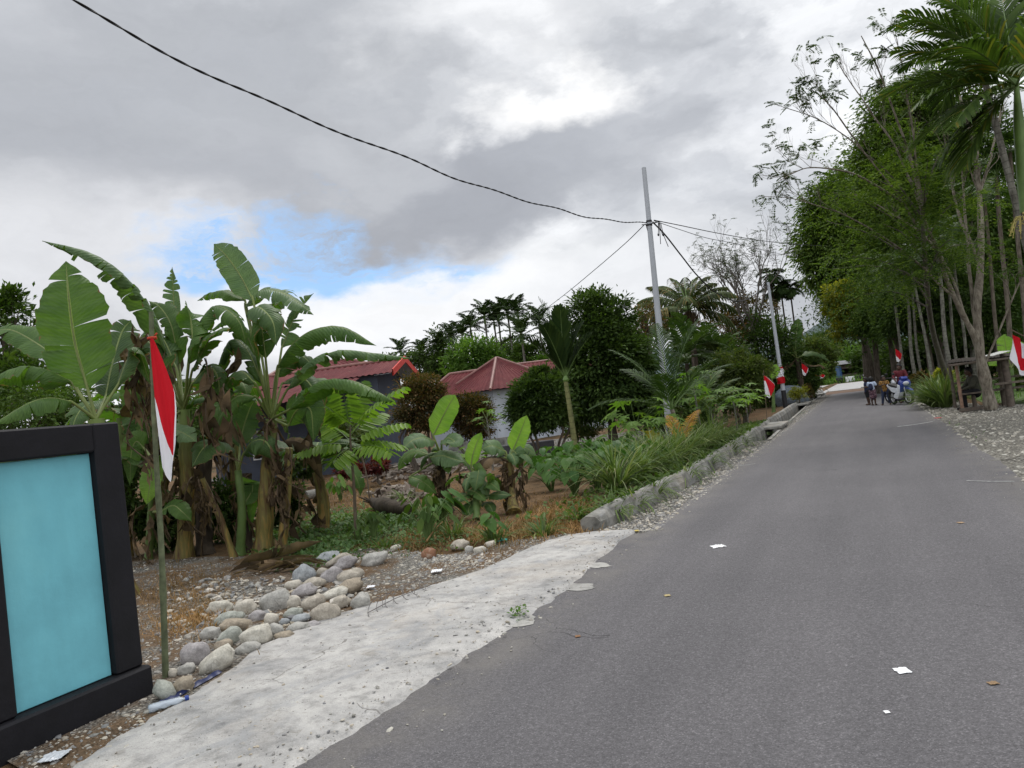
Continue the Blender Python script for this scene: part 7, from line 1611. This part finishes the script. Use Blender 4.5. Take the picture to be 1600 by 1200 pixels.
# second, higher roof piece behind house A
q1, q2 = D(516, 564, 38), D(556, 574, 38)
mb = MB(); hA2 = thing('house', 'low maroon roofed house whose ridge shows left behind the red edged gable', 'house', np.array([*D(480, 600, 39)[:2], 0]))
c_ = D(500, 566, 39); a_ = c_.copy(); zE = D(470, 604, 39)[2]
def hip(parent, cen, ang, lx, ly, ze, zr_, rl, wallm, wz=0.0, over=.5, capr=.09):
    Rz = rotz(ang); P3_ = lambda x, y, z: np.array([*((Rz @ np.array([x, y, 0]))[:2] + cen[:2]), z])
    A, B, C_, D_ = P3_(-lx, -ly, ze), P3_(lx, -ly, ze), P3_(lx, ly, ze), P3_(-lx, ly, ze); r1, r2 = P3_(-rl, 0, zr_), P3_(rl, 0, zr_)
    mb = MB(); roof_plane(mb, A, B, r2, r1, int(lx * 5)); roof_plane(mb, C_, D_, r1, r2, int(lx * 5)); roof_plane(mb, B, C_, r2, r2, int(ly * 5)); roof_plane(mb, D_, A, r1, r1, int(ly * 5)); ro_ = mb.build('roof', ROOF, parent, False, True)
    mb = MB()
    for a, b in ((A, r1), (D_, r1), (B, r2), (C_, r2), (r1, r2)):
        if np.linalg.norm(a - b) > .05: cap(mb, a, b, capr)
    mb.build('ridge_cap', CAPM, ro_, True, True)
    mb = MB(); w = [P3_(x, y, 0) for x, y in ((-lx + over, -ly + over), (lx - over, -ly + over), (lx - over, ly - over), (-lx + over, ly - over))]
    V = [p - UP * .1 for p in w] + [np.array([*p[:2], ze + .1]) for p in w]; mb.add(V, [(0, 1, 5, 4), (1, 2, 6, 5), (2, 3, 7, 6), (3, 0, 4, 7)]); fixn(mb.build('wall', wallm, parent, False, True))
    mb = MB(); mb.add([A - UP * .05, B - UP * .05, C_ - UP * .05, D_ - UP * .05], [(3, 2, 1, 0)]); mb.build('soffit', SOFF, parent, False, True)
    return w, P3_
hip(hA2, c_, YAW + .35, 3.6, 2.6, zE, c_[2], 1.6, DARKW)
# house B: hipped maroon roof and pale blue wall
cB_ = D(781, 600, 42); apz = D(780, 559, 42)[2]; zeB = D(765, 609, 38.5)[2]
hB = thing('house', 'pale blue walled house with a hipped maroon roof behind the bronze shrubs', 'house', np.array([*cB_[:2], 0]))
w, P3_ = hip(hB, cB_, YAW + math.radians(38), 2.6, 2.6, zeB, apz, .05, BLUEW)
cw = D(738, 610, 43.0); hip(hB, cw, YAW + math.radians(-12), 2.6, 1.9, zeB - .03, D(730, 581, 43)[2], 1.2, BLUEW)
hB2 = thing('house', 'maroon roofed house mostly hidden behind the dark green round tree', 'house', np.array([*D(862, 600, 48)[:2], 0])); cc = D(858, 600, 48); hip(hB2, cc, YAW + .05, 3.6, 3.0, D(860, 600, 45.5)[2], D(860, 563, 48)[2], 2.2, BLUEW)
mb = MB(); a, b = D(700, 690, 34), D(800, 680, 33); a[2] = b[2] = 0; V = []
for p in (a, b): V += [p - UP * .05, p + UP * .55, p + UP * .55 + FWD * .2, p + FWD * .2]
mb.add(V, [(0, 4, 5, 1), (1, 5, 6, 2), (2, 6, 7, 3), (0, 1, 2, 3), (4, 7, 6, 5)]); o = fixn(mb.build('garden_wall', MAT['drain'], None, False, True, loc=a)); tag(o, 'low grey garden wall in front of the pale blue house', 'wall')
# ------------------------------------------------------------------ things lying in the garden
lg = G(612, 806); mb = MB(); q = smoothpath([G(585, 795) + UP * .12, G(600, 803) + UP * .15, G(640, 808) + UP * .12], 14); tube(mb, q, [.10, .15, .12], 12)
for i, v in enumerate(mb.v): mb.v[i] = v + np.array([[.05 * mnoise.noise(tuple(p * 5)), .05 * mnoise.noise(tuple(p * 5 + 3)), .05 * mnoise.noise(tuple(p * 5 + 7))] for p in v])
for k in range(7): a = R.uniform(0, 6.28); s_p = q[0]; tube(mb, [s_p, s_p + nrm(np.array([-.6, math.cos(a), math.sin(a) * .5 + .3])) * R.uniform(.2, .4)], [.03, .01], 5)
tag(mb.build('fallen_log', MAT['dark_bark'], None, True, loc=lg), 'dark fallen log with a ragged root end in the brown garden', 'log')
pg = G(484, 783); mb = MB(); q = [G(478, 782) + UP * .12, G(508, 776) + UP * .12]; tube(mb, q, .12, 14); tag(mb.build('concrete_pipe', MAT['drain'], None, True, loc=pg), 'short grey concrete pipe lying on the brown soil left of the sapling', 'pipe')
# rubble heap of husks and broken boards
def chunks(name, label, cx, cy, sx, sy, n, size, m, up=.25):
    mb = MB()
    for k in range(n):
        p = G(cx + R.normal(0, sx), cy + R.normal(0, sy)); h = up * math.exp(-((p - G(cx, cy)) @ (p - G(cx, cy))) / 1.2); s = len(mb.v)
        box(mb, (-size * R.uniform(.5, 1.6), -size * R.uniform(.3, .7), -size * .25), (size * R.uniform(.5, 1.6), size * R.uniform(.3, .7), size * .25), 0)
        xform(mb, s, rotz(R.uniform(0, 6.28)) @ rotx(R.normal(0, .5)) @ roty(R.normal(0, .4)), p + UP * (R.uniform(0, h) + size * .2))
    return tag(fixn(mb.build(name, m)), label, None, None, 'stuff')
HUSK = pebblemat('husk_debris', [(.07, .05, .038), (.19, .155, .125), (.12, .09, .07), (.26, .225, .19), (.15, .12, .095)])
chunks('debris', 'heap of pale coconut husks and wood chips behind the fallen log', 622, 778, 16, 6, 260, .09, HUSK)
chunks('debris', 'long band of rubble and boards across the back of the garden', 690, 728, 45, 7, 420, .09, HUSK, .3)
chunks('debris', 'band of rubble and scrap below the dark house', 600, 745, 30, 4, 140, .08, HUSK, .2)
chunks('debris', 'scattered rubble behind the taro plants', 850, 705, 50, 6, 240, .09, HUSK, .15)
for k, (a, b, lab) in enumerate([((560, 752), (665, 730), 'long grey board lying along the rubble band'), ((640, 742), (700, 738), 'short board lying below the rubble band'), ((900, 690), (945, 682), 'dark plank leaning on the rubble behind the low papaya')]):
    A, B = G(*a) + UP * .1, G(*b) + UP * (.12 if k < 2 else .5); mb = MB(); dd = nrm(B - A); s_v = nrm(np.cross(dd, UP)) * .10; V = [A - s_v, B - s_v, B + s_v, A + s_v]; mb.add([v - UP * .04 for v in V] + V, [(3, 2, 1, 0), (4, 5, 6, 7), (0, 1, 5, 4), (1, 2, 6, 5), (2, 3, 7, 6), (3, 0, 4, 7)])
    tag(fixn(mb.build('board', HW, None, False, True, loc=A)), lab, 'board')
bl = G(868, 720); mb = MB(); box(mb, (-.9, -.25, 0), (.9, .25, .5), 0, .02); o = fixn(mb.build('brick_planter', simple('dark_planter', (.06, .06, .065), .8, .2), None)); o.location = tuple(D(825, 705, 26) * np.array([1, 1, 0])); o.rotation_euler.z = YAW; tag(o, 'low dark grey block planter between the round tree stems and the banana', 'planter')
# ------------------------------------------------------------------ people
def limb(mb, pts, rad, k=10, n=12):
    q = smoothpath(pts, n); tube(mb, q, np.interp(np.linspace(0, 1, n), np.linspace(0, 1, len(rad)), rad), k)
    sphere(mb, q[0], rad[0], 2); sphere(mb, q[-1], rad[-1], 2)
def melt(o, vox, it=4):
    m = o.modifiers.new('skin', 'REMESH'); m.mode = 'VOXEL'; m.voxel_size = vox; m.use_smooth_shade = True
    s = o.modifiers.new('soften', 'SMOOTH'); s.factor = .5; s.iterations = it; return o
SKIN = simple('dark_brown_skin', (.075, .042, .028), .5, .15, 6); HAIR = simple('black_hair', (.008, .007, .007), .6, .3, 30); EYE = simple('eye_white', (.32, .30, .28), .3, .02); PUP = simple('pupil', (.01, .008, .008), .2)
def hand(mb, w, d, s, side):
    """palm, five bent fingers of different length"""
    d = nrm(d); x = nrm(np.cross(d, UP) + np.array([1e-4, 0, 0])); nn = np.cross(x, d)
    limb(mb, [w, w + d * .05 * s, w + d * .085 * s], [.022 * s, .03 * s, .03 * s], 8, 6)
    for i, (o, l) in enumerate(((-.028, .062), (-.010, .074), (.009, .070), (.027, .052))):
        b = w + d * .085 * s + x * o * s; limb(mb, [b, b + d * l * .55 * s - nn * .008 * s, b + d * l * .85 * s - nn * .03 * s], [.0095 * s, .009 * s, .0075 * s], 6, 5)
    b = w + d * .03 * s + x * .026 * s * side; limb(mb, [b, b + (d * .03 + x * .03 * side - nn * .006) * s, b + (d * .06 + x * .032 * side - nn * .018) * s], [.011 * s, .0105 * s, .008 * s], 6, 5)
def person(label, loc, yaw, h, J, top, bottom, shoe, longsleeve=False, legs='long', extra=None, group=None, child=True):
    """J: joint positions in the body's own frame (facing -Y), in units of body height"""
    root = thing('person', label, 'person', loc, group); root.rotation_euler.z = yaw
    P = {k: np.array(v, float) * h for k, v in J.items()}
    s = h / 1.7 * (1.08 if child else 1)
    hr = h * (.078 if child else .066)
    mb = MB(); 
    limb(mb, [P['pel'], P['pel'] * .4 + P['chest'] * .6, P['chest']], [.085 * h, .075 * h, .088 * h]); limb(mb, [P['sl'], P['chest'] + UP * .03 * h, P['sr']], [.038 * h, .05 * h, .038 * h]); limb(mb, [P['chest'], P['neck'], P['head'] - UP * hr * .5], [.06 * h, .032 * h, .032 * h])
    for q in 'lr':
        limb(mb, [P['s' + q], P['e' + q]], [.034 * h, .025 * h]); limb(mb, [P['e' + q], P['w' + q]], [.025 * h, .017 * h])
        hand(mb, P['w' + q], P['w' + q] - P['e' + q], s, 1 if q == 'l' else -1)
        limb(mb, [P['h' + q], P['k' + q]], [.058 * h, .037 * h]); limb(mb, [P['k' + q], (P['k' + q] * .6 + P['a' + q] * .4) + np.array([0, .008 * h, 0]), P['a' + q]], [.036 * h, .036 * h, .022 * h])
        f = P['f' + q]; limb(mb, [P['a' + q], P['a' + q] * .5 + f * .5, f], [.024 * h, .024 * h, .016 * h], 8, 6)
    hc = P['head']; fd_ = nrm(np.array(J.get('look', (0, -1, 0)), float)); sx = nrm(np.cross(fd_, UP))
    sphere(mb, hc, (hr * .86, hr * .98, hr * 1.18), 3); sphere(mb, hc + fd_ * hr * .35 - UP * hr * .55, (hr * .6, hr * .6, hr * .55), 2)
    limb(mb, [hc + fd_ * hr * .92 + UP * hr * .1, hc + fd_ * hr * 1.12 - UP * hr * .18], [hr * .10, hr * .17], 7, 5)
    for q in (-1, 1): sphere(mb, hc + sx * q * hr * .88 - UP * hr * .08, (hr * .14, hr * .22, hr * .28), 2)
    limb(mb, [hc + fd_ * hr * .90 - UP * hr * .55 - sx * hr * .22, hc + fd_ * hr * .97 - UP * hr * .55, hc + fd_ * hr * .90 - UP * hr * .55 + sx * hr * .22], [hr * .09, hr * .12, hr * .09], 6, 6)
    body = melt(mb.build('body', SKIN, root), .0075 * max(1, h / 1.4))
    mb = MB()
    for q in (-1, 1): sphere(mb, hc + fd_ * hr * .86 + sx * q * hr * .34 + UP * hr * .12, hr * .095, 2)
    e = mb.build('eyes', EYE, root, True); mb = MB()
    for q in (-1, 1): sphere(mb, hc + fd_ * hr * .925 + sx * q * hr * .34 + UP * hr * .12, hr * .065, 1)
    mb.build('pupils', PUP, e, True)
    mb = MB(); v0, f0 = ico(4); keep = (v0[:, 2] * .75 - v0 @ (fd_ * .75)) > -.28; P_ = v0 * np.array([hr * 1.04, hr * 1.14, hr * 1.32]) * (1 + .07 * np.array([mnoise.noise(tuple(p * 6)) for p in v0]))[:, None] + hc - fd_ * hr * .06 + UP * hr * .05
    mb.add(P_, f0[np.all(keep[f0], axis=1)]); ho = mb.build('hair', HAIR, root, True); md = ho.modifiers.new('thickness', 'SOLIDIFY'); md.thickness = hr * .12
    mb = MB(); g = .012 * h
    limb(mb, [P['pel'] - UP * .01 * h, P['pel'] * .4 + P['chest'] * .6, P['chest']], [.098 * h, .09 * h, .098 * h]); limb(mb, [P['sl'], P['chest'] + UP * .025 * h, P['sr']], [.045 * h, .056 * h, .045 * h])
    for q in 'lr':
        c = .55 if not longsleeve else 1.0; limb(mb, [P['s' + q], P['s' + q] * (1 - c) + P['e' + q] * c], [.046 * h, .043 * h])
        if longsleeve: limb(mb, [P['e' + q], P['e' + q] * .12 + P['w' + q] * .88], [.035 * h, .027 * h])
    melt(mb.build('shirt', top, root), .009 * max(1, h / 1.4), 3)
    mb = MB(); limb(mb, [P['pel'] + UP * .03 * h, P['pel'] - UP * .03 * h], [.094 * h, .09 * h])
    for q in 'lr':
        c = 1.0 if legs == 'long' else .9; limb(mb, [P['h' + q], P['h' + q] * (1 - c) + P['k' + q] * c], [.068 * h, .05 * h])
        if legs == 'long': limb(mb, [P['k' + q], P['a' + q] + UP * .02 * h], [.05 * h, .038 * h])
    if legs == 'skirt':
        limb(mb, [P['pel'], (P['kl'] + P['kr']) / 2 + UP * .03 * h], [.10 * h, .125 * h])
    melt(mb.build('shorts' if legs == 'short' else 'skirt' if legs == 'skirt' else 'trousers', bottom, root), .009 * max(1, h / 1.4), 3)
    if shoe is not None:
        for q in 'lr':
            mb = MB(); limb(mb, [P['a' + q] - UP * .012 * h + np.array([0, .015 * h, 0]), P['f' + q]], [.028 * h, .024 * h], 8, 6); melt(mb.build('shoe', shoe, root), .008, 2)
    if extra: extra(root, P, h)
    return root
STAND = dict(pel=(0, 0, .52), chest=(0, .0, .74), neck=(0, 0, .835), head=(0, -.01, .915), sl=(-.105, 0, .79), sr=(.105, 0, .79), el=(-.135, .02, .63), er=(.135, .02, .63), wl=(-.14, -.03, .49), wr=(.14, -.03, .49),
             hl=(-.055, 0, .51), hr=(.055, 0, .51), kl=(-.055, -.015, .28), kr=(.055, -.015, .28), al=(-.055, .01, .045), ar=(.055, .01, .045), fl=(-.06, -.075, .018), fr=(.06, -.075, .018))
def pose(**k): d_ = dict(STAND); d_.update(k); return d_
LBL = simple('pale_blue_shirt', (.46, .54, .68), .8, .12, 4); NAVY = simple('navy_cloth', (.02, .025, .06), .8, .3, 8); PATT = NT('patterned_skirt'); _n = PATT.noise(PATT.obj(), 26, 3); PATT = PATT.out(PATT.pbsdf(PATT.ramp(_n, [(.40, (.02, .02, .035)), (.52, (.10, .025, .04)), (.6, (.3, .22, .24))]), .85))
MUST = NT('mustard_top'); _n = MUST.noise(MUST.obj(), 18, 4); MUST = MUST.out(MUST.pbsdf(MUST.ramp(_n, [(.38, (.05, .03, .015)), (.5, (.24, .12, .025)), (.65, (.34, .19, .05))]), .8))
JEAN = simple('blue_jeans', (.03, .04, .075), .85, .3, 9); WINE = simple('wine_red_shirt', (.10, .012, .018), .8, .25, 6); BLK = simple('black_cloth', (.012, .012, .014), .85, .3, 8); SAND = simple('brown_sandal', (.07, .04, .025), .8); KHA = simple('dull_green_shirt', (.05, .05, .035), .85, .3, 7)
gk = 'people standing by the motorbikes'
def at_px(px, d): p = D(px, 640, d); p[2] = .006; return p
def bag(root, P, h):
    mb = MB(); limb(mb, [P['chest'] + np.array([0, .10, -.02]) * h, P['pel'] + np.array([0, .11, .09]) * h], [.065 * h, .085 * h]); melt(mb.build('backpack', NAVY, root), .012, 3)
person('child seen from behind in a pale blue shirt and patterned skirt with a backpack', at_px(1367, 32.6), math.pi - .35, 1.20, pose(el=(-.155, -.03, .65), wl=(-.09, -.13, .60), er=(.155, -.03, .65), wr=(.07, -.14, .60)), LBL, PATT, SAND, legs='skirt', extra=bag, group=gk)
person('child in a dark shirt half hidden behind the one with the backpack', at_px(1359, 33.4), -1.2, 1.20, pose(er=(.14, -.06, .65), wr=(.05, -.14, .66)), NAVY, BLK, SAND, legs='short', group=gk)
person('child in a mustard patterned top and blue jeans standing with legs apart', at_px(1387, 31.6), -.1, 1.20, pose(kl=(-.09, -.01, .28), al=(-.125, .01, .045), fl=(-.15, -.07, .018), kr=(.08, -.01, .28), ar=(.105, .01, .045), fr=(.12, -.07, .018), el=(-.155, -.03, .66), wl=(-.06, -.13, .69), er=(.155, -.03, .66), wr=(.04, -.13, .70), look=(.3, -1, -.15)), MUST, JEAN, SAND, group=gk)
person('adult in a wine red shirt standing behind the blue motorbike with hands on its handlebar', at_px(1414, 31.6), -.15, 1.62, pose(el=(-.15, -.05, .66), wl=(-.11, -.18, .60), er=(.15, -.05, .66), wr=(.13, -.18, .60), kr=(.08, -.02, .28), ar=(.10, .0, .045), fr=(.12, -.08, .018), look=(-.35, -1, -.2)), WINE, BLK, SAND, True, group=gk, child=False)
SIT = dict(pel=(0, .05, .33), chest=(0, .03, .545), neck=(0, .0, .64), head=(0, -.03, .72), sl=(-.11, .02, .595), sr=(.11, .02, .595), el=(-.135, -.06, .45), er=(.135, -.06, .45), wl=(-.06, -.19, .40), wr=(.06, -.19, .40), hl=(-.055, .03, .33), hr=(.055, .03, .33), kl=(-.07, -.20, .33), kr=(.07, -.20, .33), al=(-.07, -.19, .075), ar=(.07, -.19, .075), fl=(-.07, -.27, .04), fr=(.07, -.27, .04), look=(0, -1, -.15))
sp2 = D(1524, 640, 22.75); sp2[2] = 0.0
person('person in dark clothes sitting on the hut bench in the shade facing the road', sp2, -1.25, 1.58, SIT, KHA, BLK, BLK, True, child=False)
# ------------------------------------------------------------------ motorbikes
TYRE = simple('tyre_rubber', (.012, .012, .013), .8, .2, 20); RIM = simple('silver_rim', (.5, .5, .52), .35, .1, 5, 0, .4, .6); MBLUE = simple('blue_bike_paint', (.015, .035, .22), .25, .1, 3, 0, .5); MWHITE = simple('white_bike_paint', (.62, .64, .68), .3, .08, 3, 0, .5); MDARK = simple('dark_plastic', (.016, .016, .018), .5, .2, 8); CHROME = simple('grey_metal', (.35, .35, .36), .35, .15, 6, 0, .5, .7); LENS = simple('lamp_lens', (.5, .52, .55), .1, .05, 3, 0, .6); SEATM = simple('black_seat', (.012, .012, .013), .6)
def prof(mb, poly, x0, x1, tz=0.0):
    """side outline (y, z) given a thickness in x"""
    n = len(poly); c = np.mean(poly, axis=0); V = []
    for x, k in ((x0, .86), (x0 * .55, 1.0), (x1 * .55, 1.0), (x1, .86)):
        V += [(x, c[0] + (y - c[0]) * k, c[1] + (z - c[1]) * k) for y, z in poly]
    f = [(l * n + i, l * n + (i + 1) % n, (l + 1) * n + (i + 1) % n, (l + 1) * n + i) for l in range(3) for i in range(n)]
    mb.add(V, f); mb.add(V[:n], [list(range(n))[::-1]]); mb.add(V[3 * n:], [list(range(n))])
def torus(mb, c, Rr, r, k=28, m=10):
    an = np.linspace(0, 2 * math.pi, k, endpoint=False); bn = np.linspace(0, 2 * math.pi, m, endpoint=False)
    V = np.array([(c[0] + r * 1.15 * math.sin(b), c[1] + (Rr + r * math.cos(b)) * math.cos(a), c[2] + (Rr + r * math.cos(b)) * math.sin(a)) for a in an for b in bn])
    mb.add(V, [(i * m + j, i * m + (j + 1) % m, ((i + 1) % k) * m + (j + 1) % m, ((i + 1) % k) * m + j) for i in range(k) for j in range(m)])
def motorbike(label, loc, yaw, c1, c2, steer=.25, group='motorbikes parked at the road edge'):
    r = thing('motorbike', label, 'motorbike', loc, group); r.rotation_euler.z = yaw
    def part(name, fn, m, smooth=False, par=None, rot=None):
        mb = MB(); fn(mb)
        if rot is not None:
            piv = np.array([0, -.52, .6]); xform(mb, 0, None, -piv); xform(mb, 0, rotz(rot), piv)
        return fixn(mb.build(name, m, par or r, smooth))
    for nm, y, st in (('front_wheel', -.63, steer), ('rear_wheel', .62, None)):
        t_ = part(nm, lambda mb: torus(mb, (0, y, .285), .235, .05), TYRE, True, None, st)
        def rim(mb):
            torus(mb, (0, y, .285), .19, .018, 26, 6); tube(mb, [(-.05, y, .285), (.05, y, .285)], .045, 10)
            for k in range(6): a = k * 1.047; tube(mb, [(0, y, .285), (0, y + .19 * math.cos(a), .285 + .19 * math.sin(a))], .014, 5)
        part('rim', rim, RIM, True, t_, st)
    part('fork', lambda mb: [tube(mb, [(x, -.63, .285), (x, -.50, .80)], .024, 8) for x in (-.075, .075)], CHROME, True, None, steer)
    part('front_fender', lambda mb: [tube(mb, [(0, -.63 + .33 * math.cos(a), .285 + .33 * math.sin(a)) for a in np.linspace(.5, 2.9, 14)], [.03] + [.065] * 12 + [.03], 8)], c1, True, None, steer)
    part('fairing', lambda mb: prof(mb, [(-.50, 1.0), (-.60, .86), (-.56, .66), (-.44, .45), (-.30, .30), (-.16, .30), (-.22, .50), (-.34, .74), (-.38, .98)], -.20, .20), c1, True)
    part('side_panel', lambda mb: prof(mb, [(-.52, .80), (-.46, .46), (-.24, .22), (.16, .22), (.10, .40), (-.20, .52), (-.36, .84)], -.225, .225), c2, True)
    part('headlight', lambda mb: sphere(mb, (0, -.60, .83), (.12, .05, .075), 3), LENS, True)
    part('headset', lambda mb: prof(mb, [(-.52, 1.10), (-.58, .98), (-.48, .93), (-.36, 1.0), (-.38, 1.10)], -.13, .13), c1, True, None, steer)
    part('handlebar', lambda mb: tube(mb, smoothpath([(-.34, -.30, 1.06), (-.16, -.40, 1.06), (0, -.44, 1.05), (.16, -.40, 1.06), (.34, -.30, 1.06)], 14), .018, 7), MDARK, True, None, steer)
    for x in (-.26, .26):
        mr = part('mirror', lambda mb: [tube(mb, [(x, -.36, 1.07), (x * 1.25, -.38, 1.2)], .008, 5), sphere(mb, (x * 1.35, -.38, 1.24), (.07, .018, .045), 2)], MDARK, True, None, steer)
    part('seat', lambda mb: prof(mb, [(-.12, .70), (.02, .76), (.35, .80), (.72, .86), (.78, .80), (.40, .70), (.05, .64)], -.13, .13), SEATM, True)
    part('tail', lambda mb: prof(mb, [(-.10, .66), (.05, .44), (.40, .50), (.86, .80), (.80, .84), (.40, .72)], -.14, .14), c2, True)
    part('engine', lambda mb: [prof(mb, [(-.28, .42), (-.30, .24), (.05, .18), (.28, .24), (.20, .42)], -.13, .13), tube(mb, [(-.20, 0, .30), (.20, 0, .30)], .07, 10)], MDARK)
    part('exhaust', lambda mb: tube(mb, smoothpath([(.14, -.1, .22), (.16, .2, .22), (.17, .45, .30), (.17, .86, .42)], 12), [.025, .03, .05, .055], 9), CHROME, True)
    part('rear_fender', lambda mb: tube(mb, [(0, .62 + .33 * math.cos(a), .285 + .33 * math.sin(a)) for a in np.linspace(-.1, 1.7, 12)], [.03] + [.06] * 10 + [.03], 8), MDARK, True)
    part('swingarm', lambda mb: [tube(mb, [(x, .05, .30), (x, .62, .285)], .025, 6) for x in (-.09, .09)], MDARK)
    part('tail_lamp', lambda mb: sphere(mb, (0, .86, .78), (.07, .03, .04), 2), simple('red_lens', (.35, .02, .02), .2), True)
    part('footrest', lambda mb: [tube(mb, [(-.28, -.02, .27), (.28, -.02, .27)], .018, 6), tube(mb, [(-.10, .1, .25), (-.22, .16, .0)], .014, 5)], MDARK)
    return r
motorbike('blue and white motorbike facing the camera with its front wheel turned', at_px(1410, 30.5), + .40, MBLUE, MWHITE, .2)
motorbike('white and dark motorbike parked close behind the blue one', at_px(1400, 32.6), + .35, MWHITE, MDARK, .15)
